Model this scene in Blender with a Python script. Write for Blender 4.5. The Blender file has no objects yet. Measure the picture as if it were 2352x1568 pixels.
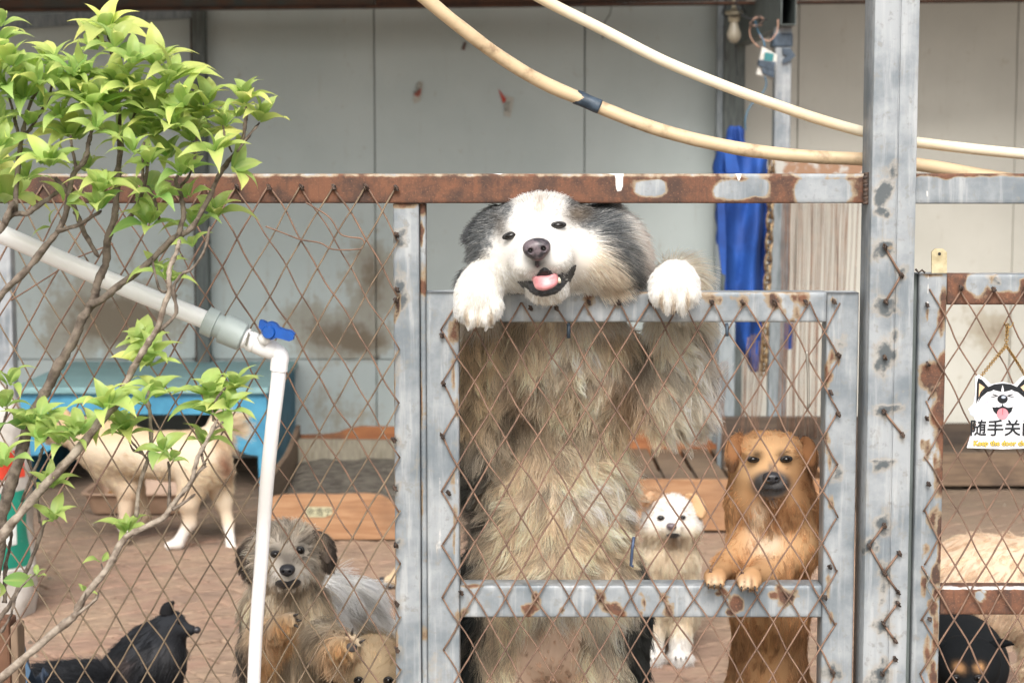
import bpy, math, random
import numpy as np
from mathutils import Vector, Matrix, Quaternion
from mathutils.bvhtree import BVHTree
from mathutils.kdtree import KDTree
from mathutils.geometry import tessellate_polygon
R = math.radians
random.seed(5); rng = np.random.default_rng(5)
scene = bpy.context.scene
COL = scene.collection
# ------------------------------------------------------------- camera, world, sun, exposure
CAM_Y, CAM_Z, FOC, PITCH = -3.0, 1.41, 4200.0, math.atan(399/4200)   # picture units: a 2352 x 1568 frame
cam = bpy.data.objects.new('camera', bpy.data.cameras.new('camera')); COL.objects.link(cam)
cam.location = (0, CAM_Y, CAM_Z); cam.rotation_euler = (math.pi/2-PITCH, 0, 0)
cam.data.sensor_width = 36; cam.data.lens = 36*FOC/2352
cam.data.clip_start = .05; cam.data.clip_end = 500
cam.data.dof.use_dof = True; cam.data.dof.focus_distance = 2.95; cam.data.dof.aperture_fstop = 8.0
scene.camera = cam
SUN_EL, SUN_AZ = R(46), R(184)
w = bpy.data.worlds.new("World"); scene.world = w; w.use_nodes = True
wn = w.node_tree; bg = wn.nodes['Background']
sky = wn.nodes.new('ShaderNodeTexSky'); sky.sky_type = 'NISHITA'; sky.sun_disc = False
sky.sun_elevation = SUN_EL; sky.sun_rotation = SUN_AZ; sky.air_density = 1.0; sky.dust_density = 6.0; sky.ozone_density = 1.0
hs = wn.nodes.new('ShaderNodeHueSaturation'); hs.inputs['Saturation'].default_value = .28   # an overcast sky has little blue
wn.links.new(sky.outputs[0], hs.inputs['Color']); wn.links.new(hs.outputs[0], bg.inputs[0])
bg.inputs[1].default_value = .14
sd = bpy.data.lights.new('sun', 'SUN'); sun = bpy.data.objects.new('sun', sd); COL.objects.link(sun)
sd.energy = 1.5; sd.angle = R(28); sd.color = (1.0, .955, .9)
sv = Vector((math.sin(SUN_AZ)*math.cos(SUN_EL), math.cos(SUN_AZ)*math.cos(SUN_EL), math.sin(SUN_EL)))
sun.rotation_euler = (-sv).to_track_quat('-Z', 'Y').to_euler()
vs = scene.view_settings; vs.view_transform = 'Standard'; vs.look = 'None'; vs.gamma = 1; vs.use_curve_mapping = False
vs.exposure = .66
# ------------------------------------------------------------- placing helpers
cp, sp = math.cos(PITCH), math.sin(PITCH)
def pt(px, py, Y):
    u, v = (px-1176)/FOC, (784-py)/FOC
    d = (u, cp+v*sp, -sp+v*cp); t = (Y-CAM_Y)/d[1]
    return Vector((d[0]*t, Y, CAM_Z+d[2]*t))
def gpt(px, py):
    u, v = (px-1176)/FOC, (784-py)/FOC
    d = (u, cp+v*sp, -sp+v*cp); t = CAM_Z/(-d[2])
    return Vector((d[0]*t, CAM_Y+d[1]*t, 0))
def proj(v):
    v = np.asarray(v, dtype=float); y = v[..., 1]-CAM_Y; z = v[..., 2]-CAM_Z
    f = y*cp - z*sp
    return 1176+FOC*v[..., 0]/f, 784-FOC*(y*sp+z*cp)/f
def mp(Y): return (Y-CAM_Y)/FOC         # metres per picture unit at depth Y
def c(r, g, b):
    f = lambda x: x/12.92 if x <= .04045 else ((x+.055)/1.055)**2.4
    return (f(r/255), f(g/255), f(b/255))
def sm(a, b, x): 
    t = np.clip((x-a)/(b-a), 0, 1); return t*t*(3-2*t)
def vnoise(p, s, seed=0):
    q = np.asarray(p)*s; o = seed*7.31
    a = np.sin(q[..., 0]*1.7+q[..., 2]*2.3+o)+np.sin(q[..., 1]*2.9-q[..., 0]*1.3+o*1.7)+np.sin(q[..., 2]*3.1+q[..., 1]*1.1+o*2.3)
    b = np.sin(q[..., 0]*4.1-q[..., 2]*3.7+o*.7+a)+np.sin(q[..., 2]*5.3+q[..., 1]*4.7+o*3.1)
    return (a+.7*b)/4.4
# ------------------------------------------------------------- materials
def nodes(name):
    m = bpy.data.materials.new(name); m.use_nodes = True
    nt = m.node_tree; b = nt.nodes['Principled BSDF']
    def N(t, **k):
        n = nt.nodes.new('ShaderNode'+t)
        for a, v in k.items():
            if a.startswith('i_'):
                key = a[2:]; n.inputs[int(key) if key.isdigit() else key.replace('_', ' ')].default_value = v
            else: setattr(n, a, v)
        return n
    L = nt.links.new
    return m, nt, b, N, L
def mixc(N, L, fac, a, b_):
    n = N('Mix', data_type='RGBA')
    for s, v in ((0, fac), (6, a), (7, b_)):
        if hasattr(v, 'links'): L(v, n.inputs[s])
        elif s: n.inputs[s].default_value = (*v, 1)
        else: n.inputs[s].default_value = v
    return n.outputs[2]
def noise(N, L, scale, detail=6, rough=.6, vec=None, dist=0):
    n = N('TexNoise'); n.inputs['Scale'].default_value = scale; n.inputs['Detail'].default_value = detail
    n.inputs['Roughness'].default_value = rough; n.inputs['Distortion'].default_value = dist
    if vec is not None: L(vec, n.inputs['Vector'])
    return n.outputs['Fac']
def coords(N, L, scale=(1, 1, 1), rot=(0, 0, 0), kind='Object'):
    t = N('TexCoord'); mpg = N('Mapping'); mpg.inputs['Scale'].default_value = scale; mpg.inputs['Rotation'].default_value = rot
    L(t.outputs[kind], mpg.inputs[0]); return mpg.outputs[0]
def ramp(N, L, x, a, b_, lo=0, hi=1):
    n = N('MapRange'); n.interpolation_type = 'SMOOTHSTEP'
    L(x, n.inputs['Value']); n.inputs['From Min'].default_value = a; n.inputs['From Max'].default_value = b_
    n.inputs['To Min'].default_value = lo; n.inputs['To Max'].default_value = hi
    return n.outputs[0]
def math_(N, L, op, a, b_):
    n = N('Math', operation=op)
    for i, v in enumerate((a, b_)):
        if hasattr(v, 'links'): L(v, n.inputs[i])
        else: n.inputs[i].default_value = v
    return n.outputs[0]
def attr(N, name):
    n = N('Attribute', attribute_name=name); return n
def bump(N, L, b, h, s=.3, d=.01):
    n = N('Bump'); n.inputs['Strength'].default_value = s; n.inputs['Distance'].default_value = d
    L(h, n.inputs['Height']); L(n.outputs[0], b.inputs['Normal'])
def simple(name, col, rough=.6, var=.25, scale=20, bmp=.2, metal=0, scl=(1, 1, 1), col2=None, spec=.5, bd=.002, thr=(.35, .7)):
    m, nt, b, N, L = nodes(name)
    v = coords(N, L, scl); n = noise(N, L, scale, vec=v)
    c2 = col2 or tuple(x*(1-var) for x in col)
    L(mixc(N, L, ramp(N, L, n, *thr), col, c2), b.inputs['Base Color'])
    b.inputs['Roughness'].default_value = rough; b.inputs['Metallic'].default_value = metal
    b.inputs['Specular IOR Level'].default_value = spec
    if bmp: bump(N, L, b, n, bmp, bd)
    return m
def steel(name, rustbase):
    """galvanised steel; point masks rust, burn, white live on the bars"""
    m, nt, b, N, L = nodes(name)
    v = coords(N, L); vst = coords(N, L, (14, 14, 1.2))
    n1 = noise(N, L, 9, vec=v); n2 = noise(N, L, 60, vec=v); n3 = noise(N, L, 4, vec=vst); nf = noise(N, L, 300, 3, vec=v)
    g = mixc(N, L, ramp(N, L, n1, .35, .65), c(112, 120, 126), c(156, 160, 163))
    g = mixc(N, L, ramp(N, L, n3, .48, .7, 0, .5), g, c(188, 189, 189))
    g = mixc(N, L, ramp(N, L, n2, .55, .7, 0, .7), g, c(106, 116, 122))
    n4 = noise(N, L, 22, 8, .75, coords(N, L, (3, 3, .5))); g = mixc(N, L, ramp(N, L, n4, .55, .68, 0, .5), g, c(140, 136, 128))
    bur = attr(N, 'burn').outputs['Fac']
    bw = math_(N, L, 'ADD', math_(N, L, 'MULTIPLY', bur, 1.2), math_(N, L, 'MULTIPLY', math_(N, L, 'SUBTRACT', n2, .5), 1.7))
    halo = ramp(N, L, bw, .05, .5, 0, .6)
    g = mixc(N, L, halo, g, c(158, 150, 138))
    g = mixc(N, L, ramp(N, L, bw, .4, .95, 0, .85), g, c(62, 72, 78))
    ru = attr(N, 'rust').outputs['Fac']
    nr = noise(N, L, 38, 5, .55, v); nb = noise(N, L, 13, 6, .7, v)
    rw = math_(N, L, 'ADD', ru, math_(N, L, 'MULTIPLY', math_(N, L, 'SUBTRACT', nr, .5), .8))
    rw = math_(N, L, 'ADD', rw, math_(N, L, 'MULTIPLY', math_(N, L, 'SUBTRACT', nb, .5), .7))
    rw = math_(N, L, 'ADD', rw, rustbase)
    rf = ramp(N, L, rw, .47, .66)
    edge = ramp(N, L, rw, .34, .52)
    nr2 = noise(N, L, 14, 8, .7, v)
    rc = mixc(N, L, ramp(N, L, nr2, .4, .6), c(72, 54, 46), c(114, 76, 56))
    rc = mixc(N, L, ramp(N, L, n3, .5, .7, 0, .6), rc, c(66, 50, 44))
    rc = mixc(N, L, ramp(N, L, n2, .55, .75, 0, .6), rc, c(64, 48, 42))
    rc = mixc(N, L, ramp(N, L, nf, .56, .7, 0, .6), rc, c(142, 100, 76))
    col = mixc(N, L, edge, g, c(146, 128, 104)); col = mixc(N, L, rf, col, rc)
    wh = attr(N, 'white').outputs['Fac']
    ww = math_(N, L, 'ADD', wh, math_(N, L, 'MULTIPLY', math_(N, L, 'SUBTRACT', n2, .5), .5))
    col = mixc(N, L, ramp(N, L, ww, .45, .6), col, c(215, 210, 205))
    L(col, b.inputs['Base Color'])
    L(ramp(N, L, rf, 0, 1, .48, .85), b.inputs['Roughness'])
    L(ramp(N, L, rf, 0, 1, .1, 0), b.inputs['Metallic'])
    h = math_(N, L, 'ADD', math_(N, L, 'MULTIPLY', nf, .35), math_(N, L, 'MULTIPLY', math_(N, L, 'MULTIPLY', nr2, rf), 1.2))
    h = math_(N, L, 'ADD', h, math_(N, L, 'MULTIPLY', ramp(N, L, bw, .4, .8), 1.0))
    bump(N, L, b, h, .35, .0015)
    return m
M = {}
M['galv'] = steel('galvanised_steel', 0.0)
M['wire'] = simple('rusty_wire', c(134, 106, 88), .8, col2=c(96, 76, 64), scale=30, bmp=.4)
M['wire_low'] = simple('olive_wire', c(134, 116, 94), .75, col2=c(96, 80, 66), scale=30, bmp=.4)
M['tie'] = simple('pale_wire', c(170, 165, 155), .4, metal=.6)
M['bark'] = simple('bark', c(122, 110, 98), .9, col2=c(72, 62, 54), scale=70, bmp=.9, bd=.004)
M['bark2'] = simple('bark_pale', c(158, 146, 132), .9, col2=c(98, 84, 72), scale=60, bmp=1, bd=.005)
M['pvc'] = simple('white_pvc', c(240, 239, 239), .3, var=.1, scale=4, bmp=.05, col2=c(226, 221, 218))
M['coupling'] = simple('grey_fitting', c(172, 182, 180), .45, var=.12, scale=30, bmp=.1)
M['valve'] = simple('blue_plastic', c(22, 84, 168), .35, var=.25, scale=40, bmp=.1)
M['hose_cream'] = simple('cream_conduit', c(228, 218, 194), .4, col2=c(216, 194, 160), scale=6, bmp=.1, scl=(1, 1, 1))
M['hose_tan'] = simple('tan_conduit', c(202, 178, 144), .5, col2=c(112, 86, 64), scale=20, bmp=.4, thr=(.5, .78))
M['tape'] = simple('black_tape', c(44, 56, 68), .45, col2=c(66, 80, 94), scale=60, bmp=.6)
M['cloth'] = simple('blue_cloth', c(28, 78, 158), .75, col2=c(20, 56, 122), scale=6, bmp=.2, bd=.01)
M['cream_plastic'] = simple('cream_plastic', c(205, 196, 170), .5)
M['dark'] = simple('dark_rubber', (.012, .012, .013), .7)
M['chain'] = simple('chain_steel', c(168, 146, 112), .35, metal=.7, col2=c(110, 84, 60), scale=60)
M['gold'] = simple('brass_chain', c(178, 146, 92), .35, metal=.8, col2=c(120, 92, 58), scale=120)
M['weld'] = simple('weld_bead', c(84, 66, 54), .7, col2=c(52, 46, 44), scale=120, bmp=.8)
def wood(name, c1, c2, c3):
    m, nt, b, N, L = nodes(name)
    v = coords(N, L, (2, 18, 26)); v2 = coords(N, L)
    n = noise(N, L, 2.2, 8, .65, v, .6); n2 = noise(N, L, 3.5, 6, .6, v2)
    k = mixc(N, L, ramp(N, L, n, .35, .65), c1, c2); k = mixc(N, L, ramp(N, L, n2, .5, .72, 0, .75), k, c3)
    L(k, b.inputs['Base Color']); b.inputs['Roughness'].default_value = .7; bump(N, L, b, n, .35, .004)
    return m
M['wood'] = wood('orange_wood', c(166, 128, 94), c(146, 106, 74), c(122, 90, 66))
M['wood_or'] = wood('varnished_wood', c(160, 104, 62), c(134, 82, 48), c(84, 60, 44))
M['wood_old'] = wood('grimy_wood', c(120, 100, 80), c(96, 78, 62), c(72, 60, 50))
M['wood_dark'] = wood('dark_wood', c(82, 68, 55), c(62, 50, 40), c(48, 40, 34))
M['bench_top'] = simple('worn_teal_paint', c(142, 180, 182), .5, col2=c(116, 156, 160), scale=7, bmp=.1, scl=(1, 6, 6))
M['bench'] = simple('blue_paint', c(84, 160, 192), .45, col2=c(64, 134, 168), scale=8, bmp=.15)
M['bench_side'] = simple('dark_blue_paint', c(44, 112, 138), .6, col2=c(32, 86, 104), scale=9, bmp=.2)  # darker blue than the front apron, for both side panels
M['roof'] = simple('roof_sheet', c(86, 92, 90), .7)
M['beam'] = simple('painted_beam', c(62, 68, 64), .7, col2=c(84, 58, 42), scale=6)
M['beam_rust'] = simple('rusty_beam', c(82, 54, 38), .8, col2=c(52, 40, 34), scale=12)
M['steel_plain'] = simple('dull_steel', c(146, 154, 158), .5, metal=.25, col2=c(112, 122, 126), scale=12, scl=(8, 8, 1))
M['steel_dark'] = simple('dark_steel', c(104, 112, 110), .6, metal=.1, col2=c(78, 84, 82), scale=10, scl=(8, 8, 1))
M['post_brown'] = simple('brown_post', c(112, 80, 60), .8, col2=c(84, 52, 40), scale=10)
M['tray'] = simple('pink_brown_plastic', c(164, 136, 114), .5, col2=c(140, 114, 94), scale=8)
M['kibble'] = simple('dog_food', c(150, 104, 52), .9, col2=c(110, 72, 36), scale=120, bmp=1, bd=.01)
M['bulb'] = simple('dusty_glass', c(176, 168, 150), .35, var=.15)
M['plastic_white'] = simple('white_plastic', c(205, 203, 196), .5, col2=c(170, 166, 158), scale=20)
M['teal'] = simple('teal_board', c(48, 120, 124), .4)
M['wire_blue'] = simple('blue_cable', c(70, 120, 150), .5)
M['wire_pink'] = simple('pink_cable', c(190, 150, 128), .5)
M['bag_navy'] = simple('navy_bag', c(38, 52, 70), .6, col2=c(24, 30, 38), scale=10)
M['bag_blue'] = simple('bluegrey_panel', c(70, 98, 124), .6)
M['mat_fabric'] = simple('filthy_mat', c(104, 98, 88), .95, col2=c(66, 60, 54), scale=22, bmp=1, bd=.02, scl=(1, 3, 1))
M['board_pale'] = simple('pale_board', c(140, 134, 118), .8, col2=c(116, 108, 92), scale=16, scl=(6, 1, 1))
M['sticker'] = simple('sticker_paper', c(182, 178, 146), .7, var=.1)
M['ink'] = simple('sticker_ink', c(66, 64, 54), .7)
def wallmat(name, c1, c2):
    m, nt, b, N, L = nodes(name)
    v = coords(N, L); vs_ = coords(N, L, (5, 5, .35))
    n = noise(N, L, 2.2, 5, .55, v); nst = noise(N, L, 5, 8, .75, vs_); nf = noise(N, L, 16, 8, .72, v)
    k = mixc(N, L, ramp(N, L, n, .3, .7), c1, c2)
    k = mixc(N, L, ramp(N, L, nst, .56, .8, 0, .35), k, c(150, 142, 126))
    sp_ = noise(N, L, 90, 2, .5, v)
    k = mixc(N, L, ramp(N, L, sp_, .74, .78, 0, .6), k, c(62, 58, 52))
    st = attr(N, 'stain').outputs['Fac']
    sw = math_(N, L, 'ADD', math_(N, L, 'MULTIPLY', st, 1.15), math_(N, L, 'MULTIPLY', math_(N, L, 'SUBTRACT', nf, .5), 1.2))
    sw = math_(N, L, 'ADD', sw, math_(N, L, 'MULTIPLY', math_(N, L, 'SUBTRACT', nst, .5), .6))
    k = mixc(N, L, ramp(N, L, sw, .12, .4, 0, .65), k, c(150, 138, 116))
    k = mixc(N, L, ramp(N, L, sw, .42, .9, 0, .85), k, c(116, 100, 78))
    L(k, b.inputs['Base Color']); b.inputs['Roughness'].default_value = .55; bump(N, L, b, nf, .06, .003)
    return m
M['wall'] = wallmat('grey_panel', c(194, 204, 202), c(184, 195, 193))
M['wall_beige'] = wallmat('beige_panel', c(192, 190, 180), c(182, 180, 170))
def brickmat():
    m, nt, b, N, L = nodes('clay_paver')
    v = coords(N, L, kind='Object'); g = N('NewGeometry').outputs['Position']; oi = N('ObjectInfo')
    n = noise(N, L, 3.2, 8, .65, g); n2 = noise(N, L, 24, 8, .7, g); vd = N('Mapping'); vd.inputs['Scale'].default_value = (5, 16, 5); vd.inputs['Rotation'].default_value = (0, 0, R(-35)); L(g, vd.inputs[0])
    n3 = noise(N, L, 2.4, 7, .7, vd.outputs[0], .4)
    k = mixc(N, L, oi.outputs['Random'], c(172, 138, 118), c(158, 132, 114))
    k = mixc(N, L, ramp(N, L, n, .38, .62, 0, .9), k, c(176, 150, 126))
    k = mixc(N, L, ramp(N, L, n2, .52, .7, 0, .6), k, c(182, 160, 136))
    k = mixc(N, L, ramp(N, L, n3, .48, .66, 0, .65), k, c(112, 92, 76))
    sep = N('SeparateXYZ'); L(g, sep.inputs[0])
    far = ramp(N, L, math_(N, L, 'ADD', sep.outputs[1], n), 3.9, 5.2, 0, .75)       # paver colour turns greyer and darker towards the wall
    k = mixc(N, L, far, k, c(112, 98, 82))
    L(k, b.inputs['Base Color']); b.inputs['Roughness'].default_value = .85
    h = math_(N, L, 'ADD', n2, math_(N, L, 'MULTIPLY', n3, 1.5)); bump(N, L, b, h, 1, .014)
    return m
M['brick'] = brickmat()
M['dirt'] = simple('packed_dirt', c(138, 112, 90), .95, col2=c(106, 86, 68), scale=6, bmp=.6, bd=.01)
M['ground'] = simple('concrete_ground', c(150, 142, 130), .9, col2=c(120, 112, 100), scale=3, bmp=.3)
def leafmat(name, c1, c2):
    m, nt, b, N, L = nodes(name)
    oi = N('ObjectInfo'); t = attr(N, 'along').outputs['Fac']; mid = attr(N, 'rib').outputs['Fac']
    v = coords(N, L); n = noise(N, L, 8, vec=v)
    k = mixc(N, L, t, c1, c2); k2 = N('Mix', data_type='RGBA', blend_type='MULTIPLY'); k2.inputs[0].default_value = 1
    L(k, k2.inputs[6]); L(oi.outputs['Color'], k2.inputs[7]); k = k2.outputs[2]
    k = mixc(N, L, ramp(N, L, mid, .0, 1, 0, .5), k, c(196, 208, 120))
    L(k, b.inputs['Base Color']); b.inputs['Roughness'].default_value = .42; b.inputs['Specular IOR Level'].default_value = .45
    tr = N('BsdfTranslucent'); L(k, tr.inputs[0]); mx = N('MixShader'); mx.inputs[0].default_value = .5
    out = nt.nodes['Material Output']; L(b.outputs[0], mx.inputs[1]); L(tr.outputs[0], mx.inputs[2]); L(mx.outputs[0], out.inputs[0])
    bump(N, L, b, mid, .4, .001)
    return m
M['leaf'] = leafmat('leaf', c(152, 186, 108), c(212, 220, 144))
def furmat():
    m, nt, b, N, L = nodes('fur')
    a = attr(N, 'col').outputs['Color']
    L(a, b.inputs['Base Color']); b.inputs['Roughness'].default_value = .6; b.inputs['Specular IOR Level'].default_value = .3
    tr = N('BsdfTranslucent'); L(a, tr.inputs[0]); mx = N('MixShader'); mx.inputs[0].default_value = .42
    out = nt.nodes['Material Output']; L(b.outputs[0], mx.inputs[1]); L(tr.outputs[0], mx.inputs[2]); L(mx.outputs[0], out.inputs[0])
    return m
M['fur'] = furmat()
m, nt, b, N, L = nodes('skin'); L(attr(N, 'col').outputs['Color'], b.inputs['Base Color']); b.inputs['Roughness'].default_value = .9; b.inputs['Specular IOR Level'].default_value = .1; M['skin'] = m
m, nt, b, N, L = nodes('eye'); b.inputs['Base Color'].default_value = (.006, .004, .003, 1); b.inputs['Roughness'].default_value = .07; b.inputs['Specular IOR Level'].default_value = .5; M['eye'] = m
M['lid'] = simple('eyelid_skin', (.012, .011, .011), .5, bmp=0)
M['nose'] = simple('nose_leather', (.02, .02, .024), .38, col2=(.035, .033, .036), scale=300, bmp=.6, bd=.0008)
M['nose_pink'] = simple('mottled_nose', c(106, 94, 98), .4, col2=c(50, 47, 52), scale=55, bmp=.35, bd=.0006, thr=(.4, .6))
M['lip'] = simple('lip', (.014, .016, .019), .36, col2=(.05, .05, .055), scale=190, bmp=1, bd=.003)
M['mouth'] = simple('mouth_shade', (.02, .012, .012), .4)
M['tongue'] = simple('tongue', c(226, 158, 160), .35, col2=c(205, 132, 138), scale=120, bmp=.25, bd=.0008)
M['tooth'] = simple('tooth', c(236, 228, 205), .3)
M['claw'] = simple('claw', c(60, 54, 50), .4)
M['pad'] = simple('paw_pad', c(70, 66, 66), .6)
# ------------------------------------------------------------- mesh helpers
def link(o, parent=None, loc=None):
    COL.objects.link(o)
    if parent is not None:
        o.parent = parent; o.matrix_parent_inverse = Matrix.Translation(-parent.location)
    return o
def mesh(name, V, F, mat=None, parent=None, attrs=None, smooth=True):
    me = bpy.data.meshes.new(name)
    V = np.asarray(V, dtype=np.float32)
    if isinstance(F, np.ndarray) and F.ndim == 2:
        k = F.shape[1]; me.vertices.add(len(V)); me.vertices.foreach_set('co', V.ravel())
        me.loops.add(F.size); me.loops.foreach_set('vertex_index', F.ravel().astype(np.int32))
        me.polygons.add(len(F)); me.polygons.foreach_set('loop_start', np.arange(0, F.size, k, dtype=np.int32))
        me.update(calc_edges=True)
    else:
        me.from_pydata([tuple(map(float, v)) for v in V], [], [tuple(map(int, f)) for f in F]); me.update()
    if smooth: me.polygons.foreach_set('use_smooth', np.ones(len(me.polygons), dtype=bool))
    for an, arr in (attrs or {}).items():
        arr = np.asarray(arr, dtype=np.float32)
        if arr.ndim == 1: a = me.attributes.new(an, 'FLOAT', 'POINT'); a.data.foreach_set('value', arr)
        else:
            a = me.attributes.new(an, 'FLOAT_COLOR', 'POINT'); a.data.foreach_set('color', np.c_[arr, np.ones(len(arr))].astype(np.float32).ravel())
    if mat: me.materials.append(mat)
    return link(bpy.data.objects.new(name, me), parent)
def tag(o, label, cat, group=None, kind=None):
    if label: o['label'] = label
    if cat: o['category'] = cat
    if group: o['group'] = group
    if kind: o['kind'] = kind
    return o
def thing(name, loc, label, cat, group=None):
    o = bpy.data.objects.new(name, None); COL.objects.link(o); o.location = loc; o.empty_display_size = .1
    return tag(o, label, cat, group)
class MB:
    def __init__(s): s.V = []; s.F = []
    def add(s, V, F):
        n = len(s.V); s.V += [tuple(map(float, v)) for v in V]; s.F += [tuple(int(i)+n for i in f) for f in F]; return s
    def box(s, x0, x1, y0, y1, z0, z1):
        V = [(x, y, z) for x in (x0, x1) for y in (y0, y1) for z in (z0, z1)]
        return s.add(V, [(0, 1, 3, 2), (4, 6, 7, 5), (0, 4, 5, 1), (2, 3, 7, 6), (0, 2, 6, 4), (1, 5, 7, 3)])
    def hexa(s, P8):   # 4 bottom then 4 top
        return s.add(P8, [(0, 3, 2, 1), (4, 5, 6, 7), (0, 1, 5, 4), (1, 2, 6, 5), (2, 3, 7, 6), (3, 0, 4, 7)])
    def tube(s, pts, r, sides=8):
        V, F = tube(pts, r, sides); return s.add(V, F)
    def build(s, name, mat, parent=None, smooth=False, bevel=0, attrs=None):
        o = mesh(name, s.V, s.F, mat, parent, attrs, smooth)
        if bevel:
            md = o.modifiers.new('edge', 'BEVEL'); md.width = bevel; md.segments = 2; md.limit_method = 'ANGLE'
        return o
def tube(pts, r, sides=8, flat=None):
    P = np.array([tuple(p) for p in pts], dtype=float); n = len(P)
    r = np.full(n, r) if np.isscalar(r) else np.asarray(r, dtype=float)
    T = np.gradient(P, axis=0); T /= np.linalg.norm(T, axis=1)[:, None]+1e-12
    u = np.cross(T[0], (0, 1, 0)); 
    if np.linalg.norm(u) < .1: u = np.cross(T[0], (1, 0, 0))
    u /= np.linalg.norm(u); V = []
    a = np.arange(sides)*2*math.pi/sides
    for i in range(n):
        u = u-T[i]*np.dot(u, T[i]); u /= np.linalg.norm(u); v = np.cross(T[i], u)
        V.append(P[i]+r[i]*(np.cos(a)[:, None]*u+np.sin(a)[:, None]*v))
    V = np.concatenate(V); F = []
    for i in range(n-1):
        for j in range(sides):
            k = (j+1) % sides; F.append((i*sides+j, (i+1)*sides+j, (i+1)*sides+k, i*sides+k))
    F.append(tuple(range(sides))); F.append(tuple(range((n-1)*sides+sides-1, (n-1)*sides-1, -1)))
    return V, F
def spline(P, n):
    """Catmull-Rom through rows of P (any width)"""
    P = np.asarray(P, dtype=float); Q = np.vstack([2*P[0]-P[1], P, 2*P[-1]-P[-2]]); out = []
    segs = len(P)-1
    for t in np.linspace(0, segs-1e-9, n):
        i = int(t); f = t-i; a, b_, c_, d = Q[i], Q[i+1], Q[i+2], Q[i+3]
        out.append(.5*((2*b_)+(-a+c_)*f+(2*a-5*b_+4*c_-d)*f*f+(-a+3*b_-3*c_+d)*f**3))
    return np.array(out)
def plate(name, pts, thick, mat, parent, smooth=False):
    """flat polygon (list of world points in one plane facing -Y) with thickness towards +Y"""
    n = len(pts); tri = tessellate_polygon([[Vector(p) for p in pts]])
    V = [tuple(p) for p in pts]+[(p[0], p[1]+thick, p[2]) for p in pts]
    F = [tuple(t) for t in tri]+[tuple(i+n for i in reversed(t)) for t in tri]+[(i, (i+1) % n, (i+1) % n+n, i+n) for i in range(n)]
    return mesh(name, V, F, mat, parent, smooth=smooth)
def blob(px, py, blobs):
    v = np.zeros_like(px); g_ = random.Random(int(sum(b[0] for b in blobs))); more = []
    for (x, y, rx, ry, s) in blobs:
        if rx < 40 and ry < 100:
            for _ in range(3): more.append((x+g_.uniform(-1.1, 1.1)*rx, y+g_.uniform(-1.1, 1.1)*ry, rx*g_.uniform(.3, .6), ry*g_.uniform(.3, .7), s*g_.uniform(.7, 1)))
    blobs = [(x, y, rx*.85, ry*.9, s) for (x, y, rx, ry, s) in blobs]+more
    for (x, y, rx, ry, s) in blobs: v = np.maximum(v, s*np.exp(-(((px-x)/rx)**2+((py-y)/ry)**2)**1.0*.7))
    return v
def bar(name, x0, x1, y0, y1, z0, z1, mat, parent, rust=None, burn=None, white=None, step=.006, rb=.003):
    """rectangular steel tube running along its longest side, with point masks for its stains and pale top edges"""
    ax = 0 if x1-x0 > z1-z0 else 2
    a0, a1 = (x0, x1) if ax == 0 else (z0, z1); b0, b1 = (z0, z1) if ax == 0 else (x0, x1)
    nb = max(2, int((b1-b0)/step)); sec = []
    fr = np.linspace(b0+rb, b1-rb, nb+1)
    for i, f in enumerate(fr): sec.append((y0, f))
    sec += [(y0+rb*.3, b1-rb*.3), (y0+rb, b1), (y1-rb, b1), (y1-rb*.3, b1-rb*.3), (y1, b1-rb), (y1, b0+rb), (y1-rb*.3, b0+rb*.3), (y1-rb, b0), (y0+rb, b0), (y0+rb*.3, b0+rb*.3)]
    sec = np.array(sec); na = max(2, int((a1-a0)/step)); m_ = len(sec)
    A = np.linspace(a0, a1, na+1)
    V = np.zeros((na+1, m_, 3)); V[:, :, 1] = sec[None, :, 0]; V[:, :, ax] = A[:, None]; V[:, :, 2-ax] = sec[None, :, 1]
    V = V.reshape(-1, 3)
    i, j = np.meshgrid(np.arange(na), np.arange(m_), indexing='ij'); k = (j+1) % m_
    F = np.stack([i*m_+j, i*m_+k, (i+1)*m_+k, (i+1)*m_+j], -1).reshape(-1, 4)
    if ax == 0: F = F[:, ::-1]
    F = [tuple(f) for f in F]+[tuple(range(m_)), tuple(range(na*m_+m_-1, na*m_-1, -1))]
    px, py = proj(V); at = {}
    for nm, fn in (('rust', rust), ('burn', burn), ('white', white)):
        if fn is None: at[nm] = np.zeros(len(V))
        elif callable(fn): at[nm] = fn(px, py, V)
        else: at[nm] = blob(px, py, fn)
    return mesh(name, V, F, mat, parent, at, smooth=True)
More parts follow.
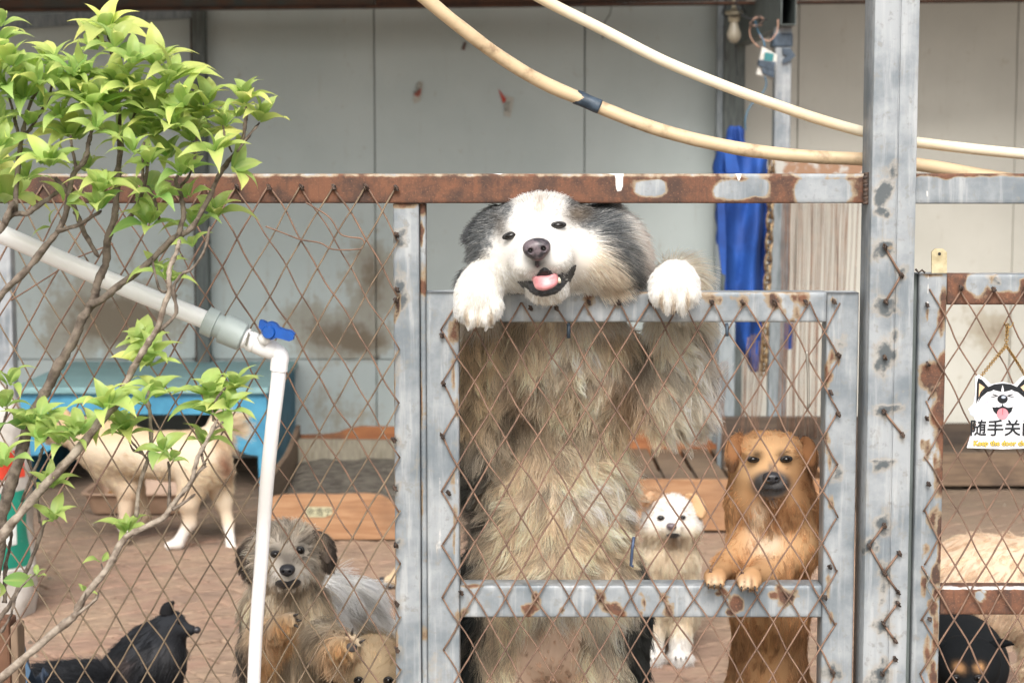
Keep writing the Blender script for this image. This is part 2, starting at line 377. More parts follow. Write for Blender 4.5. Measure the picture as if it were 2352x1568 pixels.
# ============================================================= SETTING
mesh('ground', [(-60, -30, -.03), (60, -30, -.03), (60, 60, -.03), (-60, 60, -.03)], [(0, 1, 2, 3)], M['ground'], smooth=False)['kind'] = 'structure'
floor = mesh('pen_floor', [(-4.5, .1, -.014), (4.5, .1, -.014), (4.5, 6.0, -.014), (-4.5, 6.0, -.014)], [(0, 1, 2, 3)], M['dirt'], smooth=False)
floor['kind'] = 'structure'
def paver_mesh(l, w_, seed):
    r = random.Random(seed); mb = MB(); hx, hy, b_ = l/2-.0035, w_/2-.0035, .006
    j = lambda: r.uniform(-.0025, .0025)
    lo = [(-hx, -hy, -.04), (hx, -hy, -.04), (hx, hy, -.04), (-hx, hy, -.04)]
    mid = [(-hx+j(), -hy+j(), -b_), (0, -hy+j(), -b_), (hx+j(), -hy+j(), -b_), (hx+j(), hy+j(), -b_), (0, hy+j(), -b_), (-hx+j(), hy+j(), -b_)]
    top = [(x*.94, y*.9, r.uniform(-.002, .001)) for x, y, z in mid]
    V = lo+mid+top
    F = [(0, 1, 6, 5, 4), (1, 2, 7, 6), (2, 3, 9, 8, 7), (3, 0, 4, 9)]+[(4+i, 4+(i+1) % 6, 10+(i+1) % 6, 10+i) for i in range(6)]+[(10, 11, 14, 15), (11, 12, 13, 14)]
    return V, F
PW, PL = .118, .238
pv = [paver_mesh(PL, PW, k) for k in range(6)]; pmesh = []
for V, F in pv:
    me = bpy.data.meshes.new('paver'); me.from_pydata(V, [], F); me.materials.append(M['brick']); pmesh.append(me)
ang = R(38); ca, sa = math.cos(ang), math.sin(ang); cells = []
for i in range(-60, 60):
    for j in range(-60, 80):
        u = (i+(j % 2)*.5)*PL; v = j*PW; x = u*ca-v*sa; y = 3+u*sa+v*ca
        if abs(x) < 4.3 and .2 < y < 5.85: cells.append((x, y))
cells = [(x, y, *[float(q) for q in proj(np.array((x, y, 0.)))]) for x, y in cells]
vis = [q for q in cells if -60 < q[2] < 2412 and q[3] < 1600]; vis.sort(key=lambda q: q[1])
single = set(id(q) for q in vis[:300]); rest = MB()
for q in cells:
    k = random.randrange(6); tz = Matrix.Rotation(ang+random.uniform(-.02, .02)+(math.pi if random.random() < .5 else 0), 4, 'Z') @ Matrix.Rotation(random.uniform(-.012, .012), 4, 'X') @ Matrix.Rotation(random.uniform(-.01, .01), 4, 'Y')
    mt = Matrix.Translation((q[0], q[1], random.uniform(-.004, .002))) @ tz
    if id(q) in single:
        o = bpy.data.objects.new('paver', pmesh[k]); COL.objects.link(o); o.parent = floor; o.matrix_world = mt
    else: rest.add([mt @ Vector(v) for v in pv[k][0]], pv[k][1])
rest.build('pavers_beyond', M['brick'], floor)['kind'] = 'stuff'
gr_ = MB(); g5 = random.Random(9)
for _ in range(420):
    x, y, s_ = g5.uniform(-3, 3), g5.uniform(.4, 5.7), g5.uniform(.004, .014); a = g5.uniform(0, 3)
    V = [(x+s_*math.cos(a+k*1.571)*g5.uniform(.6, 1.2), y+s_*math.sin(a+k*1.571)*g5.uniform(.6, 1.2), -.003) for k in range(4)]+[(x, y, s_*g5.uniform(.4, .8))]
    gr_.add(V, [(0, 1, 4), (1, 2, 4), (2, 3, 4), (3, 0, 4)])
gr_ = gr_.build('gravel', simple('pebble', c(150, 136, 118), .9, col2=c(86, 76, 66), scale=4)); gr_['kind'] = 'stuff'
# ---- back wall: insulated panels, each its own part
WY = 5.9
def wallpanel(name, x0, x1, z0, z1, y, mat, parent, stains, label=None):
    nx, nz = max(2, int((x1-x0)/.03)), max(2, int((z1-z0)/.03))
    X, Z = np.meshgrid(np.linspace(x0, x1, nx+1), np.linspace(z0, z1, nz+1), indexing='ij')
    V = np.stack([X.ravel(), np.full(X.size, y), Z.ravel()], 1); V[:, 1] += .004*vnoise(V, 2.2, 3)
    i, j = np.meshgrid(np.arange(nx), np.arange(nz), indexing='ij'); s = nz+1
    F = np.stack([i*s+j, (i+1)*s+j, (i+1)*s+j+1, i*s+j+1], -1).reshape(-1, 4).tolist(); n = len(V)
    B = [(x0, y+.05, z0), (x1, y+.05, z0), (x1, y+.05, z1), (x0, y+.05, z1)]
    e = [0, nx*s, nx*s+nz, nz]
    F += [(n+1, n, n+3, n+2), (e[0], n, n+1, e[1]), (e[1], n+1, n+2, e[2]), (e[2], n+2, n+3, e[3]), (e[3], n+3, n, e[0])]
    V = np.vstack([V, B]); px, py = proj(V)
    st = np.zeros(len(V))
    for (x, yy, rx, ry, s_) in stains: st += s_*np.exp(-(((px-x)/rx)**2+((py-yy)/ry)**2))
    o = mesh(name, V, F, mat, parent, {'stain': st}, smooth=True)
    if label: o['label'] = label
    return o
ST = [(290, 745, 105, 60, 1.0), (190, 700, 90, 80, .4), (130, 790, 50, 40, .3), (350, 640, 90, 70, .25), (470, 610, 60, 50, .15), (860, 640, 60, 90, .65), (770, 770, 90, 45, .7), (850, 790, 60, 30, .5), (690, 720, 60, 60, .25),
      (760, 930, 60, 90, .25), (860, 980, 60, 60, .2), (600, 780, 40, 40, .3), (2290, 760, 40, 40, .5), (2240, 740, 50, 60, .25), (2330, 900, 60, 100, .15), (1500, 1000, 200, 60, .2)]
zt = 2.52
wall = thing('back_wall', (0, WY, 0), 'grey metal-faced panel wall closing the pen behind the dogs', 'wall')
xs = [pt(x, 500, WY).x for x in (-420, -100, 445)] ; zj = pt(1176, 825, WY).z
xp = [pt(x, 500, WY).x for x in (475, 862, 1342, 1668)]
edges = [(xs[1]-1.05, xs[1]), (xs[1], xs[2])]+[(xp[i], xp[i+1]) for i in range(3)]
for (a, b_) in edges:
    wallpanel('wall_panel', a+.003, b_-.003, zj+.003, zt, WY, M['wall'], wall, ST)
    wallpanel('skirting_panel', a+.003, b_-.003, -.01, zj-.003, WY+.006, M['wall'], wall, ST)
MB().box(xs[1]-1.1, xp[3], WY+.06, WY+.1, -.02, zt).build('wall_core', M['dark'], wall)
wall2 = thing('side_wall', (3, WY, 0), 'beige metal-faced panel wall to the right of the switch post', 'wall')
xb = [pt(x, 500, WY).x for x in (1700, 1829, 2327, 2825, 3300)]
for i in range(4): wallpanel('wall_panel', xb[i]+.003, xb[i+1]-.003, -.01, zt, WY, M['wall_beige'], wall2, ST)
MB().box(xb[0], xb[4], WY+.06, WY+.1, -.02, zt).build('wall_core', M['dark'], wall2)
# roof over the back of the pen
roof = thing('lean_to_roof', (0, 5, zt), 'corrugated roof sheet over the back of the pen', 'roof')
mb = MB(); nx = 200; x0, x1 = -4.4, 4.6; V = []
for i in range(nx+1):
    x = x0+(x1-x0)*i/nx; dz = .018*math.cos(i*math.pi)
    yf = 2.75+1.9*float(sm(.25, .75, x)*sm(3.4, 2.3, x)); V += [(x, yf, zt+.03+(6.1-yf)*.04+dz), (x, 6.1, zt+.03+dz)]  # unseen front edge, shaped to set how dark each stretch of wall gets
F = [(2*i, 2*i+2, 2*i+3, 2*i+1) for i in range(nx)]; mesh('roof_sheet', V, F, M['roof'], roof, smooth=False).modifiers.new('t', 'SOLIDIFY').thickness = .002
a, b_ = pt(-60, 22, 5.2), pt(1235, -2, 5.2)
def beam_seg(a, b_, h, d, name, mat, parent):
    mb = MB(); mb.hexa([(a.x, a.y, a.z), (b_.x, b_.y, b_.z), (b_.x, b_.y+d, b_.z), (a.x, a.y+d, a.z), (a.x, a.y, a.z+h), (b_.x, b_.y, b_.z+h), (b_.x, b_.y+d, b_.z+h), (a.x, a.y+d, a.z+h)])
    return mb.build(name, mat, parent, bevel=.003)
beam_seg(a, pt(860, 12, 5.2), .09, .05, 'roof_beam', M['beam'], roof)
beam_seg(pt(-60, 27, 5.19), pt(2450, 2, 5.19), .012, .07, 'beam_flange', M['beam_rust'], roof)
beam_seg(pt(862, 13, 5.2), pt(1640, 0, 5.2), .09, .05, 'roof_beam', M['beam_rust'], roof)
# door frame post, left
fr = thing('door_frame', (pt(460, 800, 5.8).x, 5.8, 0), 'dark upright of the shed door frame behind the shrub', 'door frame')
x0, x1 = pt(447, 500, 5.8).x, pt(476, 500, 5.8).x
MB().box(x0, x1, 5.80, 5.88, 0, 2.3).build('upright', M['steel_dark'], fr, bevel=.003)
MB().box(x0-.012, x0+.004, 5.83, 5.88, 0, 2.28).build('door_edge', M['beam_rust'], fr)
mb = MB(); A, B = pt(-60, 72, 5.82), pt(447, 40, 5.82); mb.hexa([(A.x, 5.82, A.z), (B.x, 5.82, B.z), (B.x, 5.88, B.z), (A.x, 5.88, A.z), (A.x, 5.82, A.z+.06), (B.x, 5.82, B.z+.06), (B.x, 5.88, B.z+.06), (A.x, 5.88, A.z+.06)]); mb.build('lintel', M['steel_plain'], fr)
# corner column with lamp
x0, x1 = pt(1660, 400, 5.75).x, pt(1706, 400, 5.75).x
colm = thing('corner_column', (x0, 5.75, 0), 'weathered grey steel column in the corner behind the blue cloth', 'column')
MB().box(x0, x1, 5.75, 5.83, 0, 2.6).build('column_shaft', M['steel_dark'], colm, bevel=.004)
MB().box(x0-.03, x0-.002, 5.76, 5.82, 0, 2.6).build('flange', M['steel_plain'], colm)
MB().box(x1+.002, x1+.012, 5.80, 5.88, 0, 2.6).build('seam_strip', M['steel_dark'], colm)
lamp = thing('light_bulb', pt(1686, 60, 5.3), 'dusty bare light bulb hanging under the steel channel', 'light bulb')
def lathe(prof, n=20, cx=0, cy=0):   # prof: (radius, z)
    V = [(cx+r*math.cos(k*2*math.pi/n), cy+r*math.sin(k*2*math.pi/n), z) for r, z in prof for k in range(n)]
    F = [(i*n+k, i*n+(k+1) % n, (i+1)*n+(k+1) % n, (i+1)*n+k) for i in range(len(prof)-1) for k in range(n)]
    F += [tuple(reversed(range(n))), tuple(range((len(prof)-1)*n, len(prof)*n))]
    return V, F
s = mp(5.3); q = pt(1686, 0, 5.3).z; cx = pt(1686, 60, 5.3).x
V, F = lathe([(.5*s, q-98*s), (9*s, q-95*s), (15*s, q-86*s), (16.5*s, q-76*s), (12*s, q-64*s), (9*s, q-52*s), (8.5*s, q-42*s)], 20, cx, 5.3); mesh('glass', V, F, M['bulb'], lamp)
V, F = lathe([(11*s, q-50*s), (13*s, q-48*s), (14*s, q-36*s), (20*s, q-32*s), (20*s, q-26*s), (6*s, q-22*s), (5*s, q+12*s)], 20, cx, 5.3); mesh('lamp_holder', V, F, M['cream_plastic'], lamp)
mb = MB(); mb.tube([(cx-20*s, 5.28, q+8*s), (cx-24*s, 5.26, q-20*s), (cx-30*s, 5.26, q-32*s), (cx-23*s, 5.26, q-38*s), (cx+8*s, 5.26, q-37*s), (cx+24*s, 5.26, q-34*s), (cx+6*s, 5.27, q+8*s)], 1.6*s, 6); mb.build('flex', M['dark'], lamp)
for (xa, ya, xb_, yb) in ((1663, 60, 1667, 140), (1690, 103, 1694, 175)):
    tag(MB().tube([pt(xa, ya, 5.3), pt(xa+1, (ya+yb)/2, 5.31), pt(xb_, yb, 5.3)], .0022, 6).build('hanging_string', M['dark']), 'thin dark string hanging straight down '+('left of' if xa < 1680 else 'just under')+' the dusty bulb', 'string')
# ---- post with switch box, steel channel on top of it
PY = 4.6; sx0, sx1 = pt(1778, 300, PY).x, pt(1816, 300, PY).x
zp = pt(1800, 62, PY).z
sp_ = thing('switch_post', ((sx0+sx1)/2, PY, 0), 'pale galvanised square post carrying the taped switch box', 'post')
bar('post_shaft', sx0, sx1, PY, PY+.07, 0, zp, M['galv'], sp_, step=.02, rb=.006)
mb = MB(); tz0, tz1 = pt(1800, 109, PY).z, pt(1800, 76, PY).z; mb.box(sx0-.012, sx1+.004, PY-.006, PY+.078, tz0, tz1); mb.build('tape_wrap', M['tape'], sp_, bevel=.008)
mb = MB(); q = [pt(x, y, PY-.012) for x, y in ((1797, 110), (1816, 112), (1827, 128), (1816, 140), (1798, 147), (1797, 138), (1808, 128), (1798, 124))]; plate('tape_tail', q, .012, M['tape'], sp_)
ch = thing('steel_channel', pt(1790, 20, PY), 'open-ended grey box beam resting on the switch post', 'beam')
A = pt(1701, -40, 5.6); zb = zp+.002; x0, x1 = pt(1789, 30, PY).x, pt(1824, 30, PY).x; H = .16
V = [(x0, PY-.06, zb), (x1, PY-.06, zb), (x1, PY-.06, zb+H), (x0, PY-.06, zb+H)]
i_ = .004; Vi = [(x0+i_, PY-.061, zb+i_), (x1-i_, PY-.061, zb+i_), (x1-i_, PY-.061, zb+H-i_), (x0+i_, PY-.061, zb+H-i_)]
dx = A.x-x0
Vb = [(v[0]+dx, 5.8, v[2]) for v in V]; Vib = [(v[0]+dx, 5.79, v[2]) for v in Vi]
F = [(0, 4, 7, 3)[::-1], (1, 2, 6, 5)[::-1], (0, 1, 5, 4)[::-1], (3, 7, 6, 2)[::-1]]; F = [(0, 3, 7, 4), (1, 5, 6, 2), (0, 4, 5, 1), (3, 2, 6, 7)]
F += [(8, 12, 15, 11), (9, 10, 14, 13), (8, 9, 13, 12), (11, 15, 14, 10), (0, 1, 9, 8), (1, 2, 10, 9), (2, 3, 11, 10), (3, 0, 8, 11), (12, 13, 14, 15)]
mesh('channel_tube', V+Vb+Vi+Vib, F, M['steel_dark'], ch, smooth=False)
sb = thing('switch_box', pt(1765, 120, 4.5), 'broken white switch box with black tape dangling beside the post', 'switch box')
def quadbox(P4, y, d, name, mat, parent, bev=.003):
    mb = MB(); q = [pt(x, yy, y) for x, yy in P4]
    mb.hexa([q[0], q[1], (q[1].x, y+d, q[1].z), (q[0].x, y+d, q[0].z), q[3], q[2], (q[2].x, y+d, q[2].z), (q[3].x, y+d, q[3].z)]); return mb.build(name, mat, parent, bevel=bev)
quadbox([(1737, 172), (1777, 182), (1786, 127), (1751, 107)], 4.50, .035, 'case', M['plastic_white'], sb)
quadbox([(1754, 142), (1775, 142), (1778, 124), (1757, 120)], 4.492, .006, 'circuit_board', M['teal'], sb, .001)
quadbox([(1742, 152), (1779, 164), (1782, 142), (1743, 137)], 4.488, .045, 'tape_band', M['tape'], sb)
quadbox([(1752, 170), (1778, 180), (1780, 158), (1748, 156)], 4.490, .03, 'tape_band', M['tape'], sb)
def cable(pts, Y, r, mat, label, cat='cable', name='cable', parent=None):
    P = spline([tuple(pt(x, y, Y)) for x, y in pts], 5*len(pts)); V, F = tube(P, r, 6); o = mesh(name, V, F, mat, parent)
    if parent is None: tag(o, label, cat)
    return o
cable([(1734, 45), (1740, 70), (1752, 90), (1757, 108)], 4.5, .003, M['wire_blue'], 'blue cable running down from the wire knot into the switch box')
cable([(1733, 42), (1722, 68), (1727, 92), (1744, 110)], 4.5, .0025, M['wire_pink'], 'pinkish cable looping left of the switch box')
cable([(1787, 45), (1785, 72), (1768, 94), (1750, 88), (1744, 78)], 4.5, .0025, M['wire_pink'], 'pinkish cable hanging in a U between wire knot and post')
cable([(1757, 176), (1760, 196), (1748, 218), (1722, 245), (1712, 275), (1713, 300)], 4.5, .0025, M['wire_blue'], 'long blue cable trailing from the switch box down to the blue cloth')
cable([(1690, -5), (1694, 20), (1712, 40), (1735, 44), (1762, 45)], 4.55, .003, M['dark'], 'dark cable slung under the steel channel')
kn = thing('wire_knot', pt(1738, 48, 4.5), 'tangle of stripped wire ends under the steel channel', 'wire tangle')
for k in range(7):
    a0 = random.uniform(0, 6.28); P = [(1738+14*math.cos(a0+t*1.9)*(1+.3*k/7), 50+12*math.sin(a0+t*1.6)) for t in range(4)]
    cable(P, 4.5-.004*k, .0022, (M['weld'], M['wire_pink'], M['dark'])[k % 3], None, name='wire_end', parent=kn)
cable([(1404, 2), (1402, 30), (1388, 55), (1384, 90)], 5.85, .002, M['dark'], 'thin loose wire dangling on the grey wall between the two pipes', 'wire', 'loose_wire')
# ---- stickers left on the wall
def P5(l, Y): return [pt(x, y, Y) for x, y in l]
tor = thing('torn_sticker', pt(958, 215, WY-.01), 'torn sticker scrap with faded letters, level with the upper shrub', 'sticker')
plate('paper', P5([(948, 230), (962, 186), (972, 190), (965, 232), (952, 238)], WY-.009), .001, M['wall_beige'], tor)
plate('red_mark', P5([(948, 219), (956, 212), (968, 202), (966, 216), (960, 224), (955, 220)], WY-.011), .001, simple('faded_red', c(170, 92, 78), .7), tor)
def text(s, p, size, mat, parent, rot=0, name='lettering', ext=.0004, align='CENTER', offset=0):
    cu = bpy.data.curves.new(name, 'FONT'); cu.body = s; cu.size = size; cu.extrude = ext; cu.align_x = align; cu.align_y = 'CENTER'; cu.offset = offset
    cu.resolution_u = 3; cu.materials.append(mat); tmp = bpy.data.objects.new(name, cu); COL.objects.link(tmp)
    dg = bpy.context.evaluated_depsgraph_get(); dg.update(); me = bpy.data.meshes.new_from_object(tmp.evaluated_get(dg)); bpy.data.objects.remove(tmp)
    o = bpy.data.objects.new(name, me); COL.objects.link(o)
    o.rotation_euler = (math.pi/2, 0, 0) if not rot else (Matrix.Rotation(math.pi/2, 3, 'X') @ Matrix.Rotation(rot, 3, 'Z')).to_euler()
    o.location = p
    if parent is not None: o.parent = parent; o.matrix_parent_inverse = Matrix.Translation(-parent.location)
    return o
inkw = simple('faded_ink', c(108, 112, 104), .8)
text('NO', pt(960, 203, WY-.013), .036, inkw, tor, rot=R(65))
tor = thing('torn_sticker', pt(1162, 225, WY-.01), 'torn sticker with a red wedge and the letters JOL reading upwards', 'sticker')
plate('paper', P5([(1157, 264), (1163, 226), (1160, 218), (1181, 225), (1172, 270)], WY-.009), .001, M['wall_beige'], tor)
plate('red_mark', P5([(1144, 203), (1163, 229), (1156, 239)], WY-.011), .001, simple('red_print', c(196, 66, 46), .6), tor)
text('JOL', pt(1165, 243, WY-.013), .034, inkw, tor, rot=R(80))
tor = thing('torn_sticker', pt(1066, 105, WY-.01), 'small torn sticker half hidden by the tan pipe', 'sticker')
plate('paper', P5([(1060, 114), (1066, 96), (1072, 98), (1067, 116)], WY-.009), .001, simple('faded_red_paper', c(120, 84, 76), .7), tor)
text('OL', pt(1067, 104, WY-.013), .022, inkw, tor, rot=R(75))
# ---- blue painted bench
be = thing('blue_bench', (pt(340, 1000, 5).x, 5.3, 0), 'low wide bench painted blue and teal against the wall', 'bench')
zt_ = pt(600, 888, 4.83).z; bx0, bx1 = pt(45, 900, 4.83).x, pt(612, 900, 4.83).x
for k in range(3):
    y0 = 4.80+k*.36; MB().box(bx0-.03, bx1+.012, y0+.002, y0+.358, zt_-.028, zt_).build('top_board', M['bench_top'], be, bevel=.005)
q = [(bx0, zt_-.03), (bx1, zt_-.03), (bx1, 0), (bx1-.035, 0), (bx1-.04, .17)]
for k in range(9): t = k/8*math.pi/2; q.append((bx1-.04-.17*math.sin(t)*1.0-.0, .17+.20*(1-math.cos(t))*.9+.0*t))
q += [(bx0+.25, .35)]
for k in range(9): t = math.pi/2-k/8*math.pi/2; q.append((bx0+.04+.17*math.sin(t), .17+.18*(1-math.cos(t))))
q += [(bx0+.035, 0), (bx0, 0)]
plate('front_apron', [(x, 4.83, z) for x, z in q], .03, M['bench'], be)
MB().box(bx1-.03, bx1, 4.862, 5.87, 0, zt_-.03).build('side_panel', M['bench_side'], be, bevel=.003)
MB().box(bx0, bx0+.03, 4.862, 5.87, 0, zt_-.03).build('side_panel', M['bench_side'], be, bevel=.003)
# ---- wooden beds
def bed(label, x0, x1, y0, y1, hf, hb, mats, shape_f=None, shape_b=None, planks=0, side_h=None):
    b = thing('wooden_bed', ((x0+x1)/2, y0, 0), label, 'dog bed')
    front = shape_f or [(x0, .02), (x1, .02), (x1, hf), (x0, hf)]
    o = plate('front_board', [(x, y0, z) for x, z in front], .02, mats[0], b)
    back = shape_b or [(x0, .02), (x1, .02), (x1, hb), (x0, hb)]
    plate('back_board', [(x, y1, z) for x, z in back], .02, mats[1], b)
    sh = side_h or (hf, hb)
    for xx in (x0, x1-.02):
        n = 10; V = []
        for k in range(n+1):
            t = k/n; y = y0+.021+(y1-y0-.022)*t; z = sh[0]+(sh[1]-sh[0])*t+.015*math.sin(t*7)
            V += [(xx, y, .02), (xx+.02, y, .02), (xx+.02, y, z), (xx, y, z)]
        F = [(0, 3, 2, 1), (4*n, 4*n+1, 4*n+2, 4*n+3)]+[(4*k+i, 4*k+(i+1) % 4, 4*k+4+(i+1) % 4, 4*k+4+i) for k in range(n) for i in range(4)]
        mesh('side_board', V, F, mats[2], b, smooth=False)
    if planks:
        w_ = (x1-x0-.05)/planks
        for k in range(planks): MB().box(x0+.025+k*w_+.006, x0+.025+(k+1)*w_-.006, y0+.022, y1-.002, .05, .068).build('plank', mats[3], b, bevel=.002)
    return b
f = lambda px, py, Y: (pt(px, py, Y).x, pt(px, py, Y).z)
BY0, BY1 = 3.85, 5.0
sf = [f(600, 1238, BY0), f(960, 1238, BY0), f(960, 1175, BY0), f(905, 1158, BY0), f(893, 1146, BY0), f(876, 1137, BY0), f(840, 1133, BY0), f(800, 1134, BY0), f(770, 1136, BY0), f(700, 1134, BY0), f(650, 1136, BY0), f(628, 1140, BY0), f(600, 1156, BY0)]
x0, x1 = sf[0][0], sf[1][0]
sbk = [(x0, .02), (x1, .02), f(1010, 985, BY1), f(905, 980, BY1), f(830, 979, BY1), f(800, 984, BY1), f(775, 994, BY1), f(740, 998, BY1), f(715, 998, BY1), (x0, pt(700, 1000, BY1).z)]
sbk[2] = (x1, sbk[2][1]); sbk[3] = (min(sbk[3][0], x1-.01), sbk[3][1])
b1 = bed('low orange wooden bed with a name sticker and filthy mat', x0, x1, BY0, BY1, .2, .3, (M['wood'], M['wood_or'], M['wood_old']), sf, sbk, side_h=(.17, .27))
n = 40; X, Y = np.meshgrid(np.linspace(x0+.022, x1-.022, n), np.linspace(BY0+.025, BY1-.14, n), indexing='ij')
Z = .10+.02*vnoise(np.stack([X, Y*3, 0*X], -1), 5)+.012*vnoise(np.stack([X*2, Y*5, 0*X], -1), 9, 2)+.05*sm(.75, 1, (Y-BY0)/(BY1-BY0-.14))
V = np.stack([X.ravel(), Y.ravel(), Z.ravel()], 1); F = [(i*n+j, (i+1)*n+j, (i+1)*n+j+1, i*n+j+1) for i in range(n-1) for j in range(n-1)]
tag(mesh('sleeping_mat', V, F, M['mat_fabric']), 'grey rumpled filthy mat lying in the low orange bed', 'mat').modifiers.new('t', 'SOLIDIFY').thickness = .015
plate('inner_board', [(x0+.022, BY1-.12, .1), (x1-.022, BY1-.12, .1), (x1-.022, BY1-.12, pt(850, 1012, BY1-.12).z), (x0+.022, BY1-.12, pt(760, 1009, BY1-.12).z)], .03, M['board_pale'], b1)
st = plate('sticker', P5([(701, 1187), (746, 1187), (763, 1180), (763, 1164), (702, 1163)], BY0-.0025), .001, M['sticker'], b1)
text('余浩宁', pt(733, 1176, BY0-.0035), .0335, M['ink'], st, ext=.0003)
st.children[0].matrix_parent_inverse = Matrix.Identity(4)
cx0, cx1 = pt(1440, 1210, 4.0).x, pt(1905, 1210, 4.0).x
b2 = bed('raised wooden slatted bed on castors behind the two small dogs', cx0, cx1, 4.0, 4.85, .24, .42, (M['wood'], M['wood_or'], M['wood'], M['wood_old']),
    shape_f=[(cx0, pt(1600, 1217, 4).z), (cx1, pt(1600, 1217, 4).z), (cx1, pt(1600, 1101, 4).z), (cx0, pt(1600, 1101, 4).z)],
    shape_b=[(cx0, .1), (cx1, .1), (cx1, pt(1500, 1020, 4.85).z), f(1640, 1020, 4.85), f(1610, 985, 4.85), (cx0, pt(1500, 985, 4.85).z)], planks=0, side_h=(pt(1600, 1101, 4).z, pt(1600, 1040, 4.85).z))
zfl = pt(1550, 1098, 4.02).z-.012
xk = cx0+.022
while xk < cx1-.12:
    MB().box(xk+.004, xk+.118, 4.022, 4.848, zfl-.018, zfl).build('plank', M['wood_old'], b2, bevel=.002); xk += .13
for (px, yy) in ((1640, 4.03), (1860, 4.03), (1480, 4.03), (1640, 4.75), (1860, 4.75)):
    q = pt(px, 1200, yy); zc = .03
    mb = MB(); mb.tube([(q.x-.012, yy+.03, zc), (q.x+.012, yy+.03, zc)], .03, 16); mb.box(q.x-.02, q.x+.02, yy, yy+.06, .05, pt(1600, 1215, 4).z); mb.build('castor', M['plastic_white'], b2)
x0, x1 = pt(2080, 1100, 4.94).x, pt(2720, 1100, 4.94).x
b3 = bed('long dark wooden bed against the beige wall behind the hinged gate', x0, x1, 4.94, 5.84, pt(2200, 1040, 4.94).z, pt(2200, 972, 5.84).z, (M['wood_old'], M['wood_dark'], M['wood_old'], M['wood_dark']), planks=5, side_h=(pt(2200, 1038, 4.94).z, pt(2200, 972, 5.84).z))
# ---- tray, sack, bag, brown post
ty = 4.33; x0, x1 = pt(190, 1185, ty).x, pt(432, 1185, ty).x; zt2 = pt(300, 1133, ty).z
tr = thing('feeding_tray', ((x0+x1)/2, ty+.15, 0), 'pinkish brown plastic tray of dog food behind the beige dog', 'tray')
def ring(x0, x1, y0, y1, z, r, n=5):
    P = []
    for cx_, cy_, a0 in ((x1-r, y0+r, -90), (x1-r, y1-r, 0), (x0+r, y1-r, 90), (x0+r, y0+r, 180)):
        for k in range(n): a = R(a0+90*k/(n-1)); P.append((cx_+r*math.cos(a), cy_+r*math.sin(a), z))
    return P
y0, y1 = ty, ty+.34; rings = [ring(x0+.03, x1-.03, y0+.03, y1-.03, .004, .03), ring(x0, x1, y0, y1, zt2-.01, .05), ring(x0-.014, x1+.014, y0-.014, y1+.014, zt2-.008, .06), ring(x0-.014, x1+.014, y0-.014, y1+.014, zt2, .06), ring(x0+.006, x1-.006, y0+.006, y1-.006, zt2, .05), ring(x0+.036, x1-.036, y0+.036, y1-.036, .014, .03)]
V = [p for r_ in rings for p in r_]; k = 20; F = [(i*k+j, i*k+(j+1) % k, (i+1)*k+(j+1) % k, (i+1)*k+j) for i in range(5) for j in range(k)]+[tuple(reversed(range(k))), tuple(range(5*k, 6*k))]
mesh('tray_body', V, F, M['tray'], tr, smooth=False).modifiers.new('b', 'BEVEL').width = .003
n = 16; X, Y = np.meshgrid(np.linspace(-1, 1, n), np.linspace(-1, 1, n), indexing='ij'); Z = .015+.075*np.exp(-(X**2+Y**2)*1.6)+.01*vnoise(np.stack([X, Y, 0*X], -1), 9)
V = np.stack([(x0+.11+X*.09).ravel(), (y0+.17+Y*.11).ravel(), Z.ravel()], 1)
k_ = tag(mesh('dog_food', V, [(i*n+j, (i+1)*n+j, (i+1)*n+j+1, i*n+j+1) for i in range(n-1) for j in range(n-1)], M['kibble']), 'heap of brown dog food in the plastic tray', 'dog food'); k_['kind'] = 'stuff'
SY = 2.7; cxx = pt(-32, 1300, SY).x; s = mp(SY)
sk = thing('feed_sack', (cxx, SY, 0), 'white plastic feed sack with red and green print behind the shrub', 'sack')
prof = [(105, 0), (112, 40), (113, 120), (110, 230), (106, 330), (100, 420), (88, 490), (70, 530), (40, 548)]; nk = 48
def sackpt(i_, h, k, off=0):
    a = k*2*math.pi/nk; r = np.interp(h, [p[1] for p in prof], [p[0] for p in prof])
    rr = (r*(1+.03*math.sin(3*a+h*.02)+.018*math.sin(7*a-h*.03)+.01*math.sin(13*a+h*.07)))*s+off
    return (cxx+rr*math.cos(a), SY+rr*math.sin(a), h*s)
hs_ = list(range(0, 549, 16))+[548]
V = [sackpt(0, h, k) for h in hs_ for k in range(nk)]; F = [(i*nk+k, i*nk+(k+1) % nk, (i+1)*nk+(k+1) % nk, (i+1)*nk+k) for i in range(len(hs_)-1) for k in range(nk)]+[tuple(range((len(hs_)-1)*nk, len(hs_)*nk))]
mesh('sack_body', V, F, simple('woven_sack', c(206, 202, 196), .7, col2=c(150, 142, 130), scale=5, bmp=.5, bd=.006), sk)
def decal(name, k0, k1, h0, h1, mat, off=.0015, cut=0):
    ks = np.linspace(k0, k1, 10); hh = np.linspace(h0, h1, 12); V = [sackpt(0, h, k, off) for h in hh for k in ks]
    F = [(i*10+j, i*10+j+1, (i+1)*10+j+1, (i+1)*10+j) for i in range(11) for j in range(9)]; return mesh(name, V, F, mat, sk)
decal('green_print', 36, 46, 125, 300, simple('green_print', c(22, 128, 106), .6, col2=c(190, 200, 196), scale=50, thr=(.66, .74)))
decal('white_band', 36, 46.6, 118, 124, simple('pale_print', c(225, 225, 220), .6)); decal('white_mark', 39, 43, 180, 230, simple('pale_logo', c(220, 224, 220), .6), .003)
decal('red_print', 39, 46, 330, 395, simple('red_sack_print', c(206, 66, 44), .6), .0015)
bgx = pt(50, 1568, 1.1).x
bg_ = thing('rubbish_bag', (bgx, 1.1, 0), 'torn navy plastic bag in the bottom corner behind the brown post', 'bag')
V = []; n = 28; m_ = 14; s = mp(1.1); topz = pt(50, 1490, 1.1).z
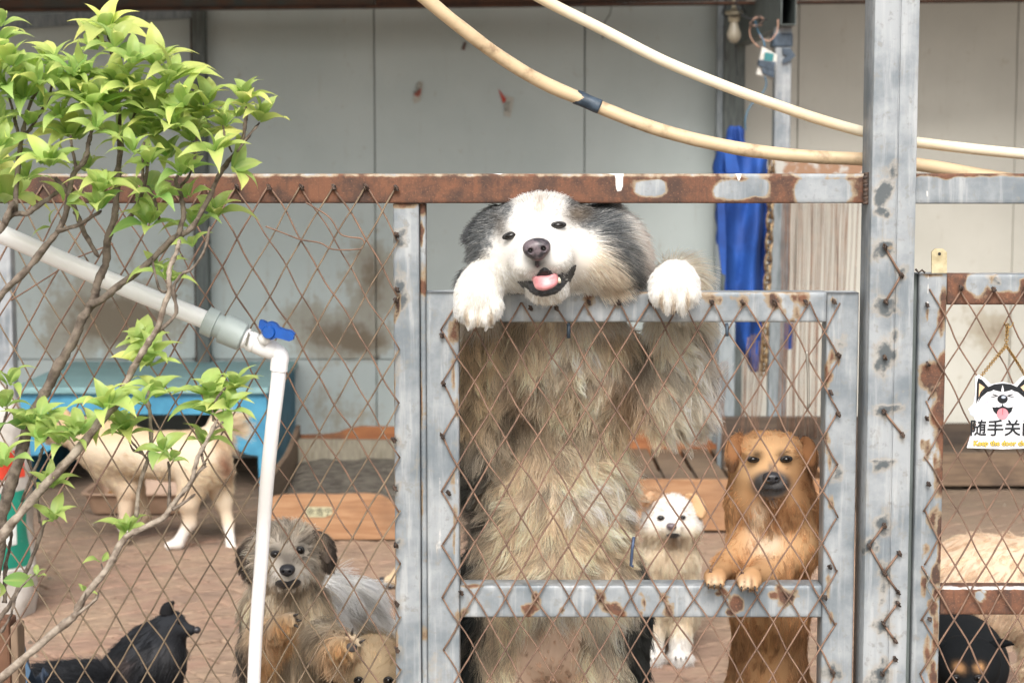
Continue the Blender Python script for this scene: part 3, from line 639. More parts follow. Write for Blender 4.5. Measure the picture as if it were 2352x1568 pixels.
for i in range(m_):
    t = i/(m_-1); z = topz*t
    for k in range(n):
        a = k*2*math.pi/n; r = (72-14*t+9*math.sin(5*a+t*4)*(.4+t)+5*math.sin(11*a-t*7))*s; zz = z+(.03*math.sin(3*a+1)+.015*math.sin(9*a))*(t**3) - .09*(t**3)*max(0, math.cos(a))
        V.append((bgx+r*math.cos(a), 1.1+r*.8*math.sin(a), zz))
F = [(i*n+k, i*n+(k+1) % n, (i+1)*n+(k+1) % n, (i+1)*n+k) for i in range(m_-1) for k in range(n)]
mesh('bag_body', V, F, M['bag_navy'], bg_).modifiers.new('t', 'SOLIDIFY').thickness = .003
plate('blue_panel', P5([(30, 1500), (58, 1512), (70, 1540), (52, 1600), (28, 1600)], .98), .002, M['bag_blue'], bg_)
x0, x1 = pt(-14, 1500, .02).x, pt(40, 1500, .02).x
bp = thing('brown_post', (x0, .05, 0), 'short brown post with a tan side at the bottom left corner', 'post')
zz = pt(10, 1425, .02).z
MB().box(x0, pt(22, 1500, .02).x, .02, .07, 0, zz).build('post_body', M['post_brown'], bp, bevel=.004)
MB().box(pt(22, 1500, .02).x+.0005, x1, .024, .07, 0, zz-.01).build('post_side', simple('tan_face', c(140, 118, 98), .8), bp, bevel=.003)
tag(bar('left_upright', pt(-30, 700, 3.2).x, pt(27, 700, 3.2).x, 3.2, 3.26, 0, pt(0, 545, 3.2).z, M['galv'], None, step=.02), 'grey galvanised upright at the far left behind the wire mesh', 'post')
# ---- blue cloth, chain, wires hanging at the switch post
CYc = 4.48; prof = []
def ctop(t): return 0
L_ = [(290, 1680, 1702), (300, 1672, 1711), (320, 1674, 1711), (330, 1665, 1716), (345, 1650, 1735), (360, 1646, 1764), (390, 1642, 1768), (410, 1644, 1768), (470, 1648, 1769), (560, 1650, 1764), (580, 1662, 1763), (620, 1666, 1762), (700, 1671, 1760), (745, 1680, 1757), (800, 1700, 1755), (830, 1722, 1748), (855, 1728, 1742)]
ys = np.linspace(290, 855, 70); lo = np.interp(ys, [a[0] for a in L_], [a[1] for a in L_]); hi = np.interp(ys, [a[0] for a in L_], [a[2] for a in L_]); n = 40; V = []
for k_, y in enumerate(ys):
    for j in range(n):
        t = j/(n-1); px = lo[k_]+(hi[k_]-lo[k_])*t; d = .03*math.sin((px-1640)/15.+y*.004)+.018*math.sin((px-1640)/7+y*.013)+.012*math.sin(y/23+px/19)
        edge = .05*(1-min(1, 4*min(t, 1-t))); q = pt(px+(2*math.sin(y/9) if j in (0, n-1) else 0), y, CYc); V.append((q.x, CYc-d*sm(0, .2, min(t, 1-t)*3)+edge, q.z))
F = [(i*n+j, i*n+j+1, (i+1)*n+j+1, (i+1)*n+j) for i in range(len(ys)-1) for j in range(n-1)]
cl = tag(mesh('blue_cloth', V, F, M['cloth']), 'blue raincoat hanging limp by its hood on the grey column', 'raincoat'); cl.modifiers.new('t', 'SOLIDIFY').thickness = .004
plate('sleeve', P5([(1646, 400), (1662, 396), (1668, 560), (1667, 632), (1658, 628), (1650, 560)], CYc-.05), .02, M['cloth'], cl)
plate('pocket_flap', P5([(1664, 348), (1690, 352), (1700, 398), (1668, 398)], CYc-.055), .01, M['cloth'], cl)
strip = tag(plate('cloth_strip', P5([(1801, 742), (1822, 742), (1822, 800), (1812, 803), (1802, 800)], 4.55), .01, M['cloth'], None), 'narrow strip of blue cloth dangling on the hanging wires', 'cloth')
def link_mesh(L, W, r, seg=14, sides=6):
    P = []
    for k in range(seg+1):
        a = k*2*math.pi/seg; P.append((W*math.cos(a)*(1), 0, (L-W)*np.sign(math.sin(a))*min(1, abs(math.sin(a))*2.5)+W*math.sin(a)))
    return tube(P, r, sides)
def chain(pts, n_link, W, mat, label, name='chain', cat='chain', parent=None, r=None):
    P = spline([tuple(p) for p in pts], n_link+1); Ls = np.linalg.norm(P[1]-P[0]); V, F = link_mesh(Ls*.72, W, r or W*.34)
    me = bpy.data.meshes.new('link'); me.from_pydata([tuple(v) for v in V], [], F); me.polygons.foreach_set('use_smooth', [True]*len(me.polygons)); me.materials.append(mat)
    root = parent or thing(name, tuple(P[-1]), label, cat)
    for i in range(n_link):
        a, b_ = Vector(P[i]), Vector(P[i+1]); d = (b_-a).normalized(); q = Vector((0, 0, -1)).rotation_difference(d).to_matrix().to_4x4()
        o = bpy.data.objects.new('link', me); COL.objects.link(o); o.parent = root; o.matrix_parent_inverse = Matrix.Translation(-root.location)
        o.matrix_basis = Matrix.Translation((a+b_)/2) @ q @ Matrix.Rotation(R(25 if i % 2 else 115), 4, 'Z')
    return root
chain([pt(1773, 365, 4.3), pt(1768, 520, 4.3), pt(1762, 660, 4.3), pt(1757, 780, 4.3), pt(1754, 850, 4.3)], 24, .0145, M['chain'], 'heavy worn chain hanging straight down beside the blue raincoat')
# ---- hanging rusty wire screen
GY = 4.35
gs = thing('wire_screen', (pt(1890, 900, GY).x, GY, 0), 'frame strung with dense upright rusty wires right of the switch post', 'screen')
rx0, rx1 = pt(1770, 380, GY).x, pt(1990, 380, GY).x
MB().box(rx0, rx1, GY, GY+.05, pt(1900, 402, GY).z, pt(1900, 364, GY).z).build('top_rail', simple('chipped_rail', c(170, 168, 162), .7, col2=c(140, 108, 84), scale=12, thr=(.45, .55)), gs, bevel=.003)
MB().box(pt(1660, 990, GY).x, rx1+.1, GY, GY+.04, pt(1900, 1120, GY).z, pt(1900, 958, GY).z).build('bottom_plate', M['wood_dark'], gs, bevel=.004)
MB().box(rx0+.01, rx0+.07, GY+.052, GY+.1, 0, pt(1900, 402, GY).z).build('frame_post', M['steel_plain'], gs, bevel=.003)
MB().box(pt(1652, 990, GY).x, pt(1690, 990, GY).x, GY+.052, GY+.1, 0, pt(1660, 742, GY).z).build('frame_post', M['steel_plain'], gs, bevel=.003)
k = 0
xw = list(np.arange(1819, 1945, 5.1))+[1800, 1803, 1807, 1811, 1815, 1949, 1952, 1960, 1975]+list(np.arange(1712, 1760, 5.5))
for x in xw:
    j = random.uniform(-2, 2); mid = x < 1765; xb_ = x-14+j*2+(random.uniform(-22, -8) if x > 1945 else 0); y_t = 402 if not mid else 760+random.uniform(-20, 60)
    P = [pt(x+(xb_-x)*t+1.2*math.sin(t*9+x)+random.uniform(-.7, .7), y_t+(1005-y_t)*t, GY-.006) for t in np.linspace(0, 1, 11)]
    MB().tube(P, random.uniform(.0012, .0026), 5).build('wire', M['wire'], gs, smooth=True)
for x in (1655, 1661, 1666):
    P = [pt(x+5*math.sin(t*7+x), 830+200*t, GY-.01) for t in np.linspace(0, 1, 12)]; MB().tube(P, .002, 5).build('wire', M['wire'], gs, smooth=True)
# ============================================================= FENCE, GATES (front plane y = 0)
fx = lambda px, py=430: pt(px, py, 0).x
fz = lambda py: pt(1176, py, 0).z
def strands(parent, xl, xr, zlo, zhi, x_ref, z_ref, dx, dz, y, mat_hi, mat_lo, zsplit, r=.00155, wob=.0016):
    """woven diamond mesh, every wire a part; crosses sit at x_ref+i*dx, z_ref+j*dz (and half-way between)"""
    n0 = []
    sl = dz/dx
    for sgn in (1, -1):
        for k in range(-80, 80):
            c0 = z_ref+k*dz  # passes (x_ref, c0) with slope sgn*sl
            xa, xb_ = xl, xr
            za, zb = c0+sgn*sl*(xa-x_ref), c0+sgn*sl*(xb_-x_ref)
            if sgn > 0:
                if za > zhi or zb < zlo: continue
                if za < zlo: xa += (zlo-za)/sl
                if zb > zhi: xb_ -= (zb-zhi)/sl
            else:
                if zb > zhi or za < zlo: continue
                if za > zhi: xa += (za-zhi)/sl
                if zb < zlo: xb_ -= (zlo-zb)/sl
            L_ = xb_-xa
            if L_ < .01: continue
            n = max(3, int(L_/(dx/2)*3)); P = []; ph = random.uniform(0, 6)
            for t in np.linspace(0, 1, n):
                x = xa+L_*t; z = c0+sgn*sl*(x-x_ref); u = (x-x_ref)/(dx/2)
                yy = y+sgn*.0016*math.cos(math.pi*u)
                w_ = wob*(math.sin(x*55+ph)+.6*math.sin(x*131+ph*2)); P.append((x+w_, yy, z+.6*w_))
            zm = (P[0][2]+P[-1][2])/2
            MB().tube(P, r*random.uniform(.85, 1.1), 5).build('wire', mat_lo if zm < zsplit else mat_hi, parent, smooth=True)
def knots(parent, pts, y=-.004, r=.006):
    for (px, py) in pts:
        q = pt(px, py, y); mb = MB()
        for k in range(3):
            a = random.uniform(0, 6.28); P = [(q.x+r*(.5+.5*random.random())*math.cos(a+t*2.1), y-.002-.002*k+random.uniform(-.001, .001), q.z+r*math.sin(a+t*1.7)) for t in range(5)]
            mb.tube(P, .0016, 5)
        mb.build('wire_twist', M['weld'], parent, smooth=True)
# --- left fence section
zr0, zr1 = fz(467), fz(399)
lf = thing('mesh_fence', (fx(450), 0, 0), 'fence of rusty diamond mesh under the long rusty rail', 'fence')
xr0, xr1 = fx(-160), pt(1992, 430, 0).x
def r_rust(px, py, V):
    a = np.full(len(px), .8)
    win = [(1492, 432, 30, 16, 1), (1478, 438, 20, 10, .8), (1512, 424, 14, 10, .8), (1690, 436, 36, 17, 1.25), (1735, 430, 25, 17, 1.25), (1655, 442, 14, 12, .7), (1870, 428, 26, 24, 1.2), (1905, 442, 40, 26, 1.3), (1845, 440, 16, 26, .9), (1930, 432, 18, 20, .9)]
    g = np.zeros(len(px))
    for (x, y, rx, ry, s_) in win: g = np.maximum(g, s_*np.exp(-((np.abs(px-x)/rx)**2.4+(np.abs(py-y)/ry)**2.4)*.8))
    return a-1.1*g-.3*(V[:, 2] > zr1-.004)
r_white = [(1418, 415, 4, 26, 1.2), (1428, 412, 4, 30, 1.2), (1422, 400, 14, 5, .9), (1697, 400, 5, 14, 1.4), (1145, 397, 16, 4, 1.1), (1795, 450, 2, 16, .9)]+[(x, 398, 24, 3, .55) for x in range(380, 1990, 60)]  # white drips, plus a painted highlight in a row along the top edge
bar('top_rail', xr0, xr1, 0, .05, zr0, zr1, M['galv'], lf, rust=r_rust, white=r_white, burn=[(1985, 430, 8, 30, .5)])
xp0, xp1, xp2 = pt(902, 470, 0).x, pt(962, 470, 0).x, pt(977, 470, 0).x
bp_ = [(912, 543, 13, 16, .9), (915, 665, 14, 30, .9), (925, 690, 10, 18, .7), (912, 830, 8, 30, .45), (910, 1010, 9, 14, .6), (911, 1120, 10, 14, .7), (912, 1250, 10, 14, .6), (912, 1390, 9, 16, .6), (913, 1490, 8, 14, .6)]
br = [(926, 472, 50, 8, .9), (908, 600, 5, 30, .5), (915, 700, 9, 30, .75), (906, 880, 6, 60, .62), (905, 1100, 5, 50, .6), (905, 1300, 5, 60, .55), (912, 1470, 7, 40, .6)]
bar('end_post', xp0, xp1, .004, .05, 0, zr0-.001, M['galv'], lf, rust=br, burn=bp_, white=[(930, 620, 12, 30, .35)])
bar('cover_strip', xp1+.001, xp2, .012, .05, 0, zr0-.001, M['galv'], lf, rust=lambda px, py, V: .2+.35*vnoise(V, 9, 4)+blob(px, py, [(968, 480, 20, 16, .7), (968, 540, 5, 30, .6), (966, 900, 4, 60, .45), (968, 1150, 5, 40, .4), (970, 660, 6, 10, .5)]))
dx, dz = 74*mp(0), .0897
q = pt(545, 551.5, 0)
strands(lf, q.x-9*dx, q.x+5*dx, .02, pt(625, 425, 0).z, q.x, q.z, dx, dz, -.0035, M['wire'], M['wire_low'], .9)
knots(lf, [(910, 432), (912, 540), (912, 665), (910, 690), (905, 1010), (907, 1120), (909, 1250), (912, 1385), (912, 1490), (546, 430), (619, 430), (693, 430), (767, 430), (841, 430)], r=.005)
for P, lab in (([(610, 520), (650, 535), (690, 550), (735, 558), (762, 572), (800, 574), (830, 572)], 'bent loose wire lying across the mesh left of the big dog, lower one'), ([(702, 465), (755, 498), (780, 535), (800, 544), (830, 548), (838, 560)], 'bent loose wire under the rusty rail, upper one'), ([(25, 690), (120, 630), (170, 595), (260, 560)], 'thin stray wire crossing the mesh above the white pipe')):
    o = cable(P, -.012, .0013, M['wire'], lab, 'wire', 'loose_wire')
for (a, b_) in (((185, 725), (181, 738)), ((728, 862), (724, 895)), ((456, 826), (450, 850)), ((283, 905), (276, 918))):
    pass
# --- main post
mx0, mx1 = pt(2001, 430, -.03).x, pt(2104, 430, -.03).x
mainp = thing('gate_post', ((mx0+mx1)/2, 0, 0), 'thick galvanised post with burnt weld spots between the two gates', 'post')
wp = [(2031, 566), (2070, 632), (2034, 693), (2030, 944), (2073, 998), (2031, 1205), (1996, 1253), (2031, 1314), (2062, 1358), (2062, 1385), (2028, 1430), (2055, 1469), (2055, 1511), (2026, 1545), (2032, 820), (2065, 1269)]
bu = [(2030, 440, 16, 30, 1.1), (2052, 395, 10, 24, .8), (2025, 485, 16, 12, .95), (2031, 570, 22, 20, 1), (2070, 625, 10, 16, .7), (2030, 700, 24, 18, 1), (2050, 712, 12, 9, .8), (2032, 815, 19, 32, 1.05), (2056, 775, 9, 12, .9), (2030, 942, 24, 12, 1), (2052, 940, 12, 10, .9), (2072, 1000, 10, 12, .6), (2030, 1065, 22, 12, .9), (2030, 1205, 18, 22, .9), (1998, 1252, 15, 16, .9), (2032, 1310, 14, 16, .8), (2030, 1345, 12, 40, .55), (2058, 1385, 9, 12, .8), (2028, 1435, 20, 20, .85), (2026, 1545, 22, 26, .9), (2054, 1470, 10, 12, .6), (2000, 1560, 16, 20, .6)]
bar('post_body', mx0, mx1, -.03, .052, 0, pt(2050, -60, -.03).z, M['galv'], mainp, rust=[(2042, 570, 16, 12, .42), (2035, 700, 10, 12, .4), (2040, 1070, 10, 8, .4), (2050, 30, 8, 10, .3)], burn=bu, white=[(2040, 1290, 12, 60, .42), (2060, 1240, 8, 40, .4), (2040, 1130, 20, 30, .3)], step=.005)
for (i0, i1) in ((0, 1), (1, 2), (3, 4), (5, 6), (6, 7), (15, 7), (7, 8), (9, 10), (10, 11), (12, 13)):
    a, b_ = wp[i0], wp[i1]; MB().tube([pt(a[0]+(b_[0]-a[0])*t, a[1]+(b_[1]-a[1])*t, -.0355) for t in (0, .5, 1)], .0019, 6).build('wire_stub', M['wire'], mainp, smooth=True)
for (fa, fb) in ((mx0+.0005, mx0+.040), (mx1-.030, mx1-.0005)):
    bar('flange', fa, fb, -.0325, -.0301, 0, pt(2050, -60, -.03).z, M['galv'], mainp, rust=[(2042, 570, 16, 12, .42)], burn=bu, white=[(2040, 1290, 12, 60, .42), (2060, 1240, 8, 40, .4)], step=.006, rb=.0008)
knots(mainp, wp, y=-.035, r=.0045)
# weld bead where rail meets post
wb = MB()
for k in range(26):
    y = 400+k*2.7; q = pt(1990+2*math.sin(k*1.7), y, -.006); V, F = tube([(q.x-.004, -.006, q.z), (q.x+.004, -.008, q.z+.001)], .0024, 6); wb.add(V, F)
wb.build('weld_bead', M['weld'], lf, smooth=True)
# --- right rail
rr = thing('right_rail', (pt(2230, 430, .01).x, 0, fz(430)), 'short blue-grey top rail right of the thick post', 'rail')
x0, x1 = mx1+.001, pt(2760, 430, 0).x
bar('rail_tube', x0, x1, 0, .05, zr0-.001, zr1, M['galv'], rr, rust=lambda px, py, V: .72*np.exp(-((py-400)/9)**2)*(px > 0)+.7*np.exp(-((px-2099)/5)**2)+.5*np.exp(-((px-2170)/14)**2-((py-408)/10)**2), white=[(2126, 425, 4, 22, .8), (2144, 405, 3, 14, .8), (2160, 432, 8, 24, .45), (2205, 415, 2, 20, .5)])
# --- middle gate
gl0, gl1 = pt(979, 700, 0).x, pt(1054, 700, 0).x
gr0, gr1 = pt(1900, 700, 0).x, pt(1973, 700, 0).x
gz1, gz0 = fz(671), fz(740)
g = thing('mesh_gate', ((gl0+gr1)/2, 0, .04), 'narrow grey steel gate with mesh that the big dog leans on', 'gate')
gb = [(x, 690, 24, 26, .62) for x in (1353, 1421, 1560, 1634, 1704, 1775, 1845)]+[(1830, 715, 18, 24, .6), (1353, 720, 12, 20, .5)]+[(x, 672, 60, 5, .5) for x in range(1100, 1900, 90)]
bar('gate_top_rail', gl1+.001, gr0-.001, .002, .05, gz0, gz1, M['galv'], g, rust=gb, white=[(1800, 735, 60, 5, .3)])
le = [(1040, 760, 18, 34, .72), (1018, 770, 10, 10, .55), (1040, 850, 8, 60, .7), (1048, 930, 8, 40, .65), (1018, 880, 8, 10, .5), (1046, 1180, 7, 60, .62), (1042, 1250, 7, 50, .62), (1050, 1420, 8, 40, .6), (1000, 1560, 14, 30, .45), (985, 690, 8, 14, .5), (1040, 1110, 8, 30, .55)]
lw = [(1010, 1120, 14, 60, .52), (1012, 1240, 12, 60, .55), (1016, 1370, 10, 40, .5), (1024, 900, 10, 60, .35), (1048, 1080, 5, 30, .6)]
bar('gate_stile', gl0, gl1, 0, .05, .04, gz1, M['galv'], g, rust=le, white=lw, burn=[(1000, 1530, 20, 30, .3)])
re = [(1912, 820, 14, 22, .75), (1902, 870, 10, 34, .7), (1906, 960, 8, 20, .55), (1900, 1010, 9, 40, .6), (1905, 1065, 8, 30, .62), (1910, 1150, 10, 34, .6), (1903, 1340, 9, 40, .6), (1908, 1420, 8, 24, .55), (1912, 690, 10, 14, .6)]
bar('gate_stile', gr0, gr1, 0, .05, .04, gz1-.001, M['galv'], g, rust=re, burn=[(1930, 790, 14, 18, .55), (1925, 1085, 12, 18, .7), (1912, 1540, 18, 22, .75)], white=[(1935, 720, 20, 50, .35)])
lz1, lz0 = fz(1345), fz(1418)
lr = [(1070, 1345, 80, 6, .6), (1215, 1398, 18, 16, .8), (1230, 1370, 12, 20, .7), (1380, 1370, 16, 22, .8), (1405, 1395, 26, 18, .85), (1478, 1385, 8, 26, .6), (1535, 1400, 18, 20, .75), (1520, 1370, 14, 14, .6), (1600, 1400, 8, 12, .55), (1660, 1355, 16, 14, .75), (1690, 1385, 22, 22, .85), (1800, 1370, 24, 26, .8), (1830, 1360, 12, 12, .6), (1065, 1405, 16, 14, .7), (1145, 1370, 8, 10, .5), (1290, 1400, 10, 12, .6)]
bar('gate_mid_rail', gl1+.001, gr0-.001, .002, .05, lz0, lz1, M['galv'], g, rust=lr, white=[(1210, 1360, 5, 16, .6), (1480, 1375, 20, 20, .3)])
bar('gate_bottom_rail', gl1+.001, gr0-.001, .002, .05, .06, .11, M['galv'], g, step=.02)
dx = 73.5*mp(0); q = pt(1270.5, 819, 0)
strands(g, q.x-3.5*dx, q.x+9*dx, .1, pt(1353, 694, 0).z, q.x, q.z, dx, .0895, -.0035, M['wire'], M['wire_low'], .3)
knots(g, [(1219, 707), (1279, 708), (1353, 694), (1421, 694), (1494, 694), (1634, 694), (1704, 694), (1780, 694), (1850, 694), (1915, 692), (1925, 815), (1908, 900), (1925, 950), (1015, 770), (1018, 880), (1016, 1000), (1030, 1130), (1060, 1360), (1905, 1300), (1912, 1540), (1895, 1370)], r=.0045)
MB().tube([pt(1306, 744, -.006), pt(1306, 752, -.012), pt(1306, 776, -.012)], .0032, 8).build('latch_pin', M['tape'], g, smooth=True)
MB().tube([pt(1669, 744, -.006), pt(1670, 752, -.012), pt(1670, 772, -.012)], .0028, 8).build('latch_pin', M['tape'], g, smooth=True)
for (P, lab) in (([(1853, 806), (1856, 860), (1857, 935)], 'straight pale wire tied to the gate mesh above the brown dog'), ):
    cable(P, -.01, .0022, M['tie'], lab, 'wire', 'tie_wire')
tag(MB().tube([pt(1456, 1232, -.006), pt(1452, 1262, -.01), pt(1449, 1298, -.008), pt(1455, 1300, -.008)], .0026, 8).build('steel_pin', simple('blue_pin', c(70, 84, 110), .4, metal=.3), smooth=True), 'thin dark blue metal pin stuck in the gate mesh', 'pin')
# --- right gate
hx0, hx1 = pt(2112, 640, 0).x, pt(2176, 640, 0).x
hz1, hz0 = fz(629), fz(700)
h = thing('hinged_gate', (hx0, 0, .04), 'rusty mesh gate with the cartoon dog sign, cut by the right edge', 'gate')
hr = [(2138, 632, 40, 7, .7), (2168, 690, 9, 70, .75), (2160, 740, 10, 40, .6), (2140, 860, 34, 40, .95), (2165, 850, 12, 60, .9), (2130, 720, 5, 20, .6), (2155, 960, 22, 60, .8), (2165, 1000, 12, 90, .9), (2130, 1035, 14, 30, .6), (2160, 1100, 16, 60, .85), (2142, 1190, 14, 30, .7), (2160, 1220, 12, 60, .8), (2128, 1260, 12, 20, .6), (2150, 1320, 14, 40, .8), (2122, 1340, 10, 30, .8), (2145, 1395, 16, 30, .8), (2150, 1440, 10, 50, .8), (2130, 1500, 14, 40, .75), (2145, 1560, 12, 30, .8)]
bar('gate_stile', hx0, hx1, 0, .05, .04, hz1, M['galv'], h, rust=hr, white=[(2130, 660, 3, 26, .8), (2128, 690, 4, 6, .9), (2150, 930, 6, 20, .4)])
bar('stile_side', hx0-.011, hx0-.001, .008, .06, .04, hz1-.001, M['steel_dark'], h, step=.03)
hx2 = pt(2790, 660, 0).x
gal = lambda wins: (lambda px, py, V: .8-1.1*blob(px, py, wins))
bar('gate_top_rail', hx1+.001, hx2, .002, .05, hz0, hz1-.001, M['galv'], h, rust=gal([(2245, 655, 16, 24, 1), (2262, 640, 14, 14, .8), (2310, 645, 30, 18, .9), (2330, 660, 12, 12, .7)]), burn=[(2280, 640, 12, 10, .7)], white=[(x, 628, 30, 3, .6) for x in range(2180, 2400, 50)])
kz1, kz0 = fz(1352), fz(1412)
bar('gate_mid_rail', hx1+.001, hx2, .002, .05, kz0, kz1, M['galv'], h, rust=gal([(2250, 1368, 9, 9, 1.1)]), white=[(x, 1348, 40, 7, .9) for x in range(2150, 2420, 40)])
dx = 73.5*mp(0); q = pt(2242, 728, 0)
strands(h, q.x-1.5*dx, hx2, .1, pt(2207, 661, 0).z, q.x, q.z, dx, .092, -.0035, M['wire'], M['wire'], .2)
knots(h, [(2207, 661), (2281, 664), (2355, 662), (2130, 835), (2128, 960), (2132, 1110), (2135, 1420), (2128, 700)], r=.004)
cable([(2130, 1318), (2134, 1330), (2128, 1345), (2140, 1368), (2146, 1380)], -.01, .0012, M['tie'], 'small curl of pale wire on the rusty stile of the hinged gate', 'wire', 'tie_wire')
MB().tube([(mx1+.001, .02, fz(655)), (hx0-.012, .02, fz(655))], .005, 10).build('hinge_pin', M['steel_dark'], h)
la = thing('latch_plate', pt(2157, 628, .012), 'pale yellowish metal tab with a hole standing on the hinged gate', 'latch')
pl = [(2140, 627), (2140, 578), (2148, 571), (2166, 571), (2175, 579), (2175, 627)]
plate('tab', P5(pl, .012), .004, simple('cream_paint', c(196, 184, 150), .6, col2=c(160, 146, 112), scale=60), la)
q = pt(2158, 583, .0112); MB().tube([(q.x, .0112, q.z), (q.x, .0122, q.z)], .0026, 12).build('hole', M['dark'], la)  # dark of the hole painted as a black disc on the tab
MB().tube([pt(2103, 618, .0), pt(2110, 626, .0), pt(2118, 620, -.004), pt(2124, 626, 0)], .0018, 6).build('bent_wire', M['weld'], h, smooth=True)
# --- sign
SYg = -.022
sg = thing('door_sign', pt(2300, 960, SYg), 'white cartoon dog sign asking to keep the door closed, hung on a chain', 'sign')
wht = simple('sign_white', c(236, 236, 240), .35, var=.02, bmp=0); blk = simple('sign_black', (.012, .014, .018), .35, bmp=0); pnk = simple('sign_pink', c(235, 150, 160), .4, bmp=0); ylw = simple('sign_yellow', c(226, 196, 90), .4, bmp=0); tan_ = simple('sign_tan', c(240, 200, 160), .4, bmp=0); gry = simple('sign_grey', c(190, 200, 220), .4, bmp=0); blu = simple('sign_blush', c(244, 205, 215), .4, bmp=0)
CX = 2303
def sym(l): return l+[(2*CX-x, y) for x, y in reversed(l)]
body = [(2303, 1031), (2221, 1028), (2229, 1000), (2243, 976), (2238, 958), (2224, 940), (2236, 928), (2240, 905), (2240, 866), (2248, 860), (2262, 868), (2276, 883), (2303, 877)]
body = body+[(2*CX-x, y) for x, y in reversed(body[1:-1])]
plate('board', P5(body, SYg), .003, wht, sg)
lay = [SYg]
def dec(name, pts, mat, up=1, n=0):
    plate(name, P5(pts, SYg-.0006*up), .0005, mat, sg)
def ell(cx, cy, rx, ry, a0=0, a1=360, n=22): return [(cx+rx*math.cos(R(a0+(a1-a0)*k/n)), cy+ry*math.sin(R(a0+(a1-a0)*k/n))) for k in range(n if a1-a0 == 360 else n+1)]
def mir(l): return [(2*CX-x, y) for x, y in l]
cap = [(2246, 925), (2252, 905), (2266, 890), (2284, 882), (2303, 880)]; cap = cap+mir(list(reversed(cap[:-1])))+[(2352, 912), (2338, 900), (2322, 896), (2303, 900), (2284, 896), (2268, 900), (2254, 912)]
dec('head_cap', cap, blk, 1)
dec('forehead_star', [(2303, 884), (2306, 896), (2303, 906), (2300, 896)], wht, 2)
for mrr in (lambda l: l, mir):
    dec('ear', mrr([(2242, 928), (2244, 880), (2247, 868), (2256, 872), (2270, 888), (2256, 900), (2248, 915)]), blk, 1.2)
    dec('inner_ear', mrr([(2248, 912), (2249, 880), (2262, 889), (2252, 900)]), tan_, 2)
    dec('brow', mrr([(2272, 902), (2282, 895), (2292, 899), (2294, 906), (2282, 904), (2272, 908)]), wht, 2.2)
    dec('eye', mrr([(2276, 903), (2294, 909), (2276, 913), (2276, 911.5), (2288, 909), (2276, 904.6)]), blk, 2)
    dec('blush', mrr(ell(2263, 922, 9, 4)), blu, 1)
    dec('paw_outline', mrr([(2228, 950), (2226, 938), (2234, 934), (2238, 938), (2244, 938), (2250, 944), (2246, 955), (2236, 956)]), gry, 1)
    dec('smile', mrr([(2303, 926), (2301, 932), (2291, 936), (2279, 934), (2283, 946), (2303, 940)]), blk, 1.5)
dec('mouth', ell(2303, 938, 21, 17, 0, 180)+[(2288, 934), (2303, 936)], blk, 1.4)
dec('tongue', ell(2303, 950, 13, 13), pnk, 3)
dec('tongue_line', [(2302, 938), (2304, 938), (2303.6, 952), (2302.4, 952)], simple('sign_line', c(196, 96, 110), .4, bmp=0), 4)
dec('nose', ell(2303, 916, 12, 10), blk, 2); dec('nose_shine', ell(2305, 912, 5, 3), gry, 3)
text('随手关门', pt(2306, 985, SYg-.0012), 40*mp(SYg), blk, sg, ext=.0003, offset=.0004)
text('Keep the door closed', pt(2308, 1018, SYg-.0012), 16.5*mp(SYg), ylw, sg, ext=.0003, offset=.0002)
ylk = simple('sign_outline', c(120, 100, 50), .5, bmp=0)
text('Keep the door closed', pt(2308, 1018, SYg-.0006), 16.5*mp(SYg), ylk, sg, ext=.0002, offset=.0009)
sc_ = thing('sign_chain', pt(2313, 760, SYg), 'fine brass chain looped over the mesh to carry the sign', 'chain')
chain([pt(2250, 868, -.02), pt(2282, 828, -.016), pt(2310, 795, -.012)], 24, .0024, M['gold'], None, parent=sc_)
chain([pt(2358, 868, -.02), pt(2334, 828, -.016), pt(2312, 795, -.012)], 22, .0024, M['gold'], None, parent=sc_)
chain([pt(2311, 795, -.012), pt(2313, 765, -.010), pt(2314, 745, -.008)], 11, .0026, M['gold'], None, parent=sc_)
cable([(2306, 740), (2312, 752), (2322, 750), (2328, 740)], -.008, .001, M['gold'], None, name='hook', parent=sc_)
# ============================================================= PIPES
def pipe_pts(P, n): return [tuple(q) for q in spline([tuple(pt(x, y, Y)) for x, y, Y in P], n)]
hc = thing('cream_pipe', pt(1700, 170, .13), 'thinner cream plastic conduit sagging across the top right', 'pipe')
P = pipe_pts([(1120, -80, .02), (1240, -5, .04), (1380, 66, .06), (1520, 138, .08), (1650, 192, .1), (1760, 233, .11), (1900, 280, .12), (2040, 316, .12), (2170, 335, .12), (2352, 354, .12), (2600, 372, .12)], 90)
V, F = tube(P, 12.5*mp(.08), 20); mesh('conduit', V, F, M['hose_cream'], hc)
ht = thing('tan_pipe', pt(1400, 240, .13), 'thicker stained tan conduit sagging below the cream one', 'pipe')
P = pipe_pts([(880, -90, .02), (975, -5, .04), (1080, 80, .07), (1170, 145, .1), (1260, 196, .12), (1350, 234, .13), (1440, 272, .13), (1540, 306, .13), (1640, 330, .13), (1740, 348, .13), (1860, 360, .13), (1980, 366, .13), (2110, 378, .13), (2230, 398, .14), (2400, 425, .16), (2600, 460, .18)], 130)
V, F = tube(P, 15.5*mp(.1), 22); V = np.array(V)
V += (.0006*vnoise(V, 60))[:, None]; mesh('conduit', V, F, M['hose_tan'], ht)
P = pipe_pts([(1322, 222, .13), (1350, 234, .13), (1378, 246, .13)], 14); V, F = tube(P, 16.6*mp(.13), 22); V = np.array(V)+(.0005*vnoise(V, 150))[:, None]; mesh('tape_wrap', V, F, M['tape'], ht)
pv_ = thing('water_pipe', pt(640, 830, -.2), 'white plastic water pipe bending down in front of the mesh', 'pipe')
PYp = -.25
sP = mp(PYp)
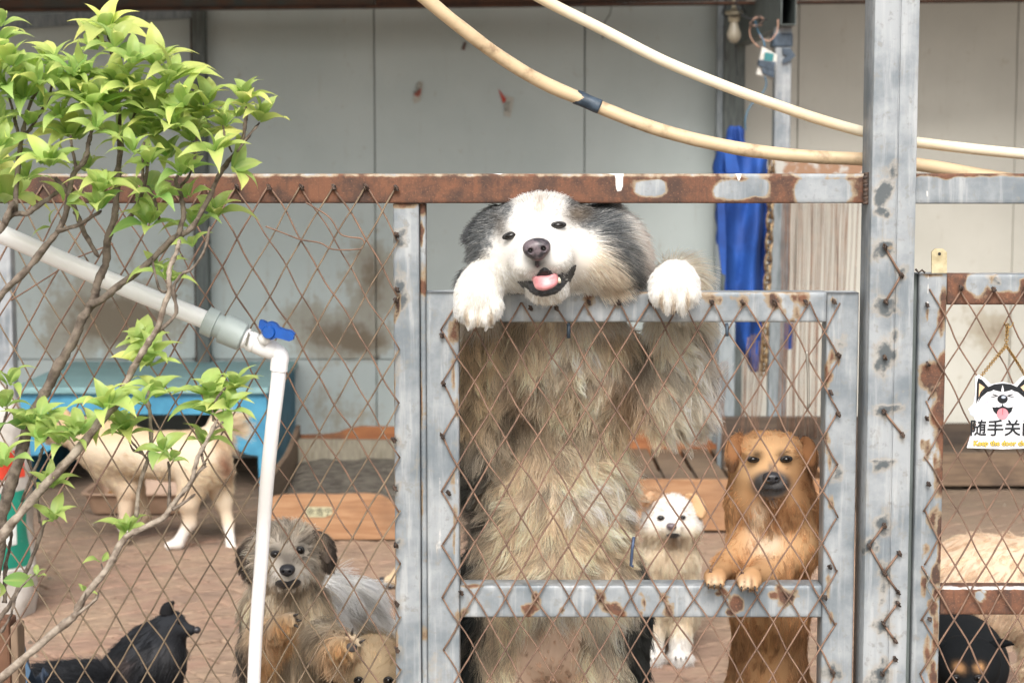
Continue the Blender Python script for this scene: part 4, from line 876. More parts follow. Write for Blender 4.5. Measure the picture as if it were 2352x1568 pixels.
def cyl(a, b_, r, mat, name, n=24, rs=None, parent=pv_, Y=PYp):
    A, B = pt(*a, Y), pt(*b_, Y); k = len(rs) if rs else 2
    P = [A+(B-A)*t for t in (rs and [q[0] for q in rs] or np.linspace(0, 1, 2))]
    V, F = tube(P, [q[1]*sP for q in rs] if rs else r*sP, n); return mesh(name, V, F, mat, parent, smooth=False if False else True)
def auto(o):
    md = o.modifiers.new('e', 'EDGE_SPLIT'); md.split_angle = R(35); return o
P = pipe_pts([(-150, 470, PYp), (0, 536, PYp), (240, 640, PYp), (480, 738, PYp)], 16); V, F = tube(P, 21.5*sP, 28); auto(mesh('pipe_length', V, F, M['pvc'], pv_))
auto(cyl((470, 734), (560, 775), 0, M['coupling'], 'coupling', 12, [(0, 27), (.02, 34), (.28, 34), (.29, 28), (.45, 28), (.46, 36), (.97, 34), (1, 30)]))
for k in range(12):
    a = k*math.pi/6; pass
auto(cyl((556, 773), (585, 788), 0, M['pvc'], 'threaded_neck', 20, [(0, 22), (.2, 22), (.21, 25), (.35, 25), (.36, 22), (.6, 22), (.61, 24), (1, 24)]))
auto(cyl((580, 786), (632, 806), 0, M['pvc'], 'valve_body', 24, [(0, 20), (.15, 22), (.5, 24), (.85, 23), (1, 20)]))
P = pipe_pts([(618, 800, PYp), (636, 808, PYp), (644, 818, PYp), (643, 836, PYp)], 16); V, F = tube(P, 19.5*sP, 24); mesh('elbow', V, F, M['pvc'], pv_)
auto(cyl((643, 822), (640, 852), 0, M['pvc'], 'socket', 24, [(0, 20), (.02, 21), (.98, 20.5), (1, 18)]))
P = pipe_pts([(640, 846, PYp), (638, 880, PYp), (626, 980, PYp), (612, 1120, PYp), (600, 1290, PYp), (590, 1420, PYp), (583, 1568, PYp), (572, 1900, PYp)], 40); V, F = tube(P, np.linspace(17.5, 15.2, 40)*sP*np.where(np.arange(40) < 2, .93, 1), 24); auto(mesh('pipe_length', V, F, M['pvc'], pv_))
# blue handle
hy = PYp-.028
hd = [(595, 742), (597, 735), (604, 737), (612, 741), (622, 739), (634, 743), (640, 752), (654, 757), (668, 760), (676, 767), (673, 780), (664, 783), (648, 779), (636, 776), (622, 780), (610, 776), (602, 768), (600, 758), (594, 752)]
o = plate('valve_handle', P5(hd, hy-.006), .014, M['valve'], pv_); bv = o.modifiers.new('b', 'BEVEL'); bv.width = .003; bv.segments = 3
A = pt(618, 762, hy); V, F = tube([(A.x, hy-.011, A.z), (A.x, hy-.006, A.z), (A.x, hy+.02, A.z)], [.0085, .0105, .0105], 20); auto(mesh('handle_hub', V, F, M['valve'], o)).matrix_parent_inverse = Matrix.Identity(4)
V, F = tube([pt(600, 785, PYp-.015), pt(617, 768, hy+.012)], .009, 14); mesh('valve_stem', V, F, M['pvc'], pv_)
mb = MB(); 
for k in range(3): mb.tube([pt(562+9*t+2*k, 792-26*t+3*math.sin(t*5+k), PYp-.0165-.001*k) for t in (0, .3, .6, 1)], .0007, 5)
mb.build('wire_tie', M['tie'], pv_)
# ============================================================= SHRUB (in front of the pipe)
TY = -.42
tree = thing('shrub', (pt(20, 1568, TY).x, TY, 0), 'young evergreen shrub with bright yellow-green whorled leaves and grey branches', 'shrub')
def J(P, k, off=0): return [(a*k if 0 else a, b_, ) for a, b_ in P]
Z2 = lambda l: [(x*.35156, 459.4+y*.35156) for x, y in l]
Z1 = lambda l: [(x*.35156, y*.35156) for x, y in l]
R3 = lambda l: [(x*.41424, 918.75+y*.41424) for x, y in l]
BR = [  # points in picture units, start width, end width, depth start, depth end
 ([(-60, 1700), (-30, 1450), (-12, 1300), (20, 1130)]+Z2([(160, 1568), (270, 1290), (390, 1080), (520, 820), (590, 690), (640, 560), (690, 380), (720, 200), (760, 20)])+Z1([(780, 850+120), (785, 880), (770, 650), (755, 450), (730, 300), (700, 230)]), 40, 10, -.40, -.36),
 (Z2([(590, 690), (700, 620), (840, 520), (1000, 370), (1150, 250), (1250, 180), (1340, 30)])+Z1([(1430, 1160), (1520, 1020), (1590, 900), (1610, 780), (1600, 700)]), 22, 8, -.39, -.45),
 (Z2([(1150, 250), (1200, 100), (1200, 30)])+Z1([(1180, 1260), (1140, 1180), (1180, 1100)]), 16, 7, -.42, -.38),
 (Z1([(1550, 990), (1620, 910), (1700, 800)]), 6, 5, -.45, -.44), (Z1([(1520, 1000), (1480, 900), (1450, 820)]), 6, 5, -.45, -.46),
 (Z2([(-60, 760), (0, 620), (150, 480), (260, 360), (370, 200), (440, 40)])+Z1([(490, 1130), (550, 1040), (580, 950), (600, 860), (620, 700)]), 22, 9, -.46, -.42),
 (Z2([(370, 200), (500, 170), (640, 80)])+Z1([(660, 1380)]), 12, 7, -.45, -.45),
 (Z1([(490, 1110), (470, 990), (465, 880)]), 9, 7, -.43, -.44),
 (Z2([(-80, 260), (0, 190), (60, 110), (120, 95), (170, 90)])+Z1([(220, 1350), (310, 1300), (400, 1250)]), 20, 10, -.46, -.44),
 (Z2([(30, 150), (90, 30)])+Z1([(90, 1380), (110, 1200), (140, 950), (150, 830), (190, 700), (300, 520)]), 18, 8, -.47, -.4),
 (Z1([(140, 930), (110, 810), (80, 730), (40, 600)]), 9, 6, -.42, -.4), (Z1([(150, 900), (220, 800), (320, 640), (360, 450)]), 9, 6, -.42, -.38),
 ([(-40, 1585), (0, 1557)]+R3([(350, 1250), (440, 1140), (570, 960), (700, 760), (840, 690), (950, 600), (1050, 450), (1110, 300), (1200, 110)]), 24, 9, -.55, -.5),
 (R3([(430, 1190), (520, 1110), (550, 1060)]), 9, 6, -.55, -.55),
 (R3([(950, 605), (1020, 560), (1090, 520)]), 9, 5, -.52, -.5), (R3([(1030, 480), (1100, 410), (1150, 365)]), 8, 6, -.51, -.5), (R3([(1140, 360), (1120, 280)]), 6, 5, -.5, -.5),
 ([(-60, 1320), (0, 1233)]+R3([(150, 590), (400, 300), (640, 30)])+Z2([(830, 1180), (940, 980), (1040, 800), (1090, 640), (1110, 480), (1150, 330), (1180, 250)]), 28, 10, -.5, -.44),
 (Z2([(1010, 870), (1140, 750), (1130, 600), (1180, 500), (1250, 450), (1340, 300), (1380, 180)]), 10, 6, -.46, -.47),
 (Z2([(1120, 600), (1040, 590), (1000, 380)]), 7, 5, -.45, -.45), (Z2([(1140, 640), (1100, 560), (1100, 500)]), 8, 6, -.45, -.44),
 (R3([(750, 640), (780, 480), (820, 330), (830, 180), (830, 30)])+Z2([(970, 1300), (965, 1220)]), 12, 7, -.44, -.42),
 (R3([(820, 330), (760, 260), (690, 180)]), 7, 5, -.44, -.44), (R3([(800, 300), (740, 270), (700, 200)]), 4, 4, -.44, -.44),
 (R3([(940, 600), (935, 480), (930, 340)]), 9, 6, -.5, -.5),
 (R3([(-60, 1320), (0, 1200), (90, 1080), (160, 900), (240, 700), (290, 640), (300, 560)]), 14, 7, -.42, -.4),
 (R3([(0, 1290), (60, 1180), (110, 1060), (190, 960)]), 9, 4, -.5, -.5), (R3([(20, 1120), (40, 900), (60, 700)]), 12, 7, -.38, -.36),
 (R3([(120, 560), (180, 430), (210, 340), (230, 260)]), 8, 6, -.4, -.4), (R3([(130, 240), (180, 400), (210, 600), (240, 700)]), 8, 6, -.38, -.38),
 (Z2([(-20, 1560), (30, 1420), (40, 1330), (50, 1200)]), 6, 5, -.4, -.38),
 (Z1([(360, 1160), (430, 1260), (520, 1420)])+Z2([(500, 80), (560, 240), (640, 370)]), 11, 14, -.38, -.4),
 (Z1([(960, 1220), (1010, 1330), (1050, 1450)]), 8, 8, -.38, -.4), (Z2([(740, 190), (850, 110), (905, 20)])+Z1([(930, 1230), (960, 1080), (990, 940)]), 12, 8, -.38, -.42),
 (Z1([(930, 1160), (940, 1020), (950, 930)]), 6, 6, -.42, -.42), (Z1([(780, 1000), (860, 800), (880, 700)]), 5, 5, -.38, -.38),
 (Z1([(1180, 1220), (1230, 1150), (1270, 1020), (1290, 860)]), 7, 5, -.4, -.4), (Z1([(740, 400), (900, 330), (1010, 440)]), 5, 5, -.37, -.37), (Z1([(720, 300), (640, 260), (590, 190)]), 5, 4, -.36, -.37),
 (R3([(1180, 160), (1240, 120)]), 5, 5, -.5, -.5), (Z2([(1390, 1440), (1400, 1340), (1480, 1230)]), 7, 5, -.48, -.47), (R3([(570, 960), (575, 930), (560, 900)]), 4, 3, -.52, -.52), (R3([(465, 1130), (470, 1070)]), 4, 3, -.54, -.54),
]
for k, (P, w0, w1, ya, yb) in enumerate(BR):
    n = len(P); Q = [tuple(pt(x, y, ya+(yb-ya)*i/(n-1))) for i, (x, y) in enumerate(P)]
    m_ = max(8, int(sum((Vector(Q[i+1])-Vector(Q[i])).length for i in range(n-1))/.006)); S = spline(Q, m_)
    S += np.stack([.0016*np.sin(np.arange(m_)*.41+k), .0012*np.cos(np.arange(m_)*.33+k), .0012*np.sin(np.arange(m_)*.57+2*k)], 1)
    t = np.linspace(0, 1, m_); r = .88*(w0+(w1-w0)*t**.8)/2*mp(TY)*(1+.07*np.sin(np.arange(m_)*.9+k)+.05*rng.standard_normal(m_)); r[-1] *= .5
    V, F = tube(S, r, 9); V = np.array(V)+.0006*rng.standard_normal((len(V), 3)); mesh('trunk' if k == 0 else 'branch', V, F, M['bark2'] if k in (12, 17, 13, 21) else M['bark'], tree)
    for q in range(1, m_-3, 14):     # old leaf scars and bud nubs
        if random.random() < .5 and w1 < 20:
            a = random.uniform(0, 6.28); d = Vector((math.cos(a), -.3, math.sin(a))).normalized(); p = Vector(S[q]); rr = float(r[q])
            MB
# leaves
def leaf_mesh(seed):
    r_ = random.Random(seed); nu, nv = 14, 7; V = []; al = []; rb = []
    droop = r_.uniform(.45, 1.15); fold = r_.uniform(.2, .5); tw = r_.uniform(-.3, .3); wd = r_.uniform(.38, .5)
    for i in range(nu):
        t = i/(nu-1); th = droop*t*t*1.1
        cx_ = t*math.cos(th*.5); cz = -t*math.sin(th*.55)
        w_ = wd*.5*(math.sin(math.pi*min(1, t**.78))**.9 if 0 < t < 1 else 0)*(1 if t < .8 else (1-(t-.8)/.2*.35)); w_ = max(w_, .006)
        for j in range(nv):
            s_ = (j/(nv-1)*2-1); y = s_*w_; z = cz+abs(s_)*w_*fold+.012*math.sin(t*14+s_*2+seed)*abs(s_)
            a = tw*t; V.append((cx_, y*math.cos(a)-(z-cz)*math.sin(a), cz+y*math.sin(a)+(z-cz)*math.cos(a))); al.append(t); rb.append(max(0, 1-abs(s_)*5)*(1-t))
    F = [(i*nv+j, (i+1)*nv+j, (i+1)*nv+j+1, i*nv+j+1) for i in range(nu-1) for j in range(nv-1)]
    o = mesh('leaf', V, F, M['leaf'], None, {'along': al, 'rib': rb}); me = o.data; bpy.data.objects.remove(o); return me
LM = [leaf_mesh(k) for k in range(7)]
# rosettes: x, y (centre of the whorl), leaf length, number, tilt of the axis (deg, + = right), age 0 young..1 old
RO = []
def ro(f, l, **k):
    for q in l: (x, y), = f([(q[0], q[1])]); RO.append((x, y, *q[2:]))
ro(Z1, [(700, 235, 88, 12, 0, 0), (640, 330, 62, 6, -25, .2), (740, 330, 60, 5, 20, .4), (350, 440, 66, 9, 0, .3), (470, 500, 60, 6, 20, .5), (1020, 440, 78, 9, 8, .15), (1110, 540, 80, 8, 18, .15), (760, 560, 72, 8, 0, .2), (860, 600, 66, 7, 15, .2), (600, 470, 60, 5, -40, .3),
        (1600, 680, 66, 10, 0, 0), (1690, 800, 68, 8, 22, 0), (1470, 830, 58, 8, -12, .05), (1560, 770, 50, 5, 0, .1), (930, 900, 88, 10, 0, .5), (470, 900, 84, 9, 4, .1), (330, 1090, 70, 9, -5, .4), (610, 720, 74, 9, 0, .45), (690, 640, 62, 7, 15, .2),
        (80, 440, 66, 8, -5, .25), (160, 660, 72, 8, -10, .5), (60, 600, 66, 7, -20, .5), (10, 560, 60, 5, -30, .2), (20, 1330, 110, 7, 25, .3), (-40, 1100, 90, 6, 10, .3), (650, 1380, 66, 6, 0, .85), (1190, 1150, 70, 8, 5, .6), (1110, 1040, 66, 7, -10, .55), (1290, 780, 72, 8, 0, .1), (1210, 700, 66, 7, -20, .1), (1330, 900, 56, 6, 10, .2),
        (1400, 1420, 74, 8, 12, .3), (1400, 1010, 66, 7, 10, .2), (1510, 1120, 68, 4, 60, .3), (1130, 840, 70, 8, 10, .25), (1060, 620, 70, 7, 0, .05), (970, 1250, 60, 4, 15, .6), (880, 1300, 55, 4, 70, .5), (970, 1480, 70, 8, 0, .65), (1260, 1490, 66, 6, 0, .6), (190, 830, 55, 5, 20, .6), (250, 700, 66, 5, 30, .7), (60, 850, 60, 5, -30, .4), (0, 800, 60, 5, 10, .3), (0, 980, 60, 5, 20, .4), (620, 860, 60, 6, 30, .3), (560, 640, 66, 6, -30, .4), (900, 740, 60, 6, 0, .3),
        (420, 1330, 50, 4, 60, .6), (570, 1120, 50, 5, 0, .7), (1020, 1290, 50, 4, 20, .7), (1240, 1290, 52, 5, -20, .5), (10, 180, 62, 5, 0, .1), (0, 300, 60, 6, 10, .1), (1340, 700, 60, 6, 20, .1), (780, 900, 60, 5, -30, .4), (870, 1010, 55, 5, -10, .5), (1250, 930, 60, 6, 0, .3),
        (430, 620, 58, 6, -15, .2), (330, 560, 58, 6, 10, .35), (250, 560, 60, 6, -10, .3), (520, 560, 60, 7, 5, .25), (950, 660, 64, 7, 0, .15), (1180, 860, 62, 7, -5, .2), (1050, 780, 66, 7, -8, .3), (740, 760, 64, 6, 0, .35), (400, 780, 60, 6, -20, .35), (130, 560, 60, 6, 5, .3), (860, 420, 60, 6, 10, .25), (1000, 900, 60, 6, 10, .5)])
ro(Z2, [(1105, 540, 56, 8, 0, .5), (1040, 470, 50, 4, -20, .5), (935, 960, 64, 10, -5, .25), (965, 1090, 62, 8, 5, .3), (970, 1000, 60, 6, 20, .3), (950, 1340, 48, 6, -10, .5), (1010, 1290, 58, 7, 12, .4), (1390, 1400, 74, 9, 0, .5), (1380, 1290, 66, 8, -8, .3), (1530, 1240, 58, 8, 8, .25), (1480, 1380, 62, 6, 30, .4), (700, 1370, 70, 8, 0, .3), (520, 1540, 64, 8, 0, .5), (290, 1530, 62, 7, 0, .6), (820, 1540, 66, 6, 5, .5), (60, 1210, 58, 5, 5, .4), (30, 1360, 52, 6, 0, .5), (150, 1500, 60, 6, -10, .7), (260, 1420, 50, 4, 20, .5), (1260, 310, 50, 3, 10, .5), (340, 170, 34, 2, -50, .5)])
ro(R3, [(700, 170, 58, 5, 5, .55), (905, 290, 52, 5, -10, .5), (945, 340, 46, 4, 20, .5), (1130, 250, 62, 6, 0, .35), (285, 490, 58, 7, 0, .45), (300, 670, 52, 7, 0, .5), (705, 740, 50, 8, 0, .5), (560, 900, 30, 3, 30, .7), (465, 1070, 26, 3, 10, .6), (205, 980, 22, 4, 0, .6), (340, 250, 44, 5, -10, .6), (30, 370, 70, 5, -10, .6), (235, 240, 60, 6, 0, .7), (180, 130, 52, 6, 0, .7), (400, 230, 40, 4, 10, .6), (0, 1000, 60, 2, 80, .9), (520, 180, 50, 5, 0, .5)])
g2 = random.Random(21)
for _ in range(8):     # fuller lower crown
    x = g2.uniform(20, 500); y = g2.uniform(190, 440)-.12*x+30
    RO.append((x, y, g2.uniform(46, 66), g2.randint(6, 9), g2.uniform(-15, 20), g2.uniform(.1, .7)))
leaves = []
for (x, y, ln, n, tilt, age) in RO:
    Y = TY+random.uniform(-.07, .09) if y < 520 else TY+random.uniform(-.05, .05)
    if y > 900: Y -= .04
    base = pt(x, y, Y); ax_ = Vector((math.sin(R(tilt)), -.28+random.uniform(-.1, .1), math.cos(R(tilt)))).normalized()
    qa = Vector((0, 0, 1)).rotation_difference(ax_); a0 = random.uniform(0, 6.28)
    for k in range(n):
        a = a0+k*2.399; el = R(random.uniform(22, 54) if k < n*.6 else random.uniform(58, 82))
        L_ = (1.42 if y < 480 else 1.36)*ln*mp(TY)*random.uniform(.7, 1.15)*(1 if k < n*.6 else .82)
        m4 = Matrix.Translation(base+ax_*(.004*(k/n)-.002)) @ qa.to_matrix().to_4x4() @ Matrix.Rotation(a, 4, 'Z') @ Matrix.Rotation(-el, 4, 'Y') @ Matrix.Rotation(random.uniform(-.35, .35), 4, 'X') @ Matrix.Translation((.004, 0, 0)) @ Matrix.Diagonal((L_, L_, L_, 1))
        g_ = min(1, max(0, age+(.25 if k < n*.5 else -.1)+random.uniform(-.12, .12)))
        cA, cB = np.array((1.3, 1.15, .95)), np.array((.6, .84, .68)); cc = cA+(cB-cA)*g_
        cc = cc*random.uniform(.82, 1.14)
        leaves.append((L_, x, y, m4, tuple(cc), random.randrange(7)))
def inview(l): return -30 < l[1] < 2400 and -40 < l[2] < 1600
leaves.sort(key=lambda l: -l[0]*(1 if inview(l) else .01))
for l in leaves[:300]:
    o = bpy.data.objects.new('leaf', LM[l[5]]); COL.objects.link(o); o.parent = tree; o.matrix_parent_inverse = Matrix.Translation(-tree.location); o.matrix_basis = l[3]; o.color = (*l[4], 1)
# the rest: one joined part, three tones
V = []; F = []; al = []; rb = []; n0 = 0
for l in leaves[300:]:
    me = LM[l[5]]; co = np.empty(len(me.vertices)*3, np.float32); me.vertices.foreach_get('co', co); co = co.reshape(-1, 3)
    m4 = np.array(l[3]); V.append(co @ m4[:3, :3].T+m4[:3, 3]); F += [tuple(i+n0 for i in p.vertices) for p in me.polygons]; n0 += len(co)
    a = np.empty(len(co), np.float32); me.attributes['along'].data.foreach_get('value', a); al.append(a*.9); a = np.empty(len(co), np.float32); me.attributes['rib'].data.foreach_get('value', a); rb.append(a)
if V: fo = mesh('foliage', np.concatenate(V), F, M['leaf'], tree, {'along': np.concatenate(al), 'rib': np.concatenate(rb)}); fo['kind'] = 'stuff'; fo.color = (.85, .9, .75, 1)
print('leaves', len(leaves))
# ============================================================= DOGS: one continuous body each, grown from blended volumes, then coated with hair
def surface_nets(F, org, h):
    s = F < 0; nx, ny, nz = F.shape
    off = [(i, j, k) for i in (0, 1) for j in (0, 1) for k in (0, 1)]
    S = [s[i:nx-1+i, j:ny-1+j, k:nz-1+k] for i, j, k in off]; cnt = sum(a.astype(np.int8) for a in S)
    m_ = (cnt > 0) & (cnt < 8); ci, cj, ck = np.nonzero(m_); idx = -np.ones(m_.shape, np.int64); idx[m_] = np.arange(len(ci))
    P = np.zeros((len(ci), 3)); n = np.zeros(len(ci))
    for a in range(8):
        for b_ in range(a+1, 8):
            oa, ob = np.array(off[a]), np.array(off[b_])
            if np.abs(oa-ob).sum() != 1: continue
            fa = F[ci+oa[0], cj+oa[1], ck+oa[2]]; fb = F[ci+ob[0], cj+ob[1], ck+ob[2]]; x = (fa < 0) != (fb < 0)
            t = np.where(x, fa/(fa-fb+1e-12), 0)[:, None]; P += np.where(x[:, None], oa+(ob-oa)*t, 0); n += x
    V = org+h*(np.stack([ci, cj, ck], 1)+P/n[:, None]); Q = []
    for ax in range(3):
        d = [0, 0, 0]; d[ax] = 1; A = s[:nx-d[0], :ny-d[1], :nz-d[2]]; B = s[d[0]:, d[1]:, d[2]:]
        i, j, k = np.nonzero(A != B); u, v = [(1, 2), (2, 0), (0, 1)][ax]; g = np.stack([i, j, k], 1)
        ok = (g[:, u] > 0) & (g[:, v] > 0) & (g[:, u] < [nx, ny, nz][u]-1) & (g[:, v] < [nx, ny, nz][v]-1); g = g[ok]; ins = A[i[ok], j[ok], k[ok]]
        eu = np.zeros(3, int); eu[u] = 1; ev = np.zeros(3, int); ev[v] = 1; G = [g-eu-ev, g-ev, g, g-eu]
        q = np.stack([idx[a[:, 0], a[:, 1], a[:, 2]] for a in G], 1); q = np.where(ins[:, None], q, q[:, ::-1]); Q.append(q)
    return V, np.concatenate(Q)
def body(prims, h, k=.03):
    """prims: ('e', centre, (rx, ry, rz), roll, blend) / ('c', a, b, ra, rb, blend) / same with leading '-' cut away"""
    lo = np.full(3, 1e9); hi = -lo
    bx = []
    for p in prims:
        if p[0].endswith('e'): r = max(p[2]); a, b_ = np.array(p[1])-r, np.array(p[1])+r
        else: a = np.minimum(np.array(p[1])-p[3], np.array(p[2])-p[4]); b_ = np.maximum(np.array(p[1])+p[3], np.array(p[2])+p[4])
        bx.append((a, b_)); lo = np.minimum(lo, a); hi = np.maximum(hi, b_)
    lo -= 3*h; hi += 3*h; dim = np.ceil((hi-lo)/h).astype(int)+1; F = np.full(dim, .2, np.float32)
    for p, (a, b_) in zip(prims, bx):
        kk = p[-1] if len(p) > (4 if p[0].endswith('e') else 5) else k
        i0 = np.maximum(0, ((a-lo-.06)/h).astype(int)); i1 = np.minimum(dim, ((b_-lo+.06)/h).astype(int)+2)
        g = [lo[d]+h*np.arange(i0[d], i1[d]) for d in range(3)]; X, Y, Z = np.meshgrid(*g, indexing='ij')
        if p[0].endswith('e'):
            x, y, z = X-p[1][0], Y-p[1][1], Z-p[1][2]; ro_ = p[3]
            c_, s_ = math.cos(ro_), math.sin(ro_); x, z = x*c_+z*s_, -x*s_+z*c_
            rx, ry, rz = p[2]; q = np.sqrt((x/rx)**2+(y/ry)**2+(z/rz)**2); q2 = np.sqrt((x/rx**2)**2+(y/ry**2)**2+(z/rz**2)**2)+1e-9
            D = q*(q-1)/q2
        else:
            A, B = np.array(p[1]), np.array(p[2]); AB = B-A; L2 = (AB**2).sum()+1e-12
            t = np.clip(((X-A[0])*AB[0]+(Y-A[1])*AB[1]+(Z-A[2])*AB[2])/L2, 0, 1)
            D = np.sqrt((X-A[0]-t*AB[0])**2+(Y-A[1]-t*AB[1])**2+(Z-A[2]-t*AB[2])**2)-(p[3]+(p[4]-p[3])*t)
        sl = tuple(slice(i0[d], i1[d]) for d in range(3)); f0 = F[sl]
        if p[0][0] == '-': hh = np.clip(.5-.5*(f0+D)/kk, 0, 1); F[sl] = f0*(1-hh)-D*hh+kk*hh*(1-hh)
        else: hh = np.clip(.5+.5*(D-f0)/kk, 0, 1); F[sl] = D*(1-hh)+f0*hh-kk*hh*(1-hh)
    V, Q = surface_nets(F, lo, h)
    gi = np.clip(((V-lo)/h), 1, dim-2.001); i = gi.astype(int); N_ = []
    for d in range(3):
        e = np.zeros(3, int); e[d] = 1; N_.append(F[tuple((i+e).T)]-F[tuple((i-e).T)])
    N_ = np.stack(N_, 1); N_ /= np.linalg.norm(N_, axis=1)[:, None]+1e-9
    return V, Q, N_
def E(px, py, Y, rx, rz, ry, roll=0, k=.03): s = mp(Y); return ('e', tuple(pt(px, py, Y)), (rx*s, ry, rz*s), R(roll), k)
def CC(x1, y1, Y1, x2, y2, Y2, r1, r2, k=.03): return ('c', tuple(pt(x1, y1, Y1)), tuple(pt(x2, y2, Y2)), r1*mp(Y1), r2*mp(Y2), k)
def W(x, Y, z): return (x, Y, z)
def norm(v): return v/(np.linalg.norm(v, axis=-1, keepdims=True)+1e-9)
def lut(stops, t):
    return np.stack([np.interp(t, [s_[0] for s_ in stops], [s_[1][i] for s_ in stops]) for i in range(3)], -1)
def fur(name, parent, V, Q, VN, n, length, color, flow, root=.86, lift=.35, r=.0006, K=6, clumps=0, clump=.5, grav=.25, curl=.0, mask=None, jit=.18, post=None, seed=1, tone=.16, region=None):
    g = np.random.default_rng(seed)
    T = np.concatenate([Q[:, [0, 1, 2]], Q[:, [0, 2, 3]]]); cen = V[T].mean(1)
    ar = np.linalg.norm(np.cross(V[T[:, 1]]-V[T[:, 0]], V[T[:, 2]]-V[T[:, 0]]), axis=1)
    if region is not None:
        px, py = proj(cen); ar = ar*region(cen, px, py, VN[T[:, 0]])
    f = g.choice(len(T), n, p=ar/ar.sum()); u = g.random((n, 2)); fl = u.sum(1) > 1; u[fl] = 1-u[fl]
    w3 = np.stack([1-u.sum(1), u[:, 0], u[:, 1]], 1)[:, :, None]
    P = (V[T[f]]*w3).sum(1); Nn = norm((VN[T[f]]*w3).sum(1))
    px, py = proj(P)
    if mask is not None:
        keep = g.random(n) < mask(P, px, py, Nn); P, Nn, px, py = P[keep], Nn[keep], px[keep], py[keep]; n = len(P)
    Ln = length(P, px, py, Nn)*g.uniform(.75, 1.15, n); col = np.clip(color(P, px, py, Nn), 0, 1)
    fd = flow(P, px, py, Nn); fd = fd-Nn*(fd*Nn).sum(1, keepdims=True)*.85; fd = norm(fd+jit*g.standard_normal((n, 3)))
    lf_ = lift(P, px, py, Nn)[:, None] if callable(lift) else lift
    d = norm(Nn*lf_+fd*(1-lf_)); pts = np.zeros((n, K, 3)); pts[:, 0] = P-Nn*.002; cur = pts[:, 0].copy()
    cu = curl(P, px, py, Nn)[:, None] if callable(curl) else curl
    ph = 6.28*vnoise(P, 14, seed)[:, None]
    side = norm(np.cross(Nn, fd))
    for k in range(1, K):
        t = k/(K-1); d = norm(d+fd*.22+np.array((0, 0, -1.))*grav*(.4+t)*.5+side*cu*np.cos(ph+t*7)); cur = cur+d*(Ln/(K-1))[:, None]; pts[:, k] = cur
    tonev = np.ones(n)
    if clumps:
        ci = g.choice(n, min(clumps, n), replace=False); kd = KDTree(len(ci))
        for a, i in enumerate(ci): kd.insert(P[i], a)
        kd.balance(); ow = np.array([kd.find(p)[1] for p in P]); G = pts[ci[ow]]-P[ci[ow]][:, None]; ta = np.linspace(0, 1, K)[None, :, None]
        sc = (Ln/Ln[ci[ow]])[:, None, None]
        target = P[ci[ow]][:, None]+G*sc; wgt = clump*(ta**1.1); pts = pts*(1-wgt)+target*wgt
        tonev = 1+tone*g.standard_normal(len(ci))[ow]
    if post is not None: pts = post(pts, P)
    rad = r*g.uniform(.75, 1.2, n)[:, None]*np.linspace(1, .25, K)[None, :]
    if not np.isscalar(r): pass
    cu_ = bpy.data.hair_curves.new(name); cu_.add_curves([K]*n)
    at = cu_.attributes.get('position') or cu_.attributes.new('position', 'FLOAT_VECTOR', 'POINT'); at.data.foreach_set('vector', pts.astype(np.float32).ravel())
    at = cu_.attributes.get('radius') or cu_.attributes.new('radius', 'FLOAT', 'POINT'); at.data.foreach_set('value', rad.astype(np.float32).ravel())
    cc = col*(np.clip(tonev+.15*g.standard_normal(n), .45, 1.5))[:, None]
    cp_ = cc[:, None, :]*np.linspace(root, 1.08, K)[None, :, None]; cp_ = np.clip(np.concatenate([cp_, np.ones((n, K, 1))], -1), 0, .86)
    at = cu_.attributes.new('col', 'FLOAT_COLOR', 'POINT'); at.data.foreach_set('color', cp_.astype(np.float32).ravel())
    cu_.materials.append(M['fur']); o = bpy.data.objects.new(name, cu_); link(o, parent); o['kind'] = 'stuff'
    return o
def dog(label, V, Q, VN, color, name='dog'):
    px, py = proj(V); return tag(mesh(name, V, Q, M['skin'], None, {'col': color(V, px, py, VN)*.75}), label, 'dog')
def bvh(V, Q): return BVHTree.FromPolygons([Vector(v) for v in V], [tuple(map(int, q)) for q in Q])
def hit(bv, px, py):
    o = Vector((0, CAM_Y, CAM_Z)); d = (pt(px, py, 0)-o).normalized(); r = bv.ray_cast(o, d)
    if r[0] is None: raise RuntimeError('no surface at %s %s' % (px, py))
    return r[0], r[1], d
def ellipsoid(c_, rx, ry, rz, roll=0, n=14, sub=None):
    V = []; 
    for i in range(n+1):
        a = math.pi*i/n
        for j in range(2*n):
            b_ = math.pi*j/n; V.append((math.sin(a)*math.cos(b_), math.sin(a)*math.sin(b_), math.cos(a)))
    V = np.array(V)*(rx, ry, rz); c0, s0 = math.cos(R(roll)), math.sin(R(roll)); V = np.stack([V[:, 0]*c0-V[:, 2]*s0, V[:, 1], V[:, 0]*s0+V[:, 2]*c0], 1)+np.array(c_)
    m2 = 2*n; F = [(i*m2+j, (i+1)*m2+j, (i+1)*m2+(j+1) % m2, i*m2+(j+1) % m2) for i in range(n) for j in range(m2)]
    return V, F
def eye(parent, bv, px, py, w_, h_, roll=0, out=.0, s=None, slit=.6):
    p, nn, d = hit(bv, px, py); s = s or mp(p.y); p = p+d*.001
    V, F = ellipsoid(p-d*out, w_*s*.62, .004, h_*s*.72, roll); mesh('eyelid', V, F, M['lid'], parent)
    V, F = ellipsoid(p-d*(out+.0005), w_*s*.44, .0062, h_*s*.56, roll); return mesh('eye', V, F, M['eye'], parent)
